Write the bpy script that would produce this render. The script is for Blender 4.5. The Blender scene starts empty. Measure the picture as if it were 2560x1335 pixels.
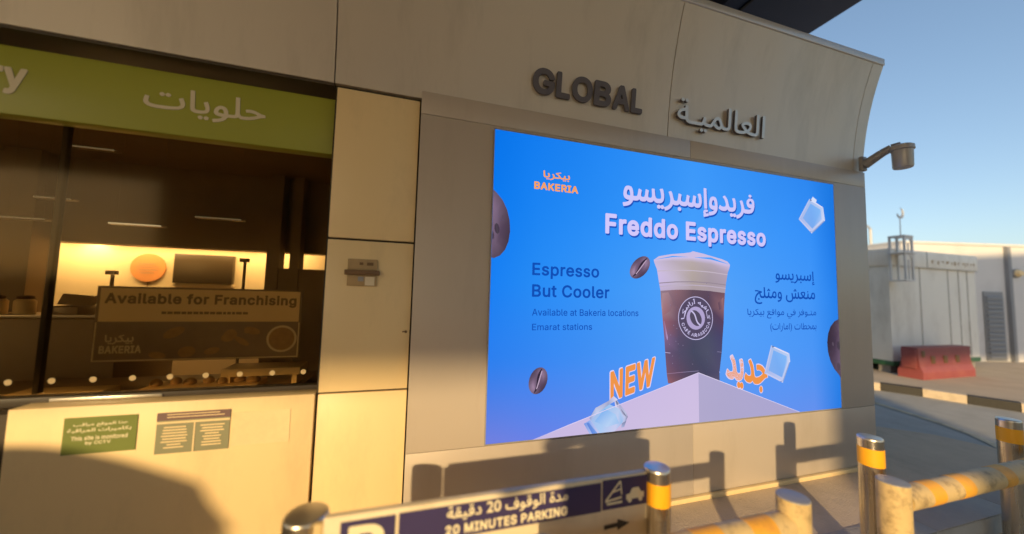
import bpy, bmesh, math, random
from mathutils import Vector, Matrix
random.seed(7)
R = math.radians
SC = bpy.context.scene
COL = SC.collection

# ------------------------------------------------------------------ camera, sky, sun, exposure
# x runs along the shop front, y into the wall, z up; the wall of the LED screen is y = 0
cam = bpy.data.cameras.new('camera'); camo = bpy.data.objects.new('camera', cam); COL.objects.link(camo)
camo.matrix_world = Matrix(((0.956453, -0.045578, -0.288305, -0.512),
                            (-0.290675, -0.058894, -0.955007, -2.161),
                            (0.026548, 0.997223, -0.069578, 1.500),
                            (0, 0, 0, 1)))
cam.sensor_width = 36.0; cam.sensor_fit = 'HORIZONTAL'; cam.lens = 12.272
cam.clip_start = 0.05; cam.clip_end = 2000
cam.dof.use_dof = True; cam.dof.focus_distance = 2.55; cam.dof.aperture_fstop = 0.42
SC.camera = camo

SUN_DIR = Vector((0.66, 1.0, -0.325)).normalized()      # the way the light travels: low, from behind on the left
SUN_EL = math.asin(-SUN_DIR.z)
w = bpy.data.worlds.new('World'); SC.world = w; w.use_nodes = True
nt = w.node_tree
sky = nt.nodes.new('ShaderNodeTexSky'); sky.sky_type = 'NISHITA'; sky.sun_disc = False
sky.sun_elevation = SUN_EL
sky.sun_rotation = math.atan2(-SUN_DIR.x, -SUN_DIR.y)
sky.air_density = 1.0; sky.dust_density = 1.6; sky.ozone_density = 2.0; sky.altitude = 0
bg = nt.nodes['Background']; bg.inputs['Strength'].default_value = 0.15
gm = nt.nodes.new('ShaderNodeGamma'); gm.inputs[1].default_value = 0.82        # dusty air: a flatter, paler sky
hs = nt.nodes.new('ShaderNodeHueSaturation'); hs.inputs['Saturation'].default_value = 1.04
nt.links.new(sky.outputs[0], gm.inputs[0]); nt.links.new(gm.outputs[0], hs.inputs['Color']); nt.links.new(hs.outputs[0], bg.inputs[0])
sun = bpy.data.lights.new('sun', 'SUN'); suno = bpy.data.objects.new('sun', sun); COL.objects.link(suno)
sun.energy = 3.1; sun.angle = R(1.2); sun.color = (1.0, 0.71, 0.35)
suno.rotation_euler = SUN_DIR.to_track_quat('-Z', 'Y').to_euler()
suno.location = (-12, -18, 9)
SC.view_settings.view_transform = 'Standard'; SC.view_settings.look = 'None'
EXPO = 0.74
SC.view_settings.exposure = EXPO; SC.view_settings.gamma = 1.0
SC.cycles.max_bounces = 8; SC.cycles.diffuse_bounces = 5; SC.cycles.transparent_max_bounces = 12
SC.cycles.use_denoising = True; SC.cycles.sample_clamp_indirect = 6

# ------------------------------------------------------------------ helpers
def lin(c):
    return tuple((v/255/12.92 if v/255 <= .04045 else ((v/255+.055)/1.055)**2.4) for v in c)

def mat(name, base, rough=.5, metal=0.0, wave=0.0, var=0.12, scale=3.0, bump=0.0, bscale=60.0, spec=.5, stretch=(1, 1, 1), coat=0.0, dirt=None, dirt_amt=0.0, dirt_scale=1.2):
    """procedural paint / concrete / metal: base colour mottled by noise, optional stains and bump"""
    m = bpy.data.materials.new(name); m.use_nodes = True
    t = m.node_tree; b = t.nodes['Principled BSDF']
    b.inputs['Roughness'].default_value = rough; b.inputs['Metallic'].default_value = metal
    b.inputs['Specular IOR Level'].default_value = spec
    b.inputs['Coat Weight'].default_value = coat
    tc = t.nodes.new('ShaderNodeTexCoord'); mp = t.nodes.new('ShaderNodeMapping'); mp.inputs['Scale'].default_value = stretch
    geo = t.nodes.new('ShaderNodeNewGeometry')
    t.links.new(geo.outputs['Position'], mp.inputs['Vector'])
    n = t.nodes.new('ShaderNodeTexNoise'); n.inputs['Scale'].default_value = scale; n.inputs['Detail'].default_value = 6; n.inputs['Roughness'].default_value = .6
    t.links.new(mp.outputs[0], n.inputs['Vector'])
    cr = t.nodes.new('ShaderNodeMix'); cr.data_type = 'RGBA'
    a = [max(0, v*(1-var)) for v in base]; c = [min(1, v*(1+var)) for v in base]
    cr.inputs['A'].default_value = (*a, 1); cr.inputs['B'].default_value = (*c, 1)
    t.links.new(n.outputs['Fac'], cr.inputs['Factor'])
    out = cr.outputs['Result']
    if dirt:
        n2 = t.nodes.new('ShaderNodeTexNoise'); n2.inputs['Scale'].default_value = dirt_scale; n2.inputs['Detail'].default_value = 8; n2.inputs['Roughness'].default_value = .7
        t.links.new(mp.outputs[0], n2.inputs['Vector'])
        rp = t.nodes.new('ShaderNodeValToRGB'); rp.color_ramp.elements[0].position = .5; rp.color_ramp.elements[1].position = .72
        rp.color_ramp.elements[1].color = (dirt_amt,)*3 + (1,)
        t.links.new(n2.outputs['Fac'], rp.inputs[0])
        d = t.nodes.new('ShaderNodeMix'); d.data_type = 'RGBA'
        t.links.new(rp.outputs[0], d.inputs['Factor']); t.links.new(out, d.inputs['A']); d.inputs['B'].default_value = (*dirt, 1)
        out = d.outputs['Result']
    t.links.new(out, b.inputs['Base Color'])
    rr = t.nodes.new('ShaderNodeMapRange'); rr.inputs['To Min'].default_value = max(.02, rough-.06); rr.inputs['To Max'].default_value = min(1, rough+.08)
    t.links.new(n.outputs['Fac'], rr.inputs['Value']); t.links.new(rr.outputs[0], b.inputs['Roughness'])
    if wave:                                                        # slight buckling of thin sheet cladding
        nb = t.nodes.new('ShaderNodeTexNoise'); nb.inputs['Scale'].default_value = 1.7; nb.inputs['Detail'].default_value = 1
        t.links.new(geo.outputs['Position'], nb.inputs['Vector'])
        bp = t.nodes.new('ShaderNodeBump'); bp.inputs['Strength'].default_value = wave; bp.inputs['Distance'].default_value = .05
        t.links.new(nb.outputs['Fac'], bp.inputs['Height']); t.links.new(bp.outputs[0], b.inputs['Normal'])
    if bump:
        nb = t.nodes.new('ShaderNodeTexNoise'); nb.inputs['Scale'].default_value = bscale; nb.inputs['Detail'].default_value = 5
        t.links.new(geo.outputs['Position'], nb.inputs['Vector'])
        bp = t.nodes.new('ShaderNodeBump'); bp.inputs['Strength'].default_value = bump; bp.inputs['Distance'].default_value = .02
        t.links.new(nb.outputs['Fac'], bp.inputs['Height']); t.links.new(bp.outputs[0], b.inputs['Normal'])
    return m

def glow(name, col, strength):
    m = bpy.data.materials.new(name); m.use_nodes = True; t = m.node_tree
    t.nodes.remove(t.nodes['Principled BSDF'])
    e = t.nodes.new('ShaderNodeEmission'); e.inputs[0].default_value = (*col, 1); e.inputs[1].default_value = strength
    t.links.new(e.outputs[0], t.nodes['Material Output'].inputs[0]); return m

def screen_mat():
    """LED screen picture: emission from the picture's own colours plus the faint pitch of the LED modules"""
    m = bpy.data.materials.new('led_picture'); m.use_nodes = True; t = m.node_tree
    t.nodes.remove(t.nodes['Principled BSDF'])
    at = t.nodes.new('ShaderNodeAttribute'); at.attribute_name = 'Col'
    e = t.nodes.new('ShaderNodeEmission'); e.inputs[1].default_value = 2**(-EXPO)
    geo = t.nodes.new('ShaderNodeNewGeometry'); wv = t.nodes.new('ShaderNodeTexNoise'); wv.inputs['Scale'].default_value = 1.4
    t.links.new(geo.outputs['Position'], wv.inputs['Vector'])
    mr = t.nodes.new('ShaderNodeMapRange'); mr.inputs['To Min'].default_value = .96; mr.inputs['To Max'].default_value = 1.04
    t.links.new(wv.outputs['Fac'], mr.inputs['Value'])
    mx = t.nodes.new('ShaderNodeMix'); mx.data_type = 'RGBA'; mx.blend_type = 'MULTIPLY'; mx.inputs['Factor'].default_value = 1
    t.links.new(at.outputs['Color'], mx.inputs['A']); t.links.new(mr.outputs[0], mx.inputs['B'])
    t.links.new(mx.outputs['Result'], e.inputs[0])
    t.links.new(e.outputs[0], t.nodes['Material Output'].inputs[0]); return m

def glass_mat(name, tint, gl=(1, 1, 1), rough=.02):
    m = bpy.data.materials.new(name); m.use_nodes = True; t = m.node_tree
    t.nodes.remove(t.nodes['Principled BSDF'])
    tr = t.nodes.new('ShaderNodeBsdfTransparent'); tr.inputs[0].default_value = (*tint, 1)
    g = t.nodes.new('ShaderNodeBsdfGlossy'); g.inputs['Roughness'].default_value = rough; g.inputs[0].default_value = (*gl, 1)
    f = t.nodes.new('ShaderNodeFresnel'); f.inputs[0].default_value = 1.28
    mx = t.nodes.new('ShaderNodeMixShader')
    t.links.new(f.outputs[0], mx.inputs[0]); t.links.new(tr.outputs[0], mx.inputs[1]); t.links.new(g.outputs[0], mx.inputs[2])
    t.links.new(mx.outputs[0], t.nodes['Material Output'].inputs[0]); return m

class MB:
    """collects shapes and links them as one mesh object"""
    def __init__(s): s.bm = bmesh.new()
    def box(s, x0, x1, y0, y1, z0, z1, bev=0.0, seg=2):
        v = [s.bm.verts.new(p) for p in ((x0,y0,z0),(x1,y0,z0),(x1,y1,z0),(x0,y1,z0),(x0,y0,z1),(x1,y0,z1),(x1,y1,z1),(x0,y1,z1))]
        fs = [s.bm.faces.new([v[i] for i in q]) for q in ((0,3,2,1),(4,5,6,7),(0,1,5,4),(1,2,6,5),(2,3,7,6),(3,0,4,7))]
        if bev:
            es = list({e for f in fs for e in f.edges})
            bmesh.ops.bevel(s.bm, geom=es, offset=bev, segments=seg, profile=.5, affect='EDGES')
        return s
    def tube(s, p0, p1, r0, r1=None, n=20, cap=True):
        r1 = r0 if r1 is None else r1
        p0 = Vector(p0); p1 = Vector(p1); d = (p1-p0).normalized()
        a = d.orthogonal().normalized(); b = d.cross(a)
        A = [s.bm.verts.new(p0+(a*math.cos(2*math.pi*i/n)+b*math.sin(2*math.pi*i/n))*r0) for i in range(n)]
        B = [s.bm.verts.new(p1+(a*math.cos(2*math.pi*i/n)+b*math.sin(2*math.pi*i/n))*r1) for i in range(n)]
        for i in range(n): s.bm.faces.new((A[i], A[(i+1)%n], B[(i+1)%n], B[i]))
        if cap: s.bm.faces.new(A[::-1]); s.bm.faces.new(B)
        return s
    def path(s, pts, r, n=14):
        for p, q in zip(pts, pts[1:]): s.tube(p, q, r, n=n)
        return s
    def lathe(s, c, prof, n=28, cap=True):
        rings = [[s.bm.verts.new((c[0]+r*math.cos(2*math.pi*i/n), c[1]+r*math.sin(2*math.pi*i/n), c[2]+z)) for i in range(n)] for r, z in prof]
        for A, B in zip(rings, rings[1:]):
            for i in range(n): s.bm.faces.new((A[i], A[(i+1)%n], B[(i+1)%n], B[i]))
        if cap: s.bm.faces.new(rings[0][::-1]); s.bm.faces.new(rings[-1])
        return s
    def prism(s, pts, vec):
        """flat outline (3-D points) pushed along vec"""
        A = [s.bm.verts.new(p) for p in pts]; v = Vector(vec); B = [s.bm.verts.new(Vector(p)+v) for p in pts]
        n = len(pts); s.bm.faces.new(A); s.bm.faces.new(B[::-1])
        for i in range(n): s.bm.faces.new((A[(i+1)%n], A[i], B[i], B[(i+1)%n]))
        return s
    def face(s, pts):
        s.bm.faces.new([s.bm.verts.new(p) for p in pts]); return s
    def build(s, name, m=None, parent=None, smooth=True, origin=None):
        bmesh.ops.recalc_face_normals(s.bm, faces=s.bm.faces)
        me = bpy.data.meshes.new(name); s.bm.to_mesh(me); s.bm.free()
        return link(name, me, m, parent, smooth, origin)

def link(name, me, m=None, parent=None, smooth=True, origin=None):
    o = bpy.data.objects.new(name, me); COL.objects.link(o)
    if m: me.materials.append(m)
    if smooth:
        me.shade_smooth()
        try: me.set_sharp_from_angle(angle=R(35))
        except Exception: pass
    if origin is not None:
        v = Vector(origin); me.transform(Matrix.Translation(-v)); o.location = v
    if parent:
        o.parent = parent
        o.matrix_parent_inverse = parent.matrix_basis.inverted()
    return o

def tag(o, label=None, cat=None, group=None, kind=None):
    if label: o['label'] = label
    if cat: o['category'] = cat
    if group: o['group'] = group
    if kind: o['kind'] = kind
    return o

def thing(name, label, cat, loc=(0, 0, 0), group=None):
    o = bpy.data.objects.new(name, None); COL.objects.link(o); o.location = loc; o.empty_display_size = .1
    return tag(o, label, cat, group)

def copy_tree(o, parent=None):
    kids = [k for k in bpy.data.objects if k.parent == o]
    c = o.copy(); COL.objects.link(c)
    if parent: c.parent = parent
    for k in kids: copy_tree(k, c)
    return c

# ---- lettering: the default font, Arabic letters joined here through their presentation forms
AR = {'ا': (0xFE8D, 2), 'أ': (0xFE83, 2), 'إ': (0xFE87, 2), 'ب': (0xFE8F, 4), 'ة': (0xFE93, 2), 'ت': (0xFE95, 4), 'ث': (0xFE99, 4),
      'ج': (0xFE9D, 4), 'ح': (0xFEA1, 4), 'د': (0xFEA9, 2), 'ذ': (0xFEAB, 2), 'ر': (0xFEAD, 2), 'س': (0xFEB1, 4), 'ش': (0xFEB5, 4),
      'ط': (0xFEC1, 4), 'ع': (0xFEC9, 4), 'ف': (0xFED1, 4), 'ق': (0xFED5, 4), 'ك': (0xFED9, 4), 'ل': (0xFEDD, 4), 'م': (0xFEE1, 4),
      'ن': (0xFEE5, 4), 'ه': (0xFEE9, 4), 'و': (0xFEED, 2), 'ي': (0xFEF1, 4)}
def arabic(s):
    out = []
    s = s.replace('|', '')
    for i, ch in enumerate(s):
        if ch == 'ـ': out.append(ch); continue
        if ch not in AR: out.append({'(': ')', ')': '('}.get(ch, ch)); continue
        code, forms = AR[ch]
        p = s[i-1] if i else ' '; n = s[i+1] if i+1 < len(s) else ' '
        jp = p == 'ـ' or (p in AR and AR[p][1] == 4)
        jn = forms == 4 and (n == 'ـ' or n in AR)
        out.append(chr(code + (3 if jp and jn else 2 if jn else 1 if jp else 0)))
    # digits keep their own order
    res = []; i = 0
    while i < len(out):
        if out[i].isdigit():
            j = i
            while j < len(out) and out[j].isdigit(): j += 1
            res.append(''.join(out[i:j])); i = j
        else: res.append(out[i]); i += 1
    return ''.join(reversed(res))

def text_mesh(s, bold=0.0, res=3, spacing=1.0):
    """flat mesh of a line of lettering in the xy plane"""
    if s.startswith('A:') and s[2:] not in ARABIC:
        c = bpy.data.curves.new('lettering', 'FONT'); c.body = arabic(s[2:]); c.resolution_u = res; c.offset = bold; c.space_character = spacing
    else:
        c = bpy.data.curves.new('lettering', 'CURVE'); c.dimensions = '2D'; c.fill_mode = 'BOTH'
        if s.startswith('A:'):
            for pts in ARABIC[s[2:]]:
                sp = c.splines.new('POLY'); sp.points.add(len(pts)-1); sp.use_cyclic_u = True
                for q, (px, py) in zip(sp.points, pts): q.co = (px/1000, py/1000, 0, 1)
            s = ''
        x = 0; wt = min(GLYPHS, key=lambda k: abs(k-bold*1000)); font = {**GLYPHS[6], **GLYPHS[18], **GLYPHS[32], **GLYPHS[wt]}
        for ch in s:
            adv, cs = font[ch]
            for pts in cs:
                sp = c.splines.new('POLY'); sp.points.add(len(pts)-1); sp.use_cyclic_u = True
                for q, (px, py) in zip(sp.points, pts): q.co = ((x+px)/1000, py/1000, 0, 1)
            x += adv*spacing
    o = bpy.data.objects.new('lettering', c); COL.objects.link(o)
    bpy.context.view_layer.update()
    me = bpy.data.meshes.new_from_object(o.evaluated_get(bpy.context.evaluated_depsgraph_get()))
    bpy.data.objects.remove(o); bpy.data.curves.remove(c)
    return me

def warp(me, fn):
    for v in me.vertices: v.co = fn(v.co.x, v.co.y, v.co.z)

def bbox(me):
    xs = [v.co.x for v in me.vertices]; ys = [v.co.y for v in me.vertices]
    return min(xs), max(xs), min(ys), max(ys)

def islands(me, step):
    """letters that overlap where they join lie a hair apart"""
    bm = bmesh.new(); bm.from_mesh(me); seen = set(); k = 0
    bm.verts.ensure_lookup_table()
    for v in bm.verts:
        if v in seen: continue
        st = [v]; seen.add(v)
        while st:
            a = st.pop(); a.co.z += (k % 3)*step
            for e in a.link_edges:
                b = e.other_vert(a)
                if b not in seen: seen.add(b); st.append(b)
        k += 1
    bm.to_mesh(me); bm.free()

def lettering(s, name, m, parent, box, y, depth=0.0, bold=0.0, quad=None, fn=None, spacing=1.0, res=3, color=None):
    """a line of writing on an upright surface facing -y; box = x0, x1, z0, z1 of its ink, or quad = TL, TR, BR, BL"""
    me = text_mesh(s, bold, res, spacing)
    a, b, c, d = bbox(me)
    islands(me, .0003 if not depth else 0)
    def put(x, yy, h):
        u = (x-a)/(b-a); v = (yy-c)/(d-c)
        if quad:
            tl, tr, br, bl = [Vector(q) for q in quad]
            p = (bl*(1-u)+br*u)*(1-v)+(tl*(1-u)+tr*u)*v
            return Vector((p.x, y-h, p.y))
        if fn: return fn(u, v, h)
        return Vector((box[0]+(box[1]-box[0])*u, y-h, box[2]+(box[3]-box[2])*v))
    if depth:
        bm = bmesh.new(); bm.from_mesh(me)
        bmesh.ops.remove_doubles(bm, verts=bm.verts, dist=1e-5)
        g = bmesh.ops.extrude_face_region(bm, geom=bm.faces[:])
        for v in [q for q in g['geom'] if isinstance(q, bmesh.types.BMVert)]: v.co.z += depth
        bmesh.ops.recalc_face_normals(bm, faces=bm.faces)
        bm.to_mesh(me); bm.free()
    warp(me, put)
    if color is not None: paint(me, color)
    return link(name, me, m, parent, smooth=False)

def paint(me, col):
    at = me.color_attributes.new('Col', 'FLOAT_COLOR', 'CORNER')
    flat = isinstance(col[0], (int, float))
    c = (*lin(col), 1) if flat else None
    for i, l in enumerate(me.loops): at.data[i].color = c if flat else (*lin(col[l.vertex_index]), 1)
# outlines of the Latin letters used on the signs, by weight: character -> (advance, contours), in thousandths
GLYPHS = {
 6: {
  ' ':(194,[]),
  'A':(487,[[(14,-6),(10,2),(195,510),(202,515),(278,515),(469,-2),(462,-6),(394,-6),(390,-3),(338,136),(142,136),(138,134),(90,-2),(86,-6)],[(164,206),(315,206),(238,435)]]),
  'B':(463,[[(58,-6),(54,2),(54,511),(62,515),(266,514),(310,505),(330,497),(350,484),(377,458),(387,442),(400,410),(403,358),(393,318),(366,286),(332,266),(366,250),(386,234),(400,218),(415,190),(423,154),(423,118),(414,82),(406,66),(393,46),(366,24),(342,11),(302,-2),(246,-6)],[(131,66),(134,63),(270,64),(310,75),(328,86),(344,110),(349,146),(343,170),(322,199),(302,213),(278,222),(246,225),(134,225),(131,218)],[(131,294),(134,291),(250,292),(274,297),(294,306),(316,326),(327,350),(328,386),(317,414),(295,434),(262,444),(134,446),(131,442)]]),
  'E':(426,[[(58,-6),(54,2),(54,511),(62,515),(374,515),(378,506),(378,454),(374,447),(134,446),(131,442),(131,298),(134,292),(354,292),(359,290),(361,282),(361,230),(354,223),(132,222),(131,66),(134,63),(377,62),(381,58),(381,-2),(374,-6)]]),
  'a':(396,[[(156,-15),(124,-11),(92,-1),(76,7),(52,29),(34,57),(25,89),(25,121),(31,149),(39,165),(52,182),(64,192),(88,205),(124,217),(232,233),(260,240),(270,257),(264,288),(252,306),(236,317),(220,323),(196,325),(172,323),(152,317),(123,297),(100,268),(40,285),(35,289),(35,293),(44,313),(61,337),(104,371),(144,384),(176,390),(240,385),(276,373),(300,357),(319,337),(335,305),(343,249),(342,-3),(336,-6),(276,-6),(272,-3),(268,37),(256,21),(228,0),(192,-12)],[(148,53),(184,52),(212,58),(233,69),(251,85),(263,105),(269,125),(268,179),(136,153),(108,136),(99,113),(100,88),(113,69),(124,61)]]),
  'b':(431,[[(227,-14),(195,-10),(167,0),(139,21),(119,47),(115,-5),(55,-6),(47,-2),(47,506),(51,515),(115,515),(120,510),(121,338),(123,337),(133,350),(155,370),(183,384),(227,390),(275,384),(315,367),(347,338),(365,314),(385,270),(395,218),(395,158),(385,106),(365,62),(335,26),(299,1),(255,-12)],[(203,54),(251,57),(264,62),(284,78),(305,106),(319,154),(322,190),(319,226),(303,274),(295,287),(275,307),(251,319),(235,323),(207,323),(191,320),(175,314),(155,298),(144,286),(131,262),(119,210),(122,150),(138,102),(147,87),(165,70),(187,58)]]),
  'c':(403,[[(200,-14),(160,-8),(132,2),(96,24),(77,42),(62,62),(40,106),(30,158),(28,190),(34,242),(40,270),(62,314),(78,334),(112,364),(136,377),(180,389),(220,390),(272,379),(318,354),(353,314),(364,290),(367,274),(300,257),(284,286),(268,304),(240,319),(192,323),(160,313),(140,298),(120,271),(105,222),(102,186),(105,154),(120,106),(140,78),(160,63),(176,56),(204,52),(240,58),(266,70),(285,90),(302,122),(364,108),(369,102),(359,74),(344,50),(308,15),(260,-7),(224,-14)]]),
  'e':(411,[[(204,-14),(160,-8),(116,10),(92,27),(65,58),(42,102),(34,130),(29,158),(29,214),(34,246),(51,294),(64,317),(92,350),(130,374),(156,384),(180,389),(220,390),(252,385),(296,367),(324,344),(344,321),(362,286),(373,246),(377,170),(376,166),(368,163),(103,162),(110,122),(124,94),(152,67),(180,56),(212,52),(260,62),(286,82),(304,111),(370,94),(365,74),(352,50),(339,34),(312,13),(285,-2),(264,-8)],[(104,230),(108,227),(296,227),(302,230),(293,266),(268,301),(257,310),(236,320),(204,324),(164,317),(138,298),(114,266)]]),
  'i':(174,[[(51,-6),(47,2),(47,378),(51,385),(115,385),(120,378),(120,-2),(115,-6)],[(75,438),(55,445),(43,458),(36,474),(37,494),(44,510),(59,524),(75,529),(95,528),(111,521),(123,510),(131,494),(132,474),(124,458),(111,445),(91,438)]]),
  'k':(388,[[(51,-6),(47,2),(47,510),(51,515),(115,515),(120,506),(120,230),(123,223),(279,383),(359,385),(365,382),(363,374),(210,214),(375,5),(378,-2),(371,-6),(291,-5),(155,167),(151,167),(120,138),(119,-2),(115,-6)]]),
  'l':(196,[[(135,-8),(99,-3),(79,8),(59,31),(48,64),(47,508),(51,515),(115,515),(120,508),(121,80),(124,68),(131,60),(171,60),(175,57),(187,4),(186,0),(179,-3)]]),
  'm':(617,[[(51,-6),(47,2),(47,378),(51,385),(115,384),(119,337),(135,358),(159,376),(183,386),(207,392),(239,391),(275,377),(294,362),(319,328),(335,350),(363,373),(391,385),(423,391),(455,391),(487,383),(515,367),(536,346),(554,314),(562,274),(563,2),(559,-5),(495,-6),(490,-2),(490,250),(487,274),(479,296),(467,309),(443,321),(415,324),(395,322),(370,310),(351,289),(343,266),(341,246),(341,-2),(335,-6),(271,-5),(268,2),(267,274),(256,298),(239,314),(215,323),(191,324),(168,318),(143,302),(131,286),(120,254),(120,-2),(115,-6)]]),
  'n':(417,[[(51,-6),(47,2),(48,382),(55,385),(115,384),(119,336),(134,354),(151,369),(183,384),(207,389),(243,389),(267,385),(283,381),(311,366),(335,341),(347,322),(355,302),(362,266),(363,-2),(355,-6),(295,-6),(290,-2),(288,258),(279,286),(259,308),(243,317),(211,323),(183,319),(154,306),(133,282),(124,258),(120,242),(120,-2),(115,-6)]]),
  'o':(422,[[(200,-14),(156,-7),(116,10),(92,27),(64,59),(40,106),(34,130),(28,186),(30,214),(40,270),(51,294),(64,317),(94,350),(132,375),(156,383),(184,389),(232,389),(280,376),(300,366),(324,347),(352,315),(375,270),(382,242),(386,214),(386,158),(376,110),(364,82),(350,58),(322,26),(300,10),(260,-7),(232,-13)],[(188,54),(208,52),(240,57),(268,72),(279,82),(295,106),(310,154),(313,186),(310,222),(295,270),(279,294),(265,306),(252,314),(224,323),(188,323),(162,314),(148,305),(120,270),(105,222),(102,186),(105,154),(120,106),(149,70),(164,61)]]),
  'r':(266,[[(51,-6),(47,2),(48,382),(55,385),(115,384),(119,342),(136,362),(163,380),(195,390),(243,390),(249,382),(247,318),(195,319),(163,310),(138,290),(123,262),(120,246),(120,-2),(115,-6)]]),
  's':(372,[[(178,-14),(142,-11),(110,-3),(70,21),(41,58),(31,90),(32,98),(94,113),(99,110),(110,82),(130,64),(166,52),(198,52),(230,61),(250,75),(261,94),(259,118),(250,131),(234,142),(122,172),(82,192),(66,205),(48,234),(42,254),(42,290),(46,309),(59,334),(82,358),(98,369),(128,382),(146,387),(166,390),(206,390),(254,378),(293,354),(320,318),(330,290),(329,286),(266,271),(247,302),(230,317),(202,325),(170,326),(146,319),(124,302),(116,286),(118,259),(130,246),(146,238),(254,208),(278,199),(297,186),(321,162),(330,144),(336,126),(336,90),(326,58),(306,31),(292,18),(262,1),(242,-6),(222,-11)]]),
  't':(234,[[(164,-10),(140,-8),(104,5),(88,16),(74,34),(61,70),(59,94),(59,318),(56,321),(4,321),(0,326),(1,382),(4,385),(58,386),(59,470),(64,477),(124,477),(131,474),(132,386),(204,385),(210,378),(210,326),(207,322),(136,321),(132,318),(134,78),(140,66),(152,59),(168,56),(206,58),(219,2),(216,-3),(196,-8)]]),
  'v':(396,[[(163,-6),(157,-2),(12,374),(12,382),(19,385),(83,385),(89,382),(195,82),(219,158),(300,382),(307,385),(375,383),(376,374),(232,-2),(227,-6)]]),
 },
 18: {
  ' ':(206,[]),
  'A':(503,[[(14,-18),(1,-10),(-1,6),(186,518),(198,527),(282,526),(293,514),(478,10),(481,-2),(478,-9),(470,-16),(462,-18),(394,-18),(383,-14),(378,-6),(330,124),(150,124),(146,120),(98,-12),(86,-18)],[(181,218),(297,218),(238,393)]]),
  'B':(479,[[(58,-18),(46,-12),(42,-2),(42,506),(45,518),(58,527),(266,526),(314,516),(338,506),(358,493),(386,466),(397,450),(412,410),(416,374),(409,326),(387,290),(362,266),(386,250),(406,229),(424,198),(431,178),(435,154),(435,114),(425,78),(416,58),(402,38),(370,12),(330,-7),(306,-13),(246,-18)],[(143,78),(146,75),(266,76),(306,86),(326,102),(336,122),(337,146),(331,166),(314,190),(298,202),(278,209),(246,213),(146,213),(143,206)],[(143,306),(146,303),(238,303),(270,308),(286,316),(307,334),(316,354),(317,382),(308,406),(290,423),(262,432),(146,434),(143,430)]]),
  'C':(533,[[(262,-25),(202,-17),(170,-6),(118,25),(90,51),(54,106),(40,139),(24,211),(22,255),(24,295),(40,367),(55,403),(90,457),(138,498),(170,515),(202,526),(266,534),(310,530),(362,515),(398,496),(425,475),(453,443),(471,411),(486,371),(490,343),(486,335),(474,330),(401,331),(392,339),(384,367),(362,400),(338,420),(302,434),(266,438),(246,436),(213,427),(194,417),(176,403),(152,375),(141,355),(126,307),(121,255),(126,199),(134,171),(151,135),(178,102),(209,83),(246,72),(278,71),(318,80),(338,89),(354,102),(373,123),(384,143),(392,167),(402,177),(478,177),(487,171),(491,159),(473,99),(442,51),(426,34),(382,4),(346,-12),(306,-22)]]),
  'E':(442,[[(58,-18),(46,-12),(42,-2),(42,506),(45,518),(50,524),(62,527),(370,527),(382,524),(390,510),(390,450),(386,441),(378,435),(146,434),(143,430),(143,310),(146,304),(358,304),(370,295),(373,282),(373,226),(366,215),(358,211),(144,210),(143,78),(146,75),(382,73),(390,66),(393,58),(393,-2),(390,-10),(382,-16),(374,-18)]]),
  'F':(433,[[(58,-18),(46,-12),(42,-2),(42,506),(45,518),(50,524),(62,527),(366,527),(378,524),(387,510),(387,450),(382,440),(374,435),(146,434),(143,430),(143,298),(146,296),(350,295),(358,291),(363,282),(364,218),(358,208),(346,203),(144,202),(142,-6),(137,-14),(126,-18)]]),
  'I':(323,[[(29,-18),(17,-12),(13,-2),(13,58),(16,66),(29,75),(97,75),(100,78),(100,430),(97,434),(29,434),(17,440),(13,450),(13,510),(16,518),(29,527),(277,525),(284,518),(287,510),(287,450),(284,442),(269,434),(201,433),(201,78),(205,75),(269,75),(281,70),(287,58),(285,-7),(277,-16),(269,-18)]]),
  'R':(472,[[(58,-18),(46,-12),(42,-2),(42,506),(45,518),(58,527),(238,527),(294,521),(342,504),(379,478),(405,442),(423,398),(427,350),(423,306),(406,262),(379,226),(340,198),(443,10),(446,-2),(443,-10),(430,-18),(354,-18),(342,-14),(237,178),(146,180),(143,174),(142,-6),(137,-14),(126,-18)],[(144,274),(262,275),(290,283),(306,294),(322,318),(327,350),(322,386),(308,410),(290,423),(266,431),(146,434),(143,430)]]),
  'T':(472,[[(190,-18),(181,-14),(175,-2),(174,433),(30,434),(22,437),(14,450),(15,514),(20,522),(30,527),(422,526),(430,521),(435,510),(435,450),(426,437),(418,434),(278,434),(275,430),(275,-2),(270,-12),(260,-18)]]),
  'V':(503,[[(202,-18),(192,-14),(187,-6),(-1,502),(1,518),(6,524),(18,527),(86,527),(99,518),(238,122),(242,118),(380,518),(394,527),(470,525),(480,514),(480,502),(294,-7),(286,-16),(278,-18)]]),
  'b':(447,[[(227,-26),(195,-23),(175,-17),(151,-4),(131,12),(127,-9),(115,-18),(51,-18),(41,-14),(36,-6),(35,510),(39,521),(47,526),(115,527),(129,518),(132,510),(133,370),(175,394),(211,402),(255,401),(299,388),(323,376),(359,343),(385,302),(396,274),(407,218),(407,158),(396,102),(375,56),(360,34),(343,17),(303,-10),(255,-25)],[(204,66),(247,68),(275,86),(293,110),(307,154),(309,210),(297,258),(287,278),(271,295),(255,304),(235,311),(195,308),(179,302),(163,290),(143,258),(131,210),(134,154),(147,110),(155,96),(171,81),(183,73)]]),
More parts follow.
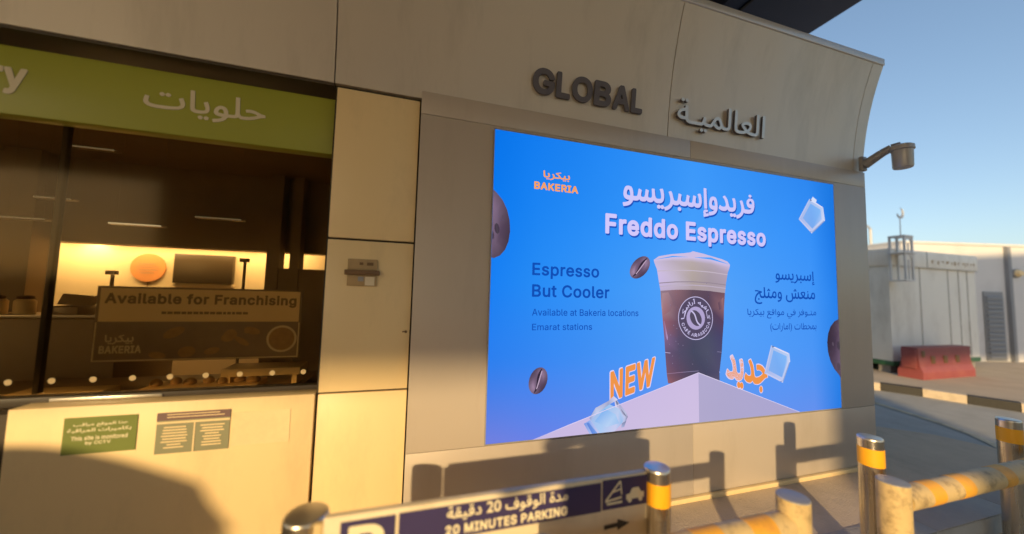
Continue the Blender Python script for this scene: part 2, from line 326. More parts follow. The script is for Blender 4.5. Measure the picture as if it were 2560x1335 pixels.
  'd':(447,[[(188,-26),(144,-19),(124,-12),(100,2),(65,34),(40,74),(22,126),(17,158),(17,218),(29,274),(40,304),(68,346),(104,377),(144,395),(172,401),(216,402),(260,389),(292,366),(293,510),(296,518),(308,527),(376,526),(384,522),(390,510),(389,-6),(376,-17),(308,-17),(298,-10),(292,11),(272,-5),(248,-17),(228,-23)],[(188,66),(228,68),(252,80),(276,108),(291,154),(294,190),(291,226),(279,266),(252,297),(240,305),(216,311),(180,309),(164,302),(148,290),(127,258),(117,222),(114,190),(117,154),(131,110),(156,80),(168,72)]]),
  'e':(427,[[(204,-26),(160,-20),(128,-9),(88,15),(65,38),(41,74),(29,102),(17,158),(17,214),(22,246),(39,298),(53,322),(84,359),(124,385),(152,395),(180,401),(220,402),(256,396),(300,378),(346,338),(366,306),(381,266),(388,222),(389,170),(384,157),(372,151),(116,150),(122,126),(133,102),(158,78),(184,67),(212,64),(256,73),(277,90),(292,117),(304,123),(368,109),(381,98),(382,86),(368,54),(348,26),(320,4),(292,-11),(268,-19)],[(118,242),(124,239),(280,239),(287,242),(275,274),(254,298),(232,308),(204,312),(176,308),(156,298),(132,274)]]),
  'h':(433,[[(51,-18),(39,-12),(35,-2),(35,510),(39,521),(48,526),(115,527),(126,522),(132,510),(132,378),(135,371),(163,389),(203,401),(227,402),(267,398),(287,392),(319,375),(343,350),(356,330),(370,290),(374,262),(375,-2),(369,-14),(359,-18),(295,-18),(281,-10),(278,2),(277,254),(267,282),(251,299),(227,310),(207,311),(187,308),(159,295),(142,274),(134,250),(131,-6),(126,-14),(115,-18)]]),
  'i':(190,[[(51,-18),(39,-12),(35,-2),(35,382),(39,391),(51,397),(115,397),(127,391),(132,378),(132,-2),(127,-12),(119,-17)],[(75,426),(51,433),(34,450),(25,470),(24,494),(32,514),(51,533),(71,541),(95,541),(119,530),(135,514),(144,494),(143,470),(133,450),(117,434),(95,426)]]),
  'l':(212,[[(135,-20),(95,-14),(74,-4),(60,8),(49,24),(37,60),(35,508),(39,521),(51,527),(115,527),(127,521),(132,512),(133,80),(135,72),(139,71),(171,72),(183,66),(199,4),(195,-8),(187,-14),(163,-19)]]),
  'm':(633,[[(51,-18),(39,-12),(35,2),(35,378),(37,386),(43,394),(51,397),(115,397),(127,388),(131,370),(163,392),(191,402),(243,402),(283,387),(299,374),(319,349),(347,376),(375,392),(407,401),(455,403),(475,400),(507,387),(531,370),(545,354),(565,318),(574,274),(575,-2),(567,-15),(559,-18),(495,-18),(484,-14),(479,-7),(476,270),(469,290),(459,300),(439,309),(415,312),(399,310),(375,299),(362,282),(356,266),(353,246),(351,-7),(343,-16),(335,-18),(271,-18),(262,-14),(256,-2),(255,270),(247,290),(231,305),(215,311),(191,312),(167,305),(149,290),(137,270),(132,250),(131,-6),(126,-14),(115,-18)]]),
  'n':(433,[[(51,-18),(39,-12),(35,-2),(35,378),(39,390),(51,397),(115,397),(127,388),(131,368),(159,387),(183,397),(207,401),(247,401),(287,392),(319,375),(343,350),(356,330),(366,306),(374,266),(375,2),(372,-10),(359,-18),(295,-18),(284,-14),(279,-7),(277,254),(267,282),(257,294),(239,306),(211,311),(187,308),(159,295),(142,274),(135,254),(132,238),(131,-6),(126,-14),(115,-18)]]),
  'o':(438,[[(200,-26),(152,-19),(108,0),(84,18),(56,50),(31,98),(23,126),(16,186),(18,214),(28,270),(40,298),(53,322),(85,358),(127,386),(152,395),(180,401),(232,401),(284,388),(308,375),(330,358),(362,322),(386,274),(394,246),(398,214),(398,158),(393,126),(376,78),(360,52),(331,18),(308,1),(264,-18),(236,-25)],[(189,66),(208,64),(236,68),(260,81),(284,110),(298,154),(301,186),(299,218),(284,265),(260,295),(248,303),(224,311),(188,310),(168,304),(154,294),(130,262),(116,218),(114,186),(117,154),(129,114),(156,80),(168,72)]]),
  'p':(447,[[(51,-161),(39,-155),(35,-145),(37,387),(51,397),(115,397),(128,387),(131,366),(163,389),(211,402),(255,401),(301,387),(324,375),(359,343),(385,303),(396,275),(407,219),(407,159),(396,103),(386,75),(361,35),(342,15),(303,-10),(279,-19),(231,-26),(195,-23),(166,-13),(135,9),(133,7),(131,-149),(126,-157),(115,-161)],[(199,67),(235,66),(255,72),(267,80),(280,91),(294,111),(307,155),(309,207),(299,255),(286,279),(271,295),(258,303),(235,311),(195,308),(179,302),(163,290),(154,279),(141,255),(131,211),(131,167),(138,135),(147,111),(163,87),(183,73)]]),
  'r':(282,[[(51,-18),(39,-12),(35,-2),(37,386),(43,394),(51,397),(115,397),(126,390),(131,374),(159,392),(191,401),(251,400),(261,386),(261,322),(257,310),(243,304),(203,308),(167,299),(147,282),(135,258),(132,246),(131,-6),(126,-14),(115,-18)]]),
  's':(388,[[(178,-26),(142,-23),(106,-14),(62,12),(29,54),(18,90),(20,102),(30,111),(98,124),(108,118),(120,90),(134,75),(166,64),(194,64),(222,71),(240,82),(250,98),(248,114),(238,125),(226,132),(118,160),(94,171),(62,193),(46,212),(36,230),(30,254),(30,290),(34,312),(50,342),(90,378),(126,394),(146,399),(206,402),(258,390),(278,380),(302,362),(331,322),(341,294),(340,282),(330,273),(266,259),(254,265),(242,289),(226,305),(202,313),(174,314),(150,307),(134,296),(128,282),(129,266),(138,255),(154,247),(258,219),(282,210),(302,198),(330,170),(341,150),(348,126),(348,90),(336,50),(315,22),(298,8),(269,-10),(246,-17),(226,-23)]]),
  't':(250,[[(164,-22),(140,-20),(100,-7),(80,7),(64,26),(54,50),(47,90),(47,306),(44,309),(0,310),(-11,322),(-10,386),(0,396),(46,398),(47,474),(52,484),(60,488),(124,489),(136,486),(144,474),(144,398),(208,396),(216,392),(222,382),(222,326),(216,314),(204,309),(148,309),(144,306),(145,82),(149,74),(156,70),(172,68),(204,72),(215,66),(219,58),(231,2),(228,-7),(220,-14),(192,-21)]]),
  'u':(433,[[(179,-23),(127,-14),(91,5),(64,33),(45,69),(39,93),(35,137),(36,385),(43,394),(55,397),(115,397),(125,393),(131,385),(133,125),(137,109),(153,85),(171,73),(199,68),(223,71),(247,83),(263,100),(275,125),(278,153),(279,386),(285,393),(295,397),(363,396),(372,389),(375,377),(374,-7),(367,-15),(359,-18),(295,-18),(287,-15),(281,-7),(279,11),(247,-9),(227,-17)]]),
  'y':(412,[[(87,-163),(43,-157),(31,-147),(30,-135),(45,-79),(51,-71),(59,-68),(99,-71),(111,-67),(122,-55),(130,-39),(143,1),(0,373),(0,385),(6,393),(15,397),(87,397),(99,389),(195,125),(290,389),(303,397),(379,395),(388,385),(388,373),(213,-83),(191,-119),(159,-145),(123,-160)]]),
  'É':(442,[[(58,-18),(46,-12),(42,-2),(42,506),(45,518),(50,524),(62,527),(370,527),(382,524),(390,510),(390,450),(386,441),(378,435),(146,434),(143,430),(143,310),(146,304),(358,304),(370,295),(373,282),(373,226),(366,215),(358,211),(144,210),(143,78),(146,75),(382,73),(390,66),(393,58),(393,-2),(390,-10),(382,-16),(374,-18)],[(182,542),(175,550),(174,562),(226,672),(238,677),(306,677),(321,670),(325,662),(323,650),(254,546),(242,540)]]),
 },
 32: {
  ' ':(220,[]),
  '0':(494,[[(224,-39),(192,-36),(168,-31),(136,-17),(112,-3),(90,17),(68,44),(51,73),(39,101),(29,137),(21,173),(17,209),(16,253),(17,297),(21,333),(29,373),(40,409),(69,465),(108,508),(136,526),(168,540),(196,546),(228,548),(260,545),(284,540),(316,527),(343,509),(361,493),(384,465),(413,409),(424,373),(432,333),(436,297),(437,253),(436,209),(432,173),(424,137),(414,101),(402,73),(384,43),(364,18),(346,1),(316,-18),(288,-30),(260,-36)],[(206,85),(228,82),(248,86),(260,91),(279,109),(293,133),(299,153),(305,177),(311,225),(311,281),(308,309),(304,337),(294,373),(278,401),(268,411),(248,423),(228,428),(212,426),(192,417),(176,402),(168,389),(160,373),(149,337),(142,281),(142,225),(148,177),(154,153),(167,121),(176,107),(192,92)]]),
  '2':(494,[[(60,-32),(43,-24),(33,-8),(32,48),(36,63),(256,301),(282,340),(288,368),(283,396),(279,404),(268,414),(244,425),(224,428),(204,426),(183,416),(171,404),(162,384),(157,352),(152,343),(144,335),(128,330),(56,331),(40,343),(34,360),(35,388),(47,436),(60,461),(89,496),(108,513),(152,536),(176,542),(224,548),(272,543),(300,535),(320,526),(344,510),(372,484),(389,460),(401,436),(412,396),(413,372),(410,340),(401,308),(395,292),(362,240),(311,180),(228,92),(232,89),(388,89),(404,85),(416,74),(421,60),(421,0),(419,-12),(408,-25),(392,-32)]]),
  'A':(521,[[(12,-32),(0,-28),(-9,-20),(-15,-8),(-15,8),(172,523),(180,533),(196,541),(276,541),(288,539),(298,532),(306,520),(493,12),(495,0),(492,-13),(484,-24),(468,-32),(392,-32),(376,-26),(365,-12),(320,110),(160,110),(156,107),(115,-12),(106,-24),(88,-32)],[(201,232),(278,232),(240,341),(236,339)]]),
  'B':(497,[[(56,-32),(44,-28),(36,-22),(30,-12),(28,0),(28,508),(32,524),(43,536),(56,541),(240,541),(268,540),(296,535),(320,529),(344,519),(367,504),(396,476),(410,456),(425,416),(430,372),(423,324),(412,300),(385,268),(408,249),(420,234),(437,204),(445,180),(450,140),(449,112),(438,72),(428,52),(412,29),(380,2),(356,-12),(308,-27),(248,-32)],[(157,92),(160,89),(264,90),(300,99),(316,112),(322,124),(323,144),(318,160),(311,172),(300,183),(288,191),(272,197),(248,199),(160,199),(157,196)],[(157,320),(160,317),(240,317),(264,321),(280,328),(294,340),(302,356),(303,380),(296,399),(284,410),(260,418),(236,420),(160,420),(157,416)]]),
  'E':(460,[[(56,-32),(44,-28),(36,-22),(30,-12),(28,0),(28,508),(32,524),(44,537),(60,541),(372,541),(388,536),(398,528),(403,516),(404,452),(400,436),(388,424),(372,420),(160,420),(157,416),(157,324),(157,320),(160,318),(360,318),(372,313),(380,305),(385,296),(387,284),(386,220),(379,208),(368,200),(356,197),(158,196),(157,92),(160,89),(376,89),(388,86),(401,76),(407,60),(407,0),(403,-16),(392,-27),(376,-32)]]),
  'F':(451,[[(56,-32),(44,-28),(36,-22),(30,-12),(28,0),(28,508),(32,524),(44,537),(60,541),(368,541),(384,537),(397,524),(401,508),(400,444),(394,432),(384,424),(368,420),(160,420),(157,416),(157,312),(160,310),(348,310),(360,307),(372,296),(378,280),(378,220),(373,204),(364,195),(348,189),(158,188),(157,0),(155,-12),(146,-24),(132,-31)]]),
  'G':(561,[[(264,-39),(232,-37),(200,-31),(164,-19),(128,0),(104,19),(80,42),(59,69),(43,97),(26,137),(16,173),(10,213),(8,253),(10,297),(15,333),(27,373),(41,409),(57,437),(78,465),(104,490),(128,509),(160,526),(196,539),(228,546),(264,548),(308,545),(352,534),(372,526),(404,508),(436,483),(456,462),(488,413),(501,373),(506,353),(505,341),(496,326),(480,318),(400,318),(392,321),(383,329),(366,365),(349,389),(332,405),(316,413),(296,421),(264,424),(228,418),(200,405),(173,381),(154,349),(141,309),(137,281),(135,253),(141,197),(155,157),(176,125),(200,104),(216,95),(248,86),(284,86),(312,92),(332,101),(352,117),(367,137),(378,165),(376,167),(280,167),(268,171),(256,181),(251,197),(251,261),(259,277),(272,286),(284,288),(480,288),(492,285),(502,277),(509,265),(510,253),(510,197),(508,165),(502,133),(492,101),(478,73),(460,48),(440,26),(420,9),(388,-11),(364,-22),(332,-31),(300,-37)]]),
  'I':(341,[[(27,-32),(10,-24),(0,-8),(-1,56),(3,72),(11,82),(23,88),(83,89),(86,92),(86,416),(83,420),(23,421),(15,424),(6,432),(-1,448),(-1,508),(1,520),(11,534),(27,541),(267,541),(283,538),(295,527),(301,512),(301,452),(297,436),(287,426),(275,421),(219,420),(215,416),(215,92),(219,89),(275,88),(286,84),(295,76),(301,60),(301,0),(299,-12),(287,-26),(271,-32)]]),
  'K':(508,[[(56,-32),(44,-28),(36,-22),(30,-12),(28,0),(28,508),(30,520),(34,528),(44,537),(56,541),(124,541),(140,537),(152,526),(157,508),(157,340),(160,335),(347,536),(364,541),(448,541),(460,539),(468,534),(476,524),(480,512),(479,500),(472,488),(286,288),(285,284),(477,16),(480,8),(481,-4),(474,-20),(464,-28),(452,-32),(368,-32),(352,-25),(196,192),(192,192),(157,152),(157,0),(152,-17),(141,-28),(128,-32)]]),
  'L':(434,[[(56,-32),(44,-28),(36,-22),(30,-12),(28,0),(28,512),(36,531),(52,540),(128,541),(136,539),(147,532),(153,524),(157,512),(157,92),(160,89),(360,89),(372,87),(384,79),(392,64),(393,-4),(384,-22),(376,-28),(364,-32)]]),
  'M':(669,[[(56,-32),(44,-28),(36,-22),(30,-12),(28,0),(28,508),(30,520),(36,531),(44,537),(56,541),(152,541),(168,536),(178,528),(312,183),(316,182),(450,528),(460,537),(476,541),(572,541),(590,532),(598,520),(600,508),(600,0),(598,-12),(592,-21),(584,-27),(572,-32),(504,-32),(488,-28),(476,-16),(472,0),(472,224),(471,232),(468,235),(367,-20),(356,-29),(344,-32),(284,-32),(270,-28),(261,-20),(256,-12),(156,239),(154,232),(154,0),(152,-12),(143,-24),(128,-31)]]),
  'N':(564,[[(56,-32),(44,-28),(36,-22),(30,-12),(28,0),(28,508),(30,520),(34,528),(44,537),(60,541),(140,541),(158,532),(364,209),(367,216),(367,508),(369,520),(380,535),(396,541),(464,541),(480,536),(491,524),(495,508),(495,0),(493,-12),(488,-19),(476,-29),(464,-32),(384,-32),(372,-28),(364,-23),(160,297),(157,288),(156,-8),(148,-22),(132,-31)]]),
  'O':(574,[[(264,-39),(232,-37),(200,-31),(164,-18),(132,-2),(108,15),(82,41),(60,69),(43,97),(26,137),(17,173),(11,209),(8,253),(10,297),(17,337),(27,373),(40,405),(58,437),(80,465),(104,490),(130,509),(164,527),(196,539),(228,545),(268,548),(304,546),(332,540),(368,528),(404,509),(428,491),(454,465),(476,436),(492,408),(507,373),(518,333),(523,297),(525,253),(523,213),(517,173),(508,137),(491,97),(474,69),(453,41),(424,14),(400,-2),(368,-19),(336,-30),(304,-37)],[(261,85),(284,86),(316,95),(344,112),(358,125),(379,157),(387,177),(394,201),(398,253),(397,285),(388,329),(378,353),(360,381),(344,397),(316,414),(300,419),(268,424),(232,419),(216,414),(190,397),(174,381),(156,353),(146,329),(140,305),(135,253),(141,197),(154,157),(164,140),(188,113),(204,101),(232,90)]]),
  'P':(486,[[(56,-32),(44,-28),(36,-22),(30,-12),(28,0),(28,508),(32,524),(43,536),(56,541),(236,541),(296,534),(324,527),(345,516),(371,500),(389,484),(404,466),(419,444),(435,400),(441,348),(439,320),(434,292),(417,248),(401,224),(372,196),(348,180),(324,168),(296,160),(264,155),(160,154),(157,152),(157,0),(153,-16),(141,-28),(128,-32)],[(157,276),(160,274),(248,275),(276,282),(296,296),(308,316),(312,336),(311,368),(304,388),(296,399),(280,411),(260,418),(232,420),(160,420),(157,416)]]),
  'R':(490,[[(56,-32),(44,-28),(36,-22),(30,-12),(28,0),(28,508),(32,524),(43,536),(56,541),(236,541),(296,535),(348,517),(388,489),(406,468),(428,428),(437,400),(440,372),(440,328),(436,300),(429,280),(418,256),(404,234),(388,216),(360,196),(359,192),(458,12),(460,-4),(456,-16),(444,-27),(432,-32),(352,-32),(336,-27),(325,-16),(228,164),(160,166),(157,164),(157,160),(157,0),(153,-16),(141,-28),(128,-32)],[(158,288),(248,288),(272,292),(292,301),(306,316),(312,344),(310,376),(301,396),(284,411),(260,418),(160,420),(157,416)]]),
  'S':(488,[[(218,-41),(190,-39),(138,-29),(94,-10),(70,7),(40,39),(25,63),(10,107),(6,139),(9,151),(14,159),(30,168),(110,168),(122,163),(130,155),(141,119),(149,107),(158,99),(186,86),(222,81),(250,83),(274,90),(296,103),(309,119),(314,135),(311,151),(306,159),(290,172),(238,190),(142,219),(114,231),(82,251),(62,267),(43,291),(30,315),(22,343),(20,371),(21,395),(28,423),(35,443),(47,463),(66,487),(102,515),(146,536),(174,542),(226,548),(278,543),(306,535),(330,527),(373,499),(400,471),(416,447),(430,403),(433,379),(431,367),(422,354),(406,346),(328,347),(318,352),(311,359),(299,395),(286,409),(274,417),(258,422),(222,427),(202,425),(182,419),(162,407),(149,387),(147,375),(150,361),(162,348),(178,339),(222,323),(322,294),(378,263),(402,242),(424,211),(436,179),(440,139),(438,111),(434,91),(425,67),(398,27),(378,8),(358,-7),(310,-29),(258,-39)]]),
  'T':(490,[[(192,-32),(180,-29),(172,-24),(165,-16),(161,-4),(160,419),(32,420),(16,424),(4,436),(0,448),(0,508),(2,520),(6,528),(15,536),(32,541),(416,541),(428,539),(443,528),(449,512),(449,448),(445,436),(438,428),(420,420),(292,420),(289,416),(288,-8),(280,-22),(264,-31)]]),
  'U':(558,[[(252,-40),(224,-38),(196,-33),(164,-24),(136,-12),(96,16),(76,36),(57,64),(45,88),(35,116),(28,172),(28,508),(30,520),(34,528),(43,536),(60,541),(128,541),(141,536),(152,524),(156,508),(156,180),(159,152),(163,140),(174,120),(192,103),(204,95),(224,88),(260,84),(292,88),(324,102),(344,120),(358,152),(361,180),(361,508),(364,523),(372,533),(388,541),(456,541),(468,539),(483,528),(487,520),(489,508),(489,168),(487,140),(482,116),(472,88),(461,64),(441,36),(421,16),(380,-12),(352,-25),(320,-34),(292,-39)]]),
  'W':(727,[[(152,-32),(140,-28),(134,-24),(124,-8),(-15,500),(-15,516),(-8,531),(0,537),(12,541),(84,541),(99,536),(108,527),(113,516),(192,210),(196,217),(278,524),(288,536),(304,541),(380,541),(397,536),(406,528),(411,516),(492,206),(575,524),(584,535),(600,541),(672,541),(684,538),(692,532),(701,516),(701,500),(561,-8),(552,-23),(544,-29),(532,-32),(452,-32),(439,-28),(428,-18),(424,-8),(344,288),(340,283),(258,-16),(248,-26),(236,-31)]]),
  'a':(430,[[(154,-41),(118,-36),(82,-25),(62,-15),(33,11),(12,43),(0,83),(-2,111),(3,147),(14,175),(22,187),(52,215),(74,227),(110,242),(242,262),(240,279),(230,290),(214,297),(194,299),(170,296),(142,279),(123,251),(106,241),(90,243),(25,263),(16,271),(11,279),(10,299),(20,323),(42,355),(59,371),(90,393),(126,406),(174,416),(198,416),(246,410),(290,395),(318,376),(341,351),(360,315),(368,275),(369,251),(369,-5),(364,-17),(358,-24),(342,-32),(270,-31),(258,-26),(250,-18),(210,-34),(178,-40)],[(151,79),(182,78),(202,82),(218,91),(232,103),(239,115),(244,143),(242,145),(178,136),(146,129),(134,123),(126,115),(124,99),(130,89)]]),
  'b':(465,[[(225,-40),(193,-37),(175,-32),(141,-14),(129,-27),(117,-32),(49,-32),(32,-24),(22,-8),(21,512),(29,531),(45,540),(117,541),(129,537),(140,528),(146,512),(146,404),(149,397),(173,409),(213,416),(257,415),(307,400),(333,386),(369,353),(387,328),(409,280),(421,220),(421,156),(409,98),(400,72),(387,48),(370,24),(353,7),(329,-11),(309,-23),(281,-33),(257,-39)],[(205,80),(221,79),(241,81),(249,84),(265,96),(281,116),(293,156),(296,188),(295,208),(285,251),(274,272),(262,284),(249,292),(233,297),(209,297),(197,294),(185,289),(173,280),(165,271),(155,252),(145,208),(145,172),(147,156),(160,116),(167,104),(181,91),(193,84)]]),
  'c':(437,[[(202,-40),(174,-38),(150,-33),(122,-22),(95,-8),(78,5),(58,24),(40,48),(16,96),(8,128),(2,188),(8,248),(16,280),(40,328),(59,352),(78,371),(98,386),(126,401),(178,415),(222,416),(242,414),(282,403),(310,390),(337,372),(363,344),(381,316),(393,284),(393,268),(386,256),(374,247),(310,231),(298,230),(286,235),(280,240),(262,272),(250,285),(234,293),(202,298),(174,291),(158,279),(144,260),(137,244),(131,220),(128,188),(130,160),(142,119),(158,97),(174,85),(206,78),(230,82),(250,91),(263,104),(276,132),(282,141),(294,148),(306,149),(378,130),(392,116),(395,100),(383,64),(369,40),(357,24),(326,-4),(298,-20),(270,-32),(226,-40)]]),
  'd':(465,[[(190,-40),(166,-38),(142,-33),(118,-25),(94,-11),(74,4),(55,24),(27,68),(8,124),(3,160),(3,220),(8,252),(16,280),(27,308),(54,352),(94,388),(118,400),(166,414),(214,416),(250,409),(278,395),(279,512),(285,528),(294,536),(306,541),(382,539),(390,535),(398,527),(404,508),(404,0),(402,-12),(390,-26),(374,-32),(306,-31),(294,-26),(282,-15),(254,-30),(234,-36)],[(189,80),(206,79),(226,82),(245,92),(257,104),(265,116),(277,156),(279,208),(277,224),(270,252),(258,272),(246,284),(234,292),(214,297),(194,297),(182,295),(170,289),(158,280),(148,268),(139,252),(130,220),(128,188),(131,156),(144,116),(166,90),(178,83)]]),
  'e':(445,[[(206,-40),(178,-38),(154,-33),(126,-24),(98,-10),(78,5),(58,24),(40,48),(16,96),(4,152),(2,188),(3,216),(8,248),(25,300),(42,331),(74,368),(102,388),(122,399),(146,408),(178,415),(222,416),(262,409),(306,391),(338,367),(358,346),(379,312),(394,269),(402,224),(403,168),(398,152),(391,144),(382,139),(370,137),(312,136),(378,120),(389,112),(394,104),(397,88),(389,64),(379,44),(358,17),(329,-8),(294,-26),(254,-37)],[(191,80),(222,79),(250,86),(267,100),(282,127),(290,134),(300,136),(134,137),(139,120),(153,100),(166,89)],[(138,256),(142,253),(262,253),(268,256),(258,273),(243,288),(226,295),(206,298),(182,295),(170,290),(150,274)]]),
  'f':(295,[[(78,-32),(66,-28),(58,-23),(53,-16),(49,-4),(49,292),(46,295),(-2,296),(-12,300),(-20,308),(-26,324),(-25,388),(-18,401),(-6,409),(48,412),(52,464),(60,488),(79,516),(106,540),(138,555),(170,561),(190,562),(230,558),(260,548),(269,540),(274,528),(274,512),(257,456),(248,444),(234,437),(222,436),(194,442),(178,438),(174,428),(174,412),(234,410),(252,400),(257,392),(260,380),(259,320),(251,304),(238,297),(178,295),(174,292),(174,0),(170,-16),(158,-27),(146,-32)]]),
  'g':(466,[[(202,-183),(162,-179),(142,-175),(122,-170),(90,-155),(71,-143),(50,-123),(38,-110),(22,-83),(20,-63),(22,-55),(30,-45),(86,-13),(108,-7),(76,13),(55,33),(28,73),(16,101),(7,133),(2,189),(3,225),(8,253),(16,281),(38,329),(56,353),(94,388),(122,402),(166,414),(214,416),(250,409),(282,393),(294,405),(306,410),(382,409),(398,397),(404,381),(404,-11),(403,-35),(398,-63),(389,-87),(374,-111),(346,-140),(326,-153),(302,-166),(258,-178)],[(180,-63),(194,-65),(226,-64),(254,-55),(269,-43),(274,-35),(278,-23),(278,-9),(250,-20),(214,-27),(170,-26),(142,-21),(122,-14),(120,-15),(150,-49),(166,-58)],[(184,93),(218,92),(246,102),(258,113),(266,125),(278,161),(280,209),(270,253),(258,273),(250,282),(238,290),(218,297),(190,297),(174,292),(162,285),(143,261),(130,221),(129,173),(133,149),(138,137),(146,121),(155,109),(170,98)]]),
  'h':(451,[[(49,-32),(37,-28),(29,-22),(23,-12),(21,0),(21,512),(29,531),(45,540),(117,541),(125,539),(136,532),(145,516),(146,404),(149,398),(177,410),(205,415),(249,415),(289,407),(309,398),(330,384),(357,356),(369,336),(383,296),(388,264),(389,-4),(385,-16),(378,-24),(361,-32),(289,-31),(277,-26),(268,-16),(264,0),(263,252),(254,276),(241,289),(225,296),(201,296),(184,292),(165,282),(153,265),(146,240),(146,0),(144,-12),(135,-24),(121,-31)]]),
  'i':(208,[[(49,-32),(37,-28),(29,-22),(21,-4),(21,380),(26,396),(37,407),(49,411),(71,412),(57,415),(45,421),(24,440),(14,456),(9,484),(15,512),(22,524),(33,536),(57,552),(85,556),(113,550),(135,536),(150,516),(158,496),(157,468),(145,443),(125,423),(109,415),(96,412),(117,411),(129,407),(141,396),(146,384),(146,-4),(137,-22),(121,-31)]]),
  'l':(230,[[(133,-34),(113,-32),(89,-27),(69,-17),(53,-4),(39,14),(29,34),(22,62),(21,510),(24,522),(29,531),(37,537),(49,541),(121,540),(137,531),(146,514),(146,90),(149,84),(169,86),(181,84),(195,74),(201,62),(213,2),(208,-14),(193,-27),(165,-33)]]),
  'n':(451,[[(49,-32),(37,-28),(29,-22),(21,-4),(21,380),(26,396),(37,407),(49,411),(113,411),(129,406),(141,393),(177,410),(201,414),(225,416),(273,411),(293,405),(313,395),(341,374),(360,352),(378,316),(385,288),(389,236),(389,0),(385,-16),(373,-28),(353,-32),(289,-31),(277,-26),(268,-16),(264,0),(263,252),(254,276),(242,288),(225,296),(209,297),(189,294),(168,284),(155,268),(148,248),(146,236),(146,0),(142,-16),(133,-25),(121,-31)]]),
  'o':(456,[[(202,-40),(178,-39),(150,-33),(102,-12),(74,8),(43,44),(27,72),(16,96),(9,124),(2,184),(4,216),(15,276),(27,304),(43,332),(58,352),(78,371),(98,386),(122,399),(150,409),(178,415),(234,415),(286,402),(314,388),(340,368),(374,329),(399,280),(408,248),(412,216),(412,156),(408,128),(400,100),(388,72),(372,44),(338,6),(314,-12),(266,-32),(238,-39)],[(190,80),(206,78),(230,81),(252,92),(260,100),(271,116),(277,128),(284,156),(287,188),(285,216),(273,256),(260,276),(251,284),(238,292),(222,297),(194,297),(174,291),(164,284),(142,256),(130,216),(129,172),(138,128),(144,116),(159,96),(174,85)]]),
  'p':(465,[[(49,-175),(37,-171),(29,-165),(23,-155),(21,-143),(21,377),(24,393),(33,404),(45,410),(113,411),(129,406),(141,392),(173,409),(213,416),(257,415),(305,401),(333,386),(369,353),(387,329),(398,309),(410,277),(421,221),(421,157),(410,101),(398,69),(385,46),(368,21),(333,-9),(305,-25),(257,-39),(229,-40),(189,-36),(173,-31),(149,-20),(146,-23),(146,-147),(141,-160),(130,-171),(117,-175)],[(200,81),(221,79),(241,81),(261,93),(274,105),(281,117),(293,157),(295,205),(286,249),(276,269),(261,285),(249,292),(233,297),(209,297),(197,294),(185,289),(173,280),(164,269),(156,253),(145,209),(145,169),(156,125),(165,106),(173,97),(189,85)]]),
  'r':(300,[[(49,-32),(37,-28),(29,-22),(21,-4),(21,380),(24,392),(33,404),(49,411),(117,411),(141,398),(157,406),(193,416),(245,416),(257,413),(269,402),(275,388),(275,320),(270,304),(261,296),(249,291),(205,294),(189,292),(173,286),(157,272),(148,252),(146,0),(144,-12),(135,-24),(121,-31)]]),
  's':(406,[[(176,-40),(140,-37),(103,-28),(68,-10),(52,2),(35,20),(16,49),(5,88),(6,104),(13,116),(24,124),(92,139),(104,137),(116,130),(123,120),(132,96),(144,86),(160,80),(192,78),(216,84),(232,94),(236,100),(235,108),(228,115),(216,120),(112,148),(85,160),(52,183),(34,204),(22,228),(16,252),(16,292),(21,316),(37,348),(64,377),(84,391),(120,407),(142,412),(164,416),(208,416),(248,409),(264,402),(284,393),(312,372),(332,348),(344,328),(355,296),(353,276),(347,268),(336,260),(268,245),(256,247),(248,252),(241,260),(234,276),(225,288),(208,298),(184,301),(164,298),(144,286),(141,280),(142,272),(148,265),(168,257),(268,231),(288,223),(312,208),(328,194),(343,176),(355,152),(362,128),(362,88),(348,44),(328,16),(308,-2),(272,-24),(248,-31),(224,-37)]]),
  't':(268,[[(162,-36),(138,-34),(114,-28),(94,-19),(70,-3),(52,20),(42,40),(37,60),(33,92),(33,292),(30,295),(2,295),(-10,299),(-20,308),(-25,320),(-26,380),(-23,392),(-18,401),(-6,409),(32,412),(34,480),(42,494),(58,502),(126,503),(142,498),(153,488),(158,476),(158,412),(214,409),(228,400),(236,384),(236,324),(230,308),(222,300),(210,296),(162,295),(158,292),(158,100),(159,88),(162,83),(206,86),(218,81),(226,75),(233,60),(244,8),(244,-4),(238,-17),(225,-28),(194,-35)]]),
  'v':(430,[[(161,-32),(145,-27),(133,-12),(-13,368),(-15,380),(-12,392),(-3,404),(13,411),(89,411),(101,406),(108,400),(115,388),(193,171),(197,175),(274,388),(281,400),(289,407),(301,411),(373,411),(385,408),(393,402),(400,392),(403,380),(401,368),(254,-16),(245,-25),(233,-31)]]),
  'y':(430,[[(89,-177),(57,-174),(29,-166),(18,-153),(16,-133),(30,-77),(37,-65),(45,-58),(57,-54),(101,-56),(110,-49),(116,-37),(129,-1),(-13,367),(-15,383),(-11,395),(1,407),(17,411),(89,411),(101,406),(109,399),(115,387),(193,171),(197,175),(274,387),(280,399),(289,407),(301,411),(373,411),(385,408),(393,402),(401,391),(403,379),(401,369),(225,-89),(201,-128),(169,-156),(149,-166),(125,-174)]]),
 },
 50: {
  ' ':(238,[]),
  'E':(484,[[(58,-50),(38,-45),(23,-34),(13,-18),(10,-2),(10,510),(17,534),(34,552),(58,559),(374,559),(398,551),(415,534),(422,510),(421,442),(415,426),(406,416),(390,406),(374,402),(178,402),(175,398),(175,342),(178,336),(358,336),(382,328),(396,314),(404,294),(405,226),(400,206),(382,187),(362,180),(176,178),(175,110),(178,107),(378,107),(398,101),(416,86),(424,66),(425,-2),(418,-26),(402,-42),(378,-50)]]),
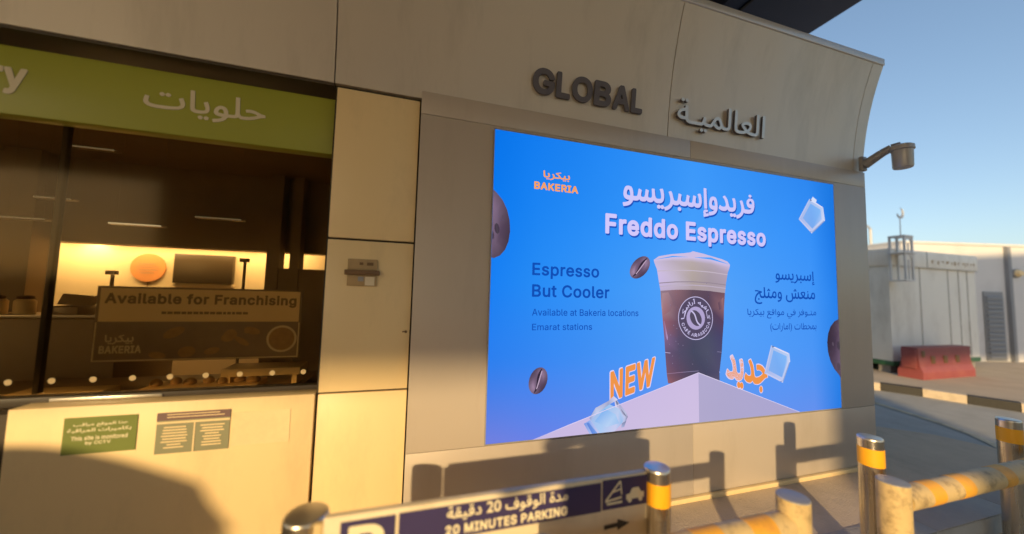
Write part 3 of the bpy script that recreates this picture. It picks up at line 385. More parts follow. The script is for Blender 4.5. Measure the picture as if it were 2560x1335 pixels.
  'N':(588,[[(58,-50),(38,-45),(23,-34),(13,-18),(10,-2),(10,510),(13,526),(19,538),(38,554),(58,559),(142,559),(166,549),(178,536),(346,271),(349,278),(349,510),(354,531),(370,550),(390,558),(466,559),(491,550),(506,534),(513,510),(513,-2),(510,-18),(503,-30),(486,-44),(466,-50),(382,-50),(366,-46),(354,-38),(178,234),(175,226),(175,-2),(172,-18),(158,-37),(138,-48)]]),
  'W':(751,[[(150,-50),(134,-46),(122,-38),(107,-14),(-33,498),(-32,522),(-21,542),(-2,556),(18,559),(90,558),(106,553),(119,542),(130,522),(194,280),(258,524),(269,542),(282,553),(302,559),(386,559),(406,551),(421,538),(428,522),(490,285),(494,286),(555,522),(566,542),(582,555),(602,559),(674,559),(690,555),(703,546),(717,526),(719,498),(578,-14),(567,-34),(550,-46),(526,-50),(446,-49),(430,-44),(418,-34),(407,-14),(342,222),(278,-14),(270,-29),(258,-42),(238,-49)]]),
 },
}
# outlines of the Arabic words on the signs and the screen, in thousandths
ARABIC = {
 'بيكريا':[[(590,-250),(577,-239),(549,-164),(548,-149),(555,-141),(655,-98),(725,-49),(767,1),(780,32),(790,71),(798,126),(795,196),(776,276),(750,351),(730,396),(729,406),(736,416),(815,446),(825,445),(835,437),(870,370),(927,171),(940,145),(960,129),(995,122),(1155,126),(1205,138),(1225,150),(1235,161),(1243,186),(1237,226),(1218,271),(1182,331),(1125,397),(1020,466),(998,491),(999,521),(1010,550),(1030,569),(1080,597),(1165,633),(1365,703),(1375,705),(1385,701),(1425,641),(1426,631),(1419,621),(1225,552),(1140,519),(1129,511),(1238,441),(1270,417),(1285,401),(1335,310),(1381,206),(1406,166),(1425,149),(1450,134),(1505,122),(1540,124),(1575,131),(1593,141),(1605,156),(1618,186),(1627,221),(1653,386),(1660,396),(1670,399),(1755,378),(1765,366),(1745,201),(1747,161),(1755,145),(1790,129),(1855,122),(1925,124),(1965,136),(1980,151),(1987,171),(1991,201),(1990,251),(1964,391),(1936,446),(1935,456),(1945,468),(2035,491),(2046,486),(2061,461),(2076,426),(2099,316),(2104,241),(2098,161),(2087,111),(2065,64),(2034,26),(1995,1),(1955,-14),(1920,-20),(1865,-23),(1785,-19),(1750,-11),(1725,-1),(1705,13),(1680,40),(1650,10),(1605,-12),(1545,-22),(1470,-22),(1425,-13),(1390,3),(1347,36),(1320,69),(1315,69),(1280,31),(1245,8),(1210,-7),(1160,-18),(1090,-23),(965,-22),(930,-15),(895,7),(890,3),(871,-44),(845,-85),(812,-124),(775,-157),(735,-186),(690,-212),(635,-237)],[(320,-209),(300,-200),(285,-186),(275,-169),(271,-149),(274,-124),(282,-109),(295,-93),(315,-81),(340,-77),(370,-85),(395,-109),(405,-137),(416,-114),(430,-95),(445,-84),(465,-78),(490,-79),(510,-87),(529,-104),(540,-124),(543,-154),(536,-174),(522,-194),(500,-207),(475,-212),(445,-205),(420,-184),(405,-154),(395,-181),(375,-201),(350,-211)],[(1590,-209),(1570,-200),(1555,-186),(1545,-169),(1541,-149),(1544,-124),(1552,-109),(1565,-93),(1585,-81),(1610,-77),(1640,-85),(1665,-109),(1675,-137),(1686,-114),(1700,-95),(1715,-84),(1735,-78),(1760,-79),(1780,-87),(1799,-104),(1810,-124),(1813,-149),(1806,-174),(1792,-194),(1770,-207),(1745,-212),(1715,-205),(1690,-184),(1675,-154),(1665,-181),(1645,-201),(1620,-211)],[(1970,-209),(1945,-203),(1925,-189),(1910,-164),(1906,-139),(1912,-114),(1926,-94),(1950,-78),(1975,-74),(2000,-80),(2021,-94),(2037,-119),(2041,-144),(2035,-169),(2020,-190),(1995,-206)],[(225,-19),(175,-6),(145,11),(128,26),(101,66),(86,111),(75,196),(54,691),(60,706),(70,710),(155,710),(165,706),(171,696),(194,221),(204,161),(220,137),(235,129),(265,124),(360,124),(402,131),(415,139),(425,151),(435,201),(433,266),(408,391),(380,446),(379,456),(386,466),(475,491),(490,486),(520,426),(539,341),(548,256),(543,166),(527,101),(510,68),(495,47),(475,26),(445,6),(385,-15),(315,-23)]],
 'فريدو|إسبريسو':[[(3210,-325),(3196,-321),(3188,-311),(3176,-255),(3177,-241),(3181,-234),(3196,-227),(3180,-192),(3176,-171),(3176,-143),(3186,-108),(3214,-73),(3252,-52),(3301,-45),(3329,-48),(3357,-56),(3369,-73),(3357,-137),(3343,-147),(3301,-141),(3286,-143),(3274,-150),(3274,-164),(3280,-175),(3308,-195),(3371,-176),(3385,-178),(3397,-192),(3409,-227),(3414,-248),(3410,-262),(3399,-270),(3343,-289)],[(46,-249),(36,-234),(18,-150),(25,-132),(32,-127),(123,-110),(179,-92),(225,-66),(259,-31),(249,-27),(179,-22),(123,0),(95,21),(79,39),(62,67),(51,95),(43,137),(43,186),(47,235),(62,298),(77,340),(102,391),(116,410),(144,429),(200,446),(249,448),(305,436),(333,422),(347,410),(373,368),(393,312),(407,242),(414,130),(424,126),(480,126),(522,131),(536,136),(544,144),(557,172),(567,207),(599,375),(613,391),(627,392),(704,363),(714,354),(718,340),(699,228),(697,172),(704,144),(711,137),(732,128),(760,126),(802,131),(816,142),(825,158),(841,214),(864,382),(871,396),(886,402),(970,382),(979,375),(984,361),(969,228),(966,179),(971,151),(977,139),(991,131),(1033,126),(1061,129),(1082,138),(1096,156),(1104,179),(1108,214),(1107,284),(1096,424),(1098,438),(1103,445),(1117,451),(1194,454),(1208,446),(1212,438),(1229,263),(1238,214),(1252,172),(1264,151),(1285,135),(1313,127),(1355,126),(1411,130),(1437,137),(1451,151),(1460,179),(1463,228),(1456,291),(1435,389),(1407,445),(1407,459),(1411,466),(1425,474),(1509,495),(1526,487),(1544,452),(1556,424),(1578,312),(1583,242),(1578,165),(1563,102),(1544,65),(1516,30),(1474,1),(1439,-13),(1397,-23),(1327,-27),(1283,-24),(1257,-16),(1229,-1),(1201,24),(1180,52),(1173,49),(1156,25),(1131,2),(1103,-14),(1068,-24),(1012,-27),(963,-19),(928,-2),(900,28),(869,-3),(837,-18),(795,-25),(739,-27),(704,-22),(676,-11),(655,4),(627,34),(589,-3),(543,-21),(494,-26),(396,-29),(374,-80),(354,-110),(312,-156),(284,-178),(221,-211),(179,-227),(102,-246),(60,-252)],[(1614,-251),(1605,-241),(1579,-174),(1572,-172),(1551,-200),(1537,-209),(1516,-215),(1495,-215),(1470,-206),(1453,-192),(1439,-169),(1418,-197),(1397,-210),(1369,-216),(1341,-210),(1320,-196),(1306,-178),(1299,-157),(1300,-129),(1306,-112),(1320,-94),(1348,-76),(1376,-73),(1399,-80),(1419,-94),(1439,-120),(1451,-101),(1467,-85),(1488,-75),(1509,-73),(1537,-80),(1556,-94),(1571,-115),(1579,-141),(1663,-106),(1698,-87),(1740,-57),(1775,-23),(1796,4),(1809,39),(1820,88),(1825,144),(1822,193),(1811,249),(1786,326),(1757,396),(1758,410),(1768,422),(1845,449),(1859,448),(1866,444),(1906,368),(1955,193),(1968,158),(1978,143),(1992,133),(2027,126),(2055,127),(2083,134),(2097,143),(2108,158),(2126,221),(2152,389),(2167,403),(2257,382),(2268,375),(2273,361),(2256,249),(2252,200),(2257,165),(2265,150),(2286,136),(2349,126),(2419,133),(2436,151),(2459,221),(2488,375),(2498,389),(2517,391),(2594,362),(2602,354),(2606,340),(2588,228),(2586,158),(2592,144),(2601,135),(2622,128),(2650,126),(2692,132),(2706,144),(2713,159),(2731,228),(2755,391),(2762,399),(2776,402),(2853,383),(2867,375),(2872,361),(2854,179),(2860,145),(2867,137),(2881,130),(2930,126),(2958,131),(2979,144),(2989,165),(2996,207),(2993,263),(2980,340),(2965,396),(2940,445),(2940,459),(2951,472),(3042,495),(3059,487),(3071,466),(3089,424),(3109,333),(3116,256),(3112,172),(3098,109),(3077,60),(3045,18),(3006,-10),(2972,-22),(2951,-25),(2902,-27),(2867,-23),(2825,-6),(2790,26),(2755,-4),(2727,-17),(2678,-26),(2622,-26),(2587,-20),(2562,-10),(2538,8),(2517,33),(2482,1),(2447,-17),(2398,-25),(2328,-26),(2286,-22),(2246,-10),(2216,8),(2188,39),(2146,-1),(2118,-15),(2090,-22),(2034,-27),(1985,-25),(1957,-18),(1929,-1),(1922,-7),(1906,-45),(1880,-87),(1845,-127),(1804,-164),(1754,-199),(1705,-225),(1635,-252)],[(3427,-248),(3418,-234),(3400,-150),(3406,-133),(3420,-126),(3511,-108),(3560,-92),(3607,-66),(3640,-31),(3560,-27),(3518,-16),(3476,12),(3446,53),(3428,109),(3424,179),(3433,249),(3454,326),(3472,368),(3493,403),(3525,428),(3560,442),(3595,448),(3637,447),(3679,438),(3719,417),(3736,396),(3762,340),(3782,270),(3792,200),(3796,116),(3790,25),(3782,-17),(3772,-45),(3752,-87),(3715,-136),(3686,-162),(3637,-195),(3595,-215),(3525,-237),(3441,-252)],[(4652,-251),(4644,-241),(4617,-172),(4610,-175),(4599,-192),(4582,-206),(4568,-212),(4547,-216),(4526,-213),(4505,-204),(4486,-185),(4477,-166),(4463,-190),(4445,-206),(4421,-215),(4400,-215),(4372,-206),(4349,-185),(4338,-157),(4339,-129),(4344,-114),(4358,-94),(4386,-77),(4414,-73),(4442,-82),(4463,-99),(4477,-123),(4490,-101),(4505,-86),(4526,-76),(4547,-73),(4575,-80),(4595,-94),(4610,-115),(4617,-143),(4624,-137),(4701,-106),(4743,-83),(4778,-58),(4814,-24),(4835,4),(4848,39),(4859,88),(4864,144),(4861,193),(4852,242),(4825,326),(4796,396),(4797,410),(4801,417),(4883,449),(4897,449),(4904,445),(4945,368),(4996,186),(5007,158),(5024,137),(5044,128),(5065,126),(5177,128),(5233,134),(5289,151),(5310,167),(5328,186),(5324,191),(5261,190),(5219,200),(5177,223),(5145,256),(5120,305),(5109,361),(5111,417),(5128,465),(5154,501),(5184,528),(5224,550),(5268,562),(5317,563),(5359,555),(5399,536),(5429,510),(5459,466),(5476,410),(5480,347),(5476,270),(5462,193),(5443,137),(5424,102),(5387,57),(5352,27),(5317,8),(5268,-8),(5205,-21),(5142,-25),(5037,-26),(5002,-20),(4967,0),(4945,-45),(4918,-87),(4883,-128),(4843,-164),(4792,-199),(4740,-227),(4673,-252)],[(2188,-213),(2160,-208),(2136,-192),(2121,-171),(2115,-143),(2121,-115),(2139,-88),(2160,-75),(2188,-70),(2216,-77),(2237,-92),(2252,-115),(2258,-143),(2252,-171),(2237,-192),(2216,-207)],[(3987,-24),(3945,-14),(3903,4),(3854,39),(3847,46),(3842,60),(3882,159),(3896,174),(3910,175),(3945,152),(3980,136),(4008,129),(4043,126),(4078,128),(4113,137),(4135,151),(4149,172),(4156,193),(4158,221),(4148,277),(4119,361),(4083,417),(4028,480),(4028,494),(4036,506),(4106,539),(4120,542),(4134,534),(4164,501),(4211,444),(4239,403),(4265,326),(4299,200),(4316,160),(4337,135),(4372,126),(4456,131),(4477,138),(4490,151),(4498,172),(4501,200),(4497,277),(4474,389),(4446,445),(4446,459),(4462,473),(4540,494),(4554,494),(4565,487),(4592,431),(4613,340),(4621,277),(4621,214),(4616,158),(4602,102),(4580,60),(4547,23),(4512,0),(4456,-19),(4407,-25),(4344,-26),(4316,-22),(4281,-6),(4257,11),(4225,47),(4183,6),(4134,-18),(4071,-27)],[(3224,-19),(3216,-10),(3214,4),(3195,697),(3203,710),(3210,713),(3301,714),(3315,704),(3319,690),(3339,-3),(3331,-17),(3322,-21),(3238,-22)],[(3579,123),(3623,118),(3658,123),(3674,130),(3670,193),(3657,256),(3637,298),(3623,315),(3609,321),(3595,319),(3576,298),(3562,270),(3551,228),(3547,186),(3550,158),(3560,136)],[(218,130),(277,126),(292,130),(288,200),(270,270),(249,308),(235,319),(221,321),(200,306),(184,277),(172,242),(166,193),(172,158),(176,151),(186,141)],[(5279,340),(5331,342),(5355,347),(5358,354),(5356,396),(5346,424),(5324,452),(5303,461),(5282,462),(5259,452),(5240,433),(5232,410),(5234,382),(5242,361),(5257,347)],[(5247,598),(5223,613),(5210,634),(5209,662),(5221,683),(5247,701),(5282,706),(5310,700),(5336,683),(5346,669),(5350,648),(5345,627),(5334,613),(5317,602),(5296,594),(5268,593)]],
 'إسبريسو':[[(3205,-313),(3199,-308),(3186,-248),(3190,-240),(3218,-233),(3197,-203),(3187,-173),(3189,-133),(3198,-108),(3225,-78),(3265,-60),(3300,-56),(3350,-65),(3355,-68),(3358,-78),(3347,-133),(3340,-136),(3295,-130),(3275,-135),(3263,-148),(3264,-168),(3275,-185),(3300,-204),(3310,-207),(3380,-188),(3387,-198),(3402,-253),(3395,-259),(3340,-278)],[(1625,-243),(1615,-237),(1586,-153),(1590,-147),(1690,-104),(1757,-58),(1785,-29),(1804,-3),(1824,52),(1836,127),(1832,197),(1814,277),(1788,352),(1768,397),(1768,407),(1774,412),(1850,439),(1860,434),(1895,367),(1945,187),(1959,152),(1970,136),(1985,124),(2000,118),(2025,115),(2055,116),(2085,123),(2102,132),(2115,149),(2136,217),(2162,382),(2170,392),(2255,371),(2262,362),(2244,247),(2241,197),(2245,167),(2253,147),(2265,135),(2285,125),(2350,115),(2420,121),(2435,131),(2445,145),(2466,202),(2498,372),(2505,381),(2585,354),(2594,347),(2577,227),(2573,177),(2576,152),(2585,135),(2600,123),(2620,117),(2650,115),(2680,117),(2700,123),(2714,137),(2725,157),(2742,227),(2766,387),(2775,391),(2850,372),(2861,362),(2843,177),(2849,142),(2860,129),(2875,121),(2930,115),(2965,122),(2985,135),(3000,162),(3007,202),(3004,262),(2989,347),(2976,397),(2951,447),(2951,457),(2960,463),(3040,484),(3050,480),(3063,457),(3078,422),(3100,317),(3105,242),(3101,172),(3088,112),(3066,62),(3035,24),(3000,0),(2970,-11),(2940,-15),(2870,-12),(2825,7),(2805,25),(2790,46),(2760,14),(2725,-6),(2675,-15),(2615,-15),(2580,-6),(2556,7),(2515,54),(2495,27),(2460,1),(2425,-11),(2380,-16),(2310,-14),(2255,-2),(2215,23),(2190,59),(2163,27),(2140,9),(2110,-6),(2085,-12),(2020,-16),(1980,-13),(1950,-2),(1920,23),(1907,-18),(1885,-59),(1855,-100),(1820,-136),(1780,-168),(1725,-203),(1665,-230)],[(50,-238),(30,-153),(30,-143),(37,-138),(145,-115),(200,-94),(245,-63),(265,-40),(279,-18),(180,-11),(133,7),(90,43),(70,74),(62,97),(54,137),(54,187),(58,232),(71,292),(87,337),(113,387),(125,404),(150,419),(200,435),(250,437),(300,426),(335,407),(363,362),(389,282),(400,207),(405,115),(480,115),(530,120),(550,135),(563,157),(573,187),(610,372),(620,382),(700,352),(706,347),(685,192),(686,172),(695,137),(715,122),(740,116),(780,116),(810,122),(830,144),(846,187),(878,387),(890,390),(965,372),(973,362),(955,177),(961,142),(970,130),(985,122),(1035,115),(1065,118),(1090,131),(1105,149),(1115,177),(1119,217),(1118,282),(1108,432),(1115,440),(1195,442),(1202,432),(1222,237),(1242,167),(1257,142),(1280,125),(1315,116),(1355,115),(1410,119),(1440,127),(1460,145),(1470,172),(1474,232),(1466,297),(1446,392),(1418,447),(1418,457),(1425,463),(1510,484),(1519,477),(1535,447),(1545,422),(1567,312),(1572,242),(1567,167),(1558,122),(1535,71),(1502,32),(1465,9),(1430,-5),(1390,-13),(1320,-16),(1280,-12),(1255,-3),(1225,16),(1205,36),(1175,76),(1160,47),(1135,19),(1110,2),(1070,-12),(1010,-16),(960,-7),(925,15),(900,48),(875,17),(840,-5),(805,-13),(740,-16),(705,-11),(676,2),(648,27),(630,54),(595,16),(555,-6),(505,-15),(390,-16),(365,-73),(346,-103),(305,-147),(275,-170),(220,-200),(180,-215),(100,-235),(60,-241)],[(1355,-203),(1335,-194),(1319,-178),(1310,-158),(1310,-133),(1319,-113),(1335,-95),(1360,-85),(1380,-85),(1405,-96),(1420,-113),(1429,-133),(1429,-158),(1420,-178),(1400,-197),(1380,-204)],[(1490,-203),(1470,-193),(1453,-173),(1447,-153),(1449,-128),(1460,-106),(1480,-90),(1505,-84),(1525,-87),(1544,-98),(1561,-118),(1566,-138),(1564,-163),(1553,-183),(1535,-198),(1515,-204)],[(2165,-198),(2145,-186),(2132,-168),(2126,-143),(2129,-123),(2141,-103),(2160,-87),(2185,-81),(2205,-84),(2228,-98),(2242,-118),(2247,-143),(2243,-163),(2230,-183),(2210,-197),(2185,-202)],[(3230,-9),(3225,2),(3205,692),(3215,703),(3295,703),(3305,699),(3308,692),(3328,-3),(3325,-8),(3315,-11)],[(237,117),(300,115),(302,167),(294,227),(286,257),(270,297),(245,326),(220,332),(200,322),(176,287),(161,242),(155,187),(162,152),(180,131),(215,119)]],
 'منعش ومثلج':[[(349,-405),(279,-399),(202,-383),(146,-360),(90,-324),(53,-286),(19,-230),(4,-181),(-1,-125),(5,-55),(31,36),(56,99),(95,169),(146,236),(207,295),(258,334),(335,379),(328,387),(272,400),(195,411),(118,412),(41,404),(34,414),(21,463),(27,475),(111,491),(202,492),(272,481),(440,443),(573,434),(580,428),(581,421),(581,330),(573,326),(496,317),(476,309),(486,246),(507,190),(524,163),(538,148),(580,125),(643,115),(692,117),(727,126),(745,141),(752,162),(755,274),(738,687),(741,700),(748,703),(832,703),(843,694),(863,225),(875,176),(888,149),(902,133),(930,119),(965,115),(1021,121),(1042,128),(1064,148),(1075,169),(1085,204),(1114,379),(1119,391),(1126,392),(1203,372),(1213,365),(1196,246),(1193,197),(1195,162),(1203,142),(1217,132),(1245,122),(1329,115),(1350,117),(1364,123),(1378,135),(1393,155),(1420,211),(1478,365),(1493,393),(1518,420),(1546,436),(1574,446),(1609,452),(1644,452),(1672,446),(1702,435),(1728,420),(1750,400),(1778,337),(1794,274),(1797,190),(1789,127),(1769,71),(1742,32),(1707,5),(1658,-10),(1616,-8),(1560,6),(1518,27),(1469,62),(1462,63),(1434,25),(1406,1),(1378,-11),(1329,-16),(1252,-13),(1203,-3),(1168,16),(1154,30),(1140,52),(1098,14),(1056,-6),(1000,-15),(916,-14),(888,-6),(865,8),(843,29),(825,56),(783,15),(762,3),(727,-9),(650,-16),(559,-9),(524,2),(496,17),(471,36),(447,63),(423,106),(403,162),(387,274),(384,277),(349,259),(286,216),(234,169),(195,124),(157,64),(118,-27),(107,-69),(104,-132),(115,-181),(141,-223),(181,-256),(230,-279),(286,-293),(349,-300),(426,-297),(489,-285),(573,-260),(583,-272),(610,-342),(601,-350),(559,-368),(482,-391),(412,-402)],[(1896,-237),(1877,-153),(1876,-146),(1881,-139),(1973,-121),(2043,-96),(2092,-63),(2125,-20),(2120,-15),(2057,-19),(2001,-11),(1974,1),(1954,15),(1924,51),(1906,99),(1900,162),(1908,246),(1930,323),(1965,393),(1980,410),(1994,418),(2029,431),(2064,437),(2106,436),(2141,427),(2178,407),(2198,379),(2224,316),(2240,246),(2249,169),(2249,78),(2243,22),(2227,-41),(2211,-76),(2175,-125),(2148,-150),(2099,-184),(2057,-204),(1994,-225),(1910,-240)],[(2820,-238),(2750,-219),(2715,-203),(2681,-181),(2638,-139),(2605,-83),(2592,-20),(2595,64),(2609,148),(2633,239),(2638,247),(2645,248),(2726,204),(2699,64),(2695,8),(2703,-41),(2712,-62),(2729,-84),(2771,-114),(2806,-128),(2841,-135),(2918,-138),(2960,-133),(2995,-125),(3031,-111),(3065,-87),(3093,-55),(3107,-20),(3114,36),(3110,127),(3095,225),(3068,351),(3069,358),(3079,365),(3156,393),(3163,393),(3170,386),(3204,218),(3224,155),(3238,134),(3254,122),(3296,115),(3331,123),(3345,137),(3358,162),(3378,246),(3394,379),(3401,390),(3482,372),(3491,365),(3474,176),(3485,134),(3506,121),(3548,115),(3583,118),(3611,132),(3630,162),(3637,197),(3634,358),(3626,428),(3628,435),(3639,440),(3709,443),(3721,435),(3734,288),(3745,218),(3763,162),(3786,133),(3821,118),(3877,116),(3940,125),(4017,151),(4024,155),(4010,176),(3962,239),(3911,295),(3898,323),(3888,358),(3885,400),(3894,414),(3909,428),(3961,457),(4024,478),(4087,488),(4164,488),(4213,479),(4255,460),(4276,443),(4287,428),(4294,407),(4294,372),(4279,295),(4250,225),(4198,148),(4234,135),(4304,119),(4402,116),(4437,126),(4455,141),(4466,162),(4477,197),(4507,379),(4514,392),(4598,372),(4606,365),(4589,246),(4588,176),(4594,155),(4605,139),(4626,127),(4654,119),(4724,115),(4745,122),(4761,134),(4776,155),(4794,190),(4849,337),(4876,393),(4904,421),(4948,443),(4990,452),(5032,451),(5074,440),(5109,421),(5130,404),(5141,386),(5158,345),(5173,295),(5180,239),(5180,190),(5174,134),(5162,92),(5140,50),(5116,23),(5088,4),(5060,-7),(5011,-10),(4948,5),(4899,28),(4850,63),(4843,60),(4822,29),(4801,10),(4780,-4),(4759,-11),(4682,-16),(4612,-6),(4570,15),(4549,36),(4535,59),(4495,15),(4456,-6),(4402,-15),(4318,-14),(4269,-8),(4199,11),(4157,30),(4101,63),(4038,27),(3961,-2),(3898,-13),(3821,-15),(3786,-9),(3744,15),(3718,43),(3695,78),(3676,43),(3646,13),(3618,-4),(3583,-13),(3527,-16),(3485,-9),(3453,8),(3422,44),(3415,45),(3380,8),(3338,-12),(3268,-15),(3240,-8),(3219,4),(3214,-6),(3193,-76),(3171,-118),(3130,-167),(3092,-195),(3044,-218),(2981,-235),(2890,-243)],[(314,-133),(293,-124),(275,-104),(269,-83),(270,-62),(279,-40),(300,-21),(321,-15),(342,-16),(363,-25),(378,-41),(387,-62),(387,-90),(377,-111),(356,-128),(335,-135)],[(2039,113),(2064,107),(2092,107),(2127,113),(2150,120),(2146,197),(2132,260),(2108,309),(2092,326),(2078,332),(2057,330),(2035,309),(2017,274),(2005,232),(2001,183),(2007,148),(2018,127)],[(1601,127),(1637,122),(1672,129),(1693,152),(1703,190),(1700,246),(1680,302),(1651,345),(1637,356),(1623,361),(1609,359),(1595,352),(1571,323),(1544,267),(1511,176),(1553,146)],[(4984,127),(5018,122),(5053,128),(5075,148),(5086,190),(5083,246),(5063,302),(5035,344),(5018,357),(5004,361),(4990,359),(4976,351),(4954,323),(4927,267),(4894,176),(4941,144)],[(4112,218),(4115,215),(4150,253),(4182,309),(4194,358),(4186,393),(4157,406),(4108,411),(4059,406),(3987,386),(3985,379),(4027,330)],[(1056,454),(1037,463),(1024,477),(1019,491),(1023,512),(1035,527),(1056,538),(1077,542),(1106,540),(1098,544),(1089,561),(1088,582),(1102,603),(1126,616),(1161,618),(1189,606),(1203,591),(1208,575),(1203,554),(1196,544),(1189,540),(1224,541),(1245,536),(1266,521),(1275,505),(1274,484),(1259,464),(1231,452),(1203,451),(1175,462),(1157,484),(1156,505),(1170,526),(1168,529),(1126,528),(1125,526),(1136,512),(1140,498),(1138,484),(1130,470),(1112,458),(1098,452),(1077,450)],[(4493,454),(4472,466),(4459,484),(4458,505),(4472,526),(4493,538),(4521,542),(4549,535),(4569,519),(4577,505),(4578,491),(4573,477),(4563,466),(4535,452),(4514,450)],[(3296,491),(3272,512),(3267,526),(3271,547),(3283,561),(3303,573),(3324,576),(3353,575),(3337,596),(3336,617),(3352,640),(3380,652),(3415,651),(3440,638),(3452,624),(3456,610),(3451,589),(3439,575),(3471,576),(3492,571),(3513,556),(3522,540),(3522,519),(3506,498),(3478,486),(3450,486),(3422,497),(3405,519),(3405,540),(3419,561),(3415,564),(3373,563),(3388,533),(3383,512),(3373,501),(3359,491),(3338,485),(3317,485)]],
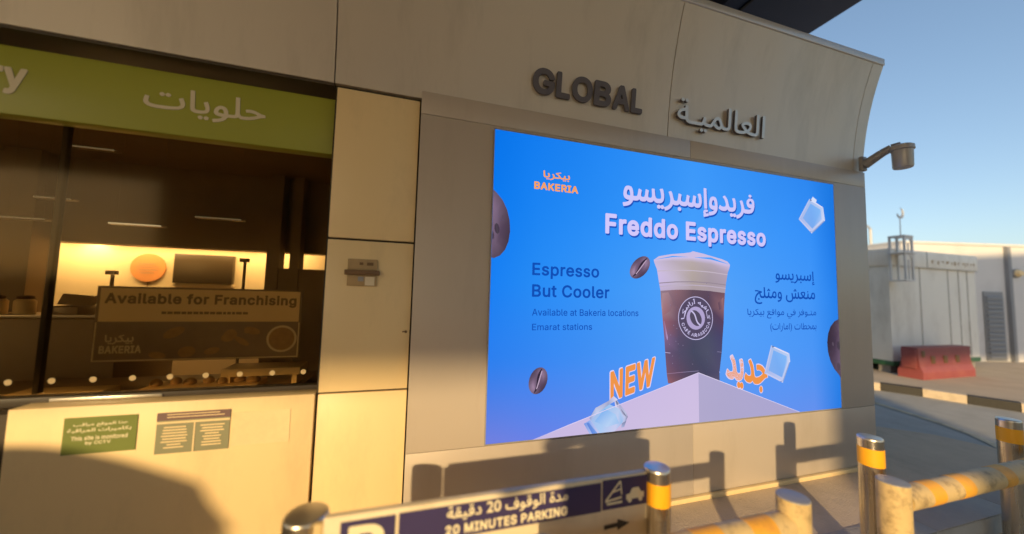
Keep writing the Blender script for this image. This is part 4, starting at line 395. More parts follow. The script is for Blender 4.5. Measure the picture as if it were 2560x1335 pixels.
 'متـوفر في مواقع بيكريا':[[(5165,-424),(5130,-410),(5113,-375),(5116,-354),(5130,-333),(5165,-319),(5200,-333),(5215,-354),(5218,-375),(5201,-410)],[(5305,-424),(5267,-410),(5250,-375),(5263,-337),(5298,-319),(5337,-333),(5355,-368),(5340,-408)],[(2680,-396),(2596,-385),(2519,-355),(2463,-309),(2431,-249),(2422,-151),(2446,-60),(2516,45),(2617,157),(2501,304),(2481,360),(2480,402),(2540,446),(2638,476),(2736,481),(2803,465),(2834,446),(2853,423),(2860,395),(2856,346),(2826,255),(2756,157),(2820,126),(2890,110),(2967,106),(3128,115),(3177,129),(3210,150),(3235,178),(3251,213),(3247,219),(3184,208),(3142,210),(3100,224),(3065,249),(3039,283),(3023,325),(3016,381),(3023,431),(3065,497),(3128,536),(3205,544),(3275,522),(3313,486),(3339,437),(3349,381),(3349,304),(3340,227),(3314,143),(3282,92),(3240,50),(3184,20),(3100,-1),(2883,-6),(2827,2),(2765,24),(2680,83),(2534,-74),(2512,-130),(2513,-200),(2539,-249),(2582,-281),(2652,-303),(2736,-308),(2827,-296),(2941,-263),(2966,-326),(2953,-337),(2820,-385)],[(594,-235),(562,-158),(664,-111),(734,-61),(782,-4),(802,52),(813,129),(809,199),(792,276),(748,406),(818,431),(825,424),(858,360),(913,164),(928,136),(951,117),(1007,106),(1154,111),(1210,124),(1246,150),(1258,185),(1252,227),(1196,337),(1134,409),(1035,474),(1011,500),(1030,549),(1091,586),(1270,654),(1371,689),(1378,686),(1408,640),(1406,631),(1095,514),(1217,438),(1273,391),(1375,185),(1399,152),(1448,118),(1504,106),(1581,117),(1616,145),(1637,199),(1672,384),(1751,360),(1730,199),(1735,150),(1749,130),(1791,114),(1854,107),(1931,110),(1973,123),(2001,164),(2006,248),(1978,395),(1950,451),(2029,475),(2038,472),(2052,444),(2084,311),(2084,164),(2054,73),(2025,38),(1987,13),(1903,-7),(1770,-1),(1716,24),(1686,73),(1651,31),(1609,5),(1560,-5),(1469,-6),(1427,3),(1385,24),(1315,97),(1289,59),(1252,29),(1210,9),(1161,-3),(951,-5),(916,9),(888,36),(846,-56),(784,-130),(699,-190)],[(5228,-235),(5137,-225),(5060,-199),(5006,-165),(4958,-109),(4939,-60),(4932,3),(4950,143),(4976,239),(5052,199),(5024,66),(5020,3),(5032,-53),(5060,-91),(5116,-125),(5193,-144),(5298,-146),(5382,-133),(5438,-115),(5487,-87),(5516,-60),(5530,-25),(5520,3),(5491,31),(5378,87),(5401,199),(5557,129),(5620,111),(5767,109),(5872,129),(5920,164),(5947,213),(5942,219),(5879,208),(5837,211),(5795,225),(5760,250),(5735,283),(5719,325),(5712,381),(5719,430),(5736,465),(5765,500),(5837,540),(5879,545),(5928,540),(5963,526),(5998,499),(6026,458),(6042,409),(6042,269),(6029,199),(6010,143),(5956,68),(5900,28),(5823,4),(5746,-6),(5613,-8),(5608,-60),(5592,-96),(5559,-137),(5508,-173),(5389,-218)],[(6369,-235),(6341,-154),(6439,-111),(6509,-62),(6558,-4),(6578,52),(6589,129),(6585,199),(6568,276),(6523,405),(6593,430),(6600,426),(6634,360),(6689,164),(6719,122),(6775,107),(6943,115),(6992,128),(7027,151),(7052,178),(7070,220),(6999,208),(6957,211),(6915,225),(6880,251),(6853,290),(6837,339),(6834,402),(6845,444),(6894,507),(6964,541),(7048,540),(7083,527),(7118,500),(7147,458),(7163,409),(7163,269),(7150,199),(7131,143),(7076,67),(7041,39),(6999,19),(6880,-5),(6726,-5),(6691,10),(6663,38),(6625,-53),(6560,-130),(6467,-195)],[(3688,-233),(3668,-151),(3779,-123),(3835,-101),(3890,-60),(3922,-11),(3828,-6),(3779,8),(3735,38),(3704,87),(3691,164),(3699,248),(3724,332),(3765,401),(3807,422),(3863,430),(3912,423),(3961,400),(3985,360),(4010,283),(4025,108),(4031,107),(4122,107),(4164,129),(4201,192),(4276,384),(4311,419),(4360,439),(4423,444),(4472,431),(4521,399),(4562,290),(4569,185),(4548,87),(4502,24),(4444,-1),(4381,3),(4320,24),(4241,78),(4206,28),(4164,-1),(4013,-11),(3967,-102),(3927,-144),(3877,-178),(3807,-208)],[(7265,-231),(7247,-151),(7251,-145),(7342,-127),(7412,-102),(7468,-60),(7500,-11),(7405,-6),(7356,9),(7307,46),(7278,101),(7271,185),(7290,297),(7335,392),(7377,418),(7426,429),(7475,427),(7524,410),(7549,388),(7573,339),(7591,276),(7608,107),(7972,107),(8049,122),(8072,143),(8090,185),(8126,384),(8208,360),(8187,199),(8195,143),(8224,121),(8294,108),(8357,110),(8392,136),(8423,192),(8497,382),(8511,402),(8546,426),(8616,444),(8679,437),(8742,400),(8768,346),(8791,241),(8784,129),(8749,51),(8721,22),(8686,4),(8637,-3),(8567,13),(8462,76),(8420,20),(8371,-4),(8280,-7),(8210,4),(8168,28),(8140,71),(8098,22),(8032,-4),(7594,-8),(7551,-95),(7482,-162),(7384,-208)],[(321,-194),(290,-165),(288,-130),(314,-98),(356,-95),(386,-123),(387,-165),(359,-193)],[(461,-195),(431,-172),(425,-130),(447,-101),(489,-94),(519,-116),(526,-158),(503,-189)],[(1588,-193),(1560,-165),(1561,-123),(1588,-96),(1630,-97),(1658,-129),(1657,-165),(1630,-192)],[(1728,-194),(1697,-165),(1695,-130),(1721,-98),(1763,-95),(1793,-123),(1794,-165),(1766,-193)],[(1966,-193),(1931,-173),(1921,-137),(1940,-102),(1980,-89),(2015,-111),(2025,-151),(2002,-186)],[(230,-5),(188,5),(146,30),(118,66),(101,115),(90,192),(69,689),(76,695),(153,695),(157,689),(179,220),(189,157),(209,126),(258,109),(363,109),(412,119),(438,143),(450,199),(447,269),(422,395),(394,451),(398,455),(482,472),(505,423),(524,339),(533,255),(529,171),(514,108),(486,59),(446,24),(384,0),(314,-8)],[(3485,-3),(3461,689),(3471,695),(3541,695),(3548,689),(3568,3),(3562,-3)],[(3880,108),(3940,108),(3937,199),(3925,255),(3905,304),(3880,332),(3849,340),(3822,325),(3799,290),(3781,234),(3777,185),(3786,145),(3807,123)],[(7459,108),(7519,108),(7516,199),(7504,255),(7484,304),(7459,332),(7426,340),(7401,325),(7378,290),(7360,234),(7356,185),(7363,149),(7384,125)],[(4398,115),(4437,115),(4466,129),(4485,157),(4492,199),(4486,255),(4465,311),(4435,353),(4402,369),(4373,360),(4346,332),(4281,171),(4339,134)],[(8620,115),(8658,115),(8688,129),(8707,157),(8714,199),(8708,255),(8687,311),(8657,353),(8623,369),(8595,360),(8567,330),(8503,171),(8560,135)],[(2686,220),(2729,260),(2764,313),(2775,367),(2764,400),(2736,414),(2694,419),(2645,415),(2568,394),(2557,381)],[(3149,325),(3212,321),(3266,339),(3264,395),(3254,429),(3233,459),(3205,477),(3177,481),(3149,475),(3125,458),(3107,430),(3101,402),(3110,360),(3125,339)],[(5845,325),(5907,321),(5962,339),(5953,423),(5935,453),(5907,475),(5872,481),(5844,475),(5821,458),(5803,430),(5797,402),(5806,360),(5821,339)],[(6966,325),(7027,321),(7083,339),(7074,423),(7055,454),(7027,475),(6992,481),(6964,474),(6942,458),(6924,430),(6918,402),(6927,360),(6943,338)],[(8217,458),(8177,472),(8165,500),(8189,528),(8224,534),(8259,518),(8270,493),(8252,468)],[(8056,462),(8030,486),(8031,507),(8042,522),(8084,534),(8126,514),(8133,493),(8119,471),(8091,459)],[(3093,612),(3058,627),(3050,640),(3051,662),(3086,686),(3135,677),(3152,654),(3148,633),(3128,617)],[(3233,612),(3191,631),(3188,661),(3219,685),(3261,683),(3287,661),(3288,640),(3268,619)],[(5858,612),(5822,626),(5813,640),(5814,661),(5844,685),(5886,684),(5913,661),(5914,640),(5893,618)],[(6978,612),(6943,626),(6934,640),(6935,661),(6964,684),(7013,681),(7034,661),(7034,638),(7013,618)]],
 'بمحطات (امارات)':[[(257,-233),(191,-156),(138,-71),(95,40),(70,173),(61,313),(70,425),(95,495),(133,558),(187,623),(252,677),(306,681),(313,676),(263,621),(220,558),(193,495),(176,425),(170,313),(176,173),(193,40),(222,-65),(262,-149),(312,-226),(309,-233)],[(1559,-233),(1526,-156),(1629,-110),(1678,-78),(1734,-23),(1756,19),(1776,117),(1773,201),(1756,278),(1710,404),(1783,431),(1816,383),(1852,229),(1857,117),(1837,-2),(1794,-79),(1727,-147),(1648,-198)],[(2987,-233),(3078,-58),(3105,40),(3122,173),(3128,313),(3122,425),(3105,495),(3073,565),(3036,620),(2984,677),(3036,681),(3112,621),(3162,563),(3203,495),(3228,425),(3237,306),(3228,173),(3204,47),(3163,-65),(3107,-156),(3043,-231)],[(6879,-192),(6847,-170),(6841,-128),(6865,-96),(6907,-91),(6939,-121),(6942,-156),(6914,-189)],[(663,-23),(558,-13),(488,7),(425,46),(384,96),(358,166),(350,243),(364,383),(377,425),(383,431),(453,418),(458,411),(442,327),(442,229),(464,166),(495,133),(551,106),(614,92),(733,85),(873,88),(1055,113),(1118,137),(1156,166),(1181,215),(1182,285),(1164,390),(1134,453),(1217,474),(1241,425),(1261,355),(1268,236),(1260,180),(1243,131),(1195,68),(1125,24),(1020,-7),(880,-20)],[(3911,-23),(3806,-12),(3736,9),(3677,47),(3637,96),(3611,166),(3603,243),(3617,383),(3631,428),(3707,418),(3711,411),(3694,327),(3695,229),(3717,166),(3750,131),(3806,105),(3869,92),(4121,88),(4310,113),(4366,134),(4409,166),(4434,215),(4435,285),(4417,390),(4387,453),(4464,476),(4471,471),(4495,425),(4514,355),(4521,236),(4513,180),(4496,131),(4449,68),(4373,22),(4275,-6),(4135,-20)],[(6508,-16),(6472,-2),(6438,24),(6361,118),(6319,40),(6270,0),(6186,-8),(6102,6),(6065,26),(6032,60),(6010,103),(5990,166),(5799,40),(5731,13),(5654,-4),(5577,-8),(5500,-2),(5423,24),(5374,56),(5283,18),(5150,-3),(4856,-8),(4757,5),(4720,26),(4694,54),(4665,138),(4638,691),(4726,691),(4754,173),(4763,145),(4779,125),(4835,108),(4919,109),(4949,166),(4932,691),(4940,695),(5019,691),(5038,307),(5122,401),(5192,431),(5311,452),(5409,437),(5465,400),(5491,320),(5490,222),(5455,131),(5514,113),(5619,108),(5738,133),(5850,185),(5948,261),(5892,314),(5815,350),(5738,361),(5647,346),(5628,418),(5633,429),(5738,440),(5850,427),(5906,410),(6046,323),(6109,313),(6115,306),(6122,215),(6064,201),(6078,166),(6099,138),(6123,122),(6165,110),(6221,107),(6253,117),(6276,145),(6351,327),(6388,397),(6452,436),(6515,447),(6578,435),(6626,397),(6704,182),(6739,126),(6788,107),(6872,115),(6893,125),(6912,145),(6925,222),(6898,390),(6869,453),(6949,476),(6980,418),(6999,334),(7007,243),(6995,131),(6980,89),(6956,52),(6928,26),(6879,3),(6781,-8),(6711,9),(6662,54),(6636,12),(6606,-11),(6564,-22)],[(1412,-3),(1405,5),(1385,691),(1468,695),(1492,5),(1489,-3)],[(2140,-3),(2091,13),(2057,40),(2035,75),(2022,117),(2011,194),(1993,695),(2078,691),(2102,201),(2115,145),(2140,120),(2182,109),(2231,107),(2273,128),(2309,187),(2390,390),(2413,413),(2455,435),(2539,443),(2609,416),(2640,383),(2672,292),(2679,187),(2667,110),(2640,54),(2595,13),(2546,-2),(2490,3),(2434,22),(2350,76),(2315,26),(2273,-1),(2210,-8)],[(2833,-3),(2826,5),(2806,691),(2889,695),(2913,5),(2910,-3)],[(6541,89),(6564,88),(6592,106),(6605,131),(6607,173),(6559,327),(6529,369),(6501,377),(6475,362),(6452,334),(6406,229),(6469,131),(6515,97)],[(5018,110),(5206,114),(5290,131),(5346,154),(5385,187),(5408,236),(5411,285),(5394,334),(5367,365),(5332,381),(5290,382),(5234,363),(5178,321),(5124,264)],[(2498,117),(2539,114),(2574,128),(2593,152),(2602,194),(2597,250),(2574,312),(2542,355),(2511,369),(2483,361),(2455,330),(2392,173),(2441,138)],[(719,473),(698,486),(690,502),(705,533),(726,543),(754,543),(789,523),(795,502),(781,481),(754,470)],[(852,474),(827,502),(831,521),(845,535),(887,544),(926,523),(932,502),(915,479),(887,469)],[(3974,472),(3953,484),(3943,502),(3946,519),(3960,534),(4002,544),(4042,523),(4048,502),(4034,481),(4009,470)],[(4107,473),(4086,488),(4080,502),(4086,523),(4100,536),(4142,544),(4179,523),(4185,502),(4170,481),(4142,469)]],
 'جديد':[[(566,-223),(541,-214),(521,-199),(507,-178),(501,-158),(501,-133),(509,-108),(524,-88),(541,-75),(566,-66),(601,-68),(626,-81),(646,-102),(681,-73),(701,-67),(726,-66),(761,-79),(787,-108),(795,-133),(793,-168),(780,-193),(751,-216),(721,-224),(691,-220),(671,-210),(646,-187),(628,-208),(611,-217),(591,-223)],[(1621,-213),(1591,-198),(1571,-173),(1563,-148),(1566,-113),(1584,-83),(1606,-65),(1636,-57),(1666,-61),(1691,-75),(1713,-103),(1721,-133),(1717,-163),(1701,-189),(1677,-208),(1651,-215)],[(166,-33),(111,-21),(61,2),(11,42),(5,62),(48,167),(66,182),(86,181),(121,158),(156,142),(211,134),(251,136),(281,144),(301,158),(314,177),(321,222),(311,277),(283,357),(246,414),(192,477),(191,497),(201,511),(286,550),(306,544),(326,523),(379,462),(415,412),(443,332),(478,202),(495,162),(516,140),(546,134),(601,136),(636,141),(652,152),(661,172),(665,232),(658,292),(638,387),(610,442),(608,457),(612,467),(626,480),(711,502),(726,502),(741,493),(772,432),(792,342),(800,277),(801,217),(796,162),(779,97),(761,61),(731,24),(691,-5),(646,-23),(601,-32),(531,-35),(486,-30),(456,-18),(426,2),(396,33),(361,1),(311,-24),(246,-35)],[(996,-33),(941,-21),(886,6),(842,42),(837,52),(837,67),(879,167),(896,182),(916,182),(951,159),(986,143),(1031,134),(1066,135),(1101,140),(1126,153),(1141,170),(1150,197),(1151,237),(1143,272),(1116,352),(1076,416),(1026,471),(1021,487),(1025,502),(1034,512),(1111,548),(1126,549),(1141,541),(1197,477),(1246,412),(1274,332),(1314,187),(1330,157),(1346,140),(1376,134),(1426,137),(1471,145),(1526,160),(1616,201),(1666,232),(1705,262),(1686,280),(1656,300),(1621,317),(1588,327),(1526,334),(1481,329),(1441,319),(1421,325),(1410,342),(1393,422),(1398,442),(1416,455),(1476,464),(1546,467),(1611,461),(1661,450),(1716,432),(1846,349),(1871,341),(1916,338),(1932,322),(1942,212),(1940,202),(1931,190),(1916,183),(1871,178),(1831,163),(1791,139),(1656,45),(1601,15),(1556,-4),(1506,-20),(1456,-30),(1346,-34),(1316,-30),(1281,-15),(1256,3),(1226,32),(1191,0),(1141,-25),(1081,-35)]],
 'جديد#':[[(565,-239),(535,-229),(510,-210),(492,-184),(485,-154),(488,-119),(500,-92),(522,-69),(550,-54),(495,-48),(463,-39),(430,-21),(395,9),(345,-28),(315,-40),(285,-47),(215,-52),(140,-46),(90,-30),(50,-10),(10,20),(-9,46),(-11,66),(-6,81),(35,176),(55,195),(70,199),(90,197),(150,162),(200,150),(235,151),(265,156),(285,165),(295,176),(304,201),(304,236),(296,271),(271,346),(232,406),(183,461),(174,486),(178,506),(190,523),(275,564),(300,564),(320,553),(380,486),(429,421),(457,341),(497,196),(510,169),(525,154),(550,150),(625,155),(639,161),(645,176),(649,231),(642,291),(623,381),(592,446),(594,466),(605,484),(625,496),(710,518),(730,518),(755,501),(787,436),(809,341),(817,256),(812,161),(794,91),(777,56),(760,32),(715,-9),(655,-37),(589,-49),(620,-58),(645,-76),(650,-76),(675,-58),(700,-50),(730,-50),(760,-60),(785,-79),(805,-109),(812,-144),(808,-174),(785,-211),(765,-227),(745,-236),(715,-240),(690,-236),(670,-228),(650,-213),(610,-235),(590,-239)],[(1620,-230),(1585,-214),(1562,-189),(1547,-154),(1548,-119),(1562,-84),(1587,-59),(1625,-42),(1660,-43),(1695,-58),(1720,-83),(1735,-119),(1736,-154),(1721,-189),(1695,-215),(1660,-230)],[(995,-49),(935,-36),(875,-6),(830,32),(822,46),(820,66),(866,176),(875,188),(890,197),(905,200),(920,197),(980,162),(1030,150),(1065,151),(1095,155),(1115,164),(1126,176),(1135,201),(1135,236),(1127,271),(1102,346),(1065,404),(1014,461),(1005,486),(1010,509),(1025,526),(1105,563),(1130,564),(1150,554),(1211,486),(1260,421),(1289,336),(1325,204),(1340,171),(1355,154),(1380,150),(1425,153),(1520,175),(1605,213),(1678,261),(1675,269),(1640,291),(1575,314),(1505,317),(1440,303),(1425,305),(1410,313),(1395,336),(1377,426),(1385,452),(1395,462),(1410,470),(1470,480),(1530,483),(1595,480),(1665,466),(1720,448),(1855,362),(1875,357),(1910,356),(1925,351),(1939,341),(1948,326),(1958,211),(1955,196),(1945,181),(1925,169),(1875,163),(1830,144),(1670,35),(1580,-12),(1515,-34),(1460,-46),(1345,-50),(1310,-44),(1280,-32),(1225,8),(1180,-25),(1140,-42),(1080,-51)]],
 'كـافيه أرابيكـا':[[(1943,-237),(1913,-158),(1915,-146),(2020,-102),(2069,-70),(2121,-18),(2145,24),(2162,87),(2159,150),(2141,206),(2094,304),(2181,351),(2227,269),(2256,171),(2261,87),(2241,-4),(2198,-81),(2125,-156),(2027,-215),(1957,-241)],[(1159,-201),(1138,-186),(1125,-165),(1126,-123),(1159,-88),(1187,-83),(1208,-88),(1241,-123),(1245,-144),(1239,-172),(1201,-203)],[(1299,-202),(1265,-172),(1259,-144),(1263,-123),(1292,-90),(1320,-83),(1341,-87),(1375,-116),(1381,-137),(1379,-165),(1348,-200)],[(1530,-200),(1495,-172),(1488,-151),(1490,-123),(1519,-88),(1565,-82),(1588,-95),(1604,-116),(1608,-158),(1579,-195),(1558,-202)],[(3406,-201),(3374,-172),(3368,-144),(3372,-123),(3406,-88),(3448,-86),(3484,-116),(3490,-137),(3488,-165),(3455,-200)],[(3539,-200),(3508,-165),(3506,-137),(3512,-116),(3546,-86),(3574,-84),(3595,-90),(3624,-123),(3628,-144),(3622,-172),(3588,-202)],[(214,-12),(165,1),(130,22),(105,52),(88,101),(60,710),(67,725),(151,726),(166,717),(188,164),(200,115),(228,96),(298,89),(683,90),(767,98),(812,115),(824,143),(805,192),(760,248),(599,403),(577,437),(580,472),(601,521),(662,570),(949,719),(961,710),(993,640),(991,625),(795,526),(699,472),(687,458),(843,311),(893,247),(956,144),(984,117),(1026,97),(1082,89),(1138,93),(1173,105),(1204,150),(1233,283),(1243,295),(1327,279),(1334,271),(1314,150),(1316,122),(1327,106),(1362,95),(1425,89),(1502,91),(1544,100),(1569,129),(1572,185),(1516,374),(1523,384),(1607,415),(1619,409),(1635,367),(1668,234),(1671,143),(1648,66),(1600,17),(1523,-10),(1439,-17),(1341,-10),(1292,6),(1257,37),(1222,9),(1180,-7),(1047,-16),(956,9),(893,60),(830,12),(732,-13),(291,-17)],[(1803,-12),(1791,3),(1772,717),(1782,726),(1866,726),(1876,710),(1895,-4),(1887,-12)],[(2405,-12),(2393,3),(2376,647),(2384,655),(2468,656),(2481,640),(2497,-4),(2489,-12)],[(3252,-11),(3181,17),(3126,83),(3028,76),(2930,101),(2881,136),(2852,185),(2850,255),(2881,325),(2916,364),(2965,400),(3021,427),(3100,451),(3098,514),(3105,527),(3189,528),(3202,521),(3224,150),(3245,108),(3294,91),(3378,92),(3427,111),(3450,150),(3479,283),(3490,295),(3574,279),(3581,269),(3560,143),(3564,115),(3581,102),(3637,91),(3756,90),(3868,95),(3925,108),(3959,128),(3973,146),(3903,145),(3847,155),(3798,181),(3765,220),(3753,255),(3750,297),(3775,395),(3805,447),(3837,479),(3871,500),(3917,512),(3973,507),(4008,490),(4043,458),(4065,423),(4085,374),(4099,304),(4101,227),(4093,171),(4076,122),(4049,80),(3980,25),(3931,6),(3854,-9),(3665,-17),(3560,-3),(3525,14),(3504,38),(3462,6),(3413,-10),(3315,-17)],[(4344,-11),(4296,3),(4263,24),(4240,52),(4223,101),(4197,721),(4288,726),(4300,717),(4328,136),(4335,115),(4351,101),(4435,89),(4841,90),(4904,98),(4939,112),(4955,129),(4960,150),(4936,213),(4876,284),(4729,411),(4712,437),(4715,472),(4736,521),(4799,571),(5078,717),(5093,714),(5128,640),(5128,626),(4904,513),(4826,465),(4970,332),(5014,276),(5041,227),(5056,178),(5058,129),(5046,80),(5021,45),(4953,5),(4855,-14),(4428,-17)],[(3018,185),(3113,185),(3105,341),(3020,318),(2979,290),(2957,262),(2950,234),(2958,213),(2979,198)],[(3909,248),(3973,250),(3997,255),(4000,262),(3994,318),(3980,360),(3959,391),(3931,406),(3903,403),(3884,388),(3866,360),(3854,321),(3854,290),(3863,269),(3882,255)],[(3889,596),(3855,626),(3849,654),(3853,675),(3882,708),(3910,715),(3931,711),(3965,682),(3971,661),(3969,633),(3938,598)],[(2335,693),(2327,703),(2315,759),(2343,780),(2316,836),(2317,871),(2327,899),(2356,931),(2391,947),(2433,952),(2482,943),(2488,927),(2475,872),(2412,874),(2397,864),(2394,843),(2405,823),(2440,801),(2510,820),(2533,752),(2468,727)]],
 'مدة الوقوف 20 دقيقة':[[(4872,-246),(4859,-232),(4844,-139),(5012,-91),(5061,-57),(5086,-22),(5012,-19),(4949,-2),(4903,27),(4874,69),(4865,118),(4873,188),(4898,251),(4941,307),(4984,338),(5033,352),(5089,348),(5138,324),(5170,293),(5202,237),(5229,93),(5418,95),(5516,109),(5565,141),(5502,141),(5446,151),(5401,174),(5368,209),(5348,272),(5359,363),(5407,454),(5439,485),(5481,509),(5530,517),(5572,512),(5634,475),(5661,440),(5687,384),(5707,258),(5691,146),(5667,97),(5635,58),(5572,16),(5488,-8),(5390,-19),(5211,-22),(5167,-106),(5096,-173),(4998,-220)],[(5796,-246),(5778,-232),(5762,-141),(5930,-92),(5978,-59),(6007,-22),(5936,-19),(5880,-7),(5838,14),(5803,49),(5786,97),(5786,153),(5799,209),(5826,265),(5866,313),(5908,340),(5964,353),(6020,344),(6076,308),(6111,258),(6135,188),(6146,94),(6251,94),(6293,105),(6307,125),(6310,174),(6290,713),(6307,730),(6395,727),(6403,713),(6423,195),(6417,104),(6398,54),(6363,15),(6307,-10),(6237,-20),(6131,-22),(6086,-106),(6013,-175),(5915,-221)],[(1071,-205),(1050,-192),(1035,-169),(1035,-120),(1071,-84),(1120,-84),(1156,-120),(1156,-169),(1141,-191),(1120,-205)],[(1211,-207),(1176,-178),(1167,-134),(1197,-90),(1225,-80),(1253,-82),(1279,-99),(1293,-120),(1293,-169),(1260,-204)],[(4172,-36),(4067,-26),(3990,-7),(3927,24),(3885,63),(3857,118),(3848,181),(3852,237),(3880,349),(3899,354),(3981,328),(3965,237),(3965,174),(3985,132),(4026,104),(4095,86),(4207,78),(4494,79),(4599,87),(4641,101),(4667,139),(4662,146),(4599,140),(4543,146),(4499,160),(4466,183),(4442,216),(4430,258),(4430,314),(4440,363),(4487,453),(4522,487),(4557,507),(4592,516),(4634,516),(4676,503),(4715,475),(4742,440),(4768,384),(4788,258),(4784,174),(4772,111),(4748,55),(4718,18),(4662,-11),(4557,-28)],[(2002,-22),(1939,-15),(1883,1),(1827,32),(1820,48),(1869,128),(1953,100),(2016,93),(2093,103),(2128,131),(2136,167),(2120,230),(2079,307),(2006,419),(2016,440),(2093,485),(2162,391),(2220,279),(2246,188),(2246,125),(2216,55),(2170,14),(2107,-13)],[(3290,-22),(3227,-8),(3164,39),(3112,118),(3080,223),(3070,342),(3083,468),(3110,559),(3157,636),(3227,690),(3304,707),(3388,688),(3454,636),(3502,559),(3529,468),(3542,342),(3530,216),(3500,119),(3456,48),(3388,-6),(3311,-24)],[(7588,-22),(7525,-14),(7469,2),(7413,33),(7408,48),(7448,119),(7462,130),(7539,100),(7602,93),(7679,103),(7714,127),(7724,160),(7715,202),(7686,266),(7594,419),(7602,439),(7672,484),(7693,475),(7745,391),(7810,265),(7858,139),(7896,99),(7945,94),(7980,111),(8096,307),(8141,349),(8190,370),(8253,371),(8309,345),(8359,293),(8393,223),(8402,160),(8388,76),(8347,20),(8288,-10),(8239,-16),(8176,-7),(8120,11),(8064,40),(8029,7),(7994,-11),(7903,-20),(7840,-3),(7784,38),(7714,-7),(7665,-18)],[(427,-16),(350,14),(294,78),(182,73),(98,98),(44,139),(18,188),(18,258),(50,328),(88,370),(138,405),(196,433),(266,453),(265,517),(278,531),(364,532),(376,524),(398,153),(420,110),(469,94),(599,97),(569,146),(554,188),(552,244),(562,293),(582,335),(616,378),(658,409),(707,427),(763,430),(805,419),(854,387),(889,345),(915,286),(921,216),(909,160),(877,104),(882,98),(917,95),(1029,94),(1088,111),(1110,146),(1141,286),(1155,299),(1239,283),(1250,272),(1230,146),(1233,118),(1246,107),(1288,97),(1365,93),(1484,95),(1582,109),(1631,140),(1547,143),(1491,159),(1443,195),(1419,237),(1412,279),(1417,335),(1456,432),(1491,474),(1533,503),(1575,516),(1624,514),(1660,503),(1699,475),(1734,426),(1754,377),(1772,251),(1768,195),(1753,139),(1732,97),(1697,55),(1652,23),(1603,4),(1477,-17),(1302,-20),(1218,-5),(1169,31),(1113,-5),(1036,-19),(896,-17),(742,10),(602,-16)],[(2590,-16),(2576,-8),(2576,15),(2726,202),(2829,356),(2852,412),(2859,468),(2854,503),(2837,538),(2793,572),(2758,579),(2730,576),(2681,555),(2612,489),(2597,488),(2588,503),(2588,629),(2630,664),(2695,696),(2765,707),(2842,695),(2902,664),(2949,615),(2979,552),(2989,475),(2980,405),(2954,336),(2912,263),(2797,111),(3031,106),(3038,90),(3036,-8),(3017,-16)],[(6559,-16),(6544,-1),(6524,713),(6538,730),(6622,730),(6637,713),(6657,-1),(6643,-16)],[(7161,-15),(7091,2),(7042,36),(7009,90),(6998,160),(7009,216),(7033,272),(7117,384),(7098,403),(7098,415),(7154,482),(7168,487),(7255,412),(7322,331),(7365,244),(7375,167),(7358,90),(7314,27),(7245,-9)],[(5029,97),(5115,97),(5111,146),(5095,195),(5075,224),(5047,238),(5026,236),(5005,220),(4979,160),(4984,116)],[(5948,97),(6034,97),(6018,188),(5995,223),(5971,238),(5950,238),(5928,223),(5909,195),(5898,160),(5902,118),(5920,104)],[(3292,104),(3339,110),(3369,139),(3392,188),(3406,251),(3412,342),(3407,426),(3391,496),(3367,545),(3339,572),(3304,581),(3269,569),(3245,545),(3221,496),(3205,426),(3200,342),(3205,258),(3220,188),(3243,139),(3269,113)],[(7150,104),(7189,98),(7231,106),(7257,125),(7270,153),(7270,195),(7258,237),(7231,279),(7189,319),(7138,251),(7112,188),(7116,132)],[(8191,104),(8232,98),(8267,102),(8283,111),(8296,132),(8297,167),(8285,202),(8262,237),(8232,258),(8204,258),(8176,238),(8120,139),(8127,128)],[(719,132),(728,126),(770,152),(796,181),(806,209),(807,237),(796,272),(776,300),(749,316),(721,314),(700,300),(678,272),(666,237),(675,181)],[(195,188),(279,188),(273,335),(238,332),(189,313),(154,289),(131,258),(125,230),(133,214),(161,197)],[(1587,251),(1645,256),(1662,265),(1655,321),(1640,363),(1617,392),(1589,403),(1568,398),(1547,377),(1529,342),(1523,307),(1527,279),(1538,265)],[(4603,251),(4662,256),(4678,265),(4671,321),(4656,363),(4634,391),(4606,403),(4585,398),(4563,377),(4545,342),(4539,307),(4543,279),(4554,265)],[(5522,251),(5586,257),(5597,265),(5590,321),(5575,363),(5551,393),(5523,403),(5502,397),(5481,377),(5464,342),(5458,307),(5462,279),(5473,265)],[(658,503),(616,524),(604,545),(600,573),(623,617),(644,629),(672,633),(714,610),(733,566),(724,538),(707,517),(686,505)],[(791,503),(770,510),(748,531),(738,580),(763,620),(784,630),(812,632),(854,607),(867,559),(861,538),(840,514),(819,504)],[(7112,545),(7077,564),(7060,601),(7069,643),(7098,669),(7126,675),(7154,668),(7175,650),(7196,614),(7217,657),(7252,674),(7294,666),(7321,636),(7323,587),(7308,564),(7287,549),(7259,544),(7230,552),(7207,573),(7196,603),(7161,555)],[(1484,593),(1463,607),(1449,629),(1449,678),(1484,714),(1533,714),(1570,678),(1570,629),(1557,608),(1533,592)],[(1624,592),(1593,615),(1578,657),(1590,685),(1610,708),(1638,718),(1666,716),(1703,685),(1712,657),(1708,632),(1694,609),(1673,594)],[(4571,591),(4535,622),(4530,671),(4543,696),(4564,713),(4613,716),(4639,699),(4653,678),(4653,629),(4620,594)],[(5418,593),(5387,622),(5379,657),(5392,692),(5425,716),(5453,718),(5481,707),(5516,658),(5535,699),(5572,718),(5614,710),(5644,671),(5639,622),(5600,591),(5572,589),(5544,600),(5524,622),(5516,648),(5495,612),(5474,595),(5446,588)],[(175,615),(147,622),(128,636),(111,678),(117,706),(131,727),(175,746),(201,741),(222,727),(236,706),(242,678),(224,636),(203,621)],[(315,615),(287,620),(266,635),(248,678),(254,706),(268,727),(290,741),(315,746),(359,727),(373,706),(379,678),(362,636),(343,622)]],
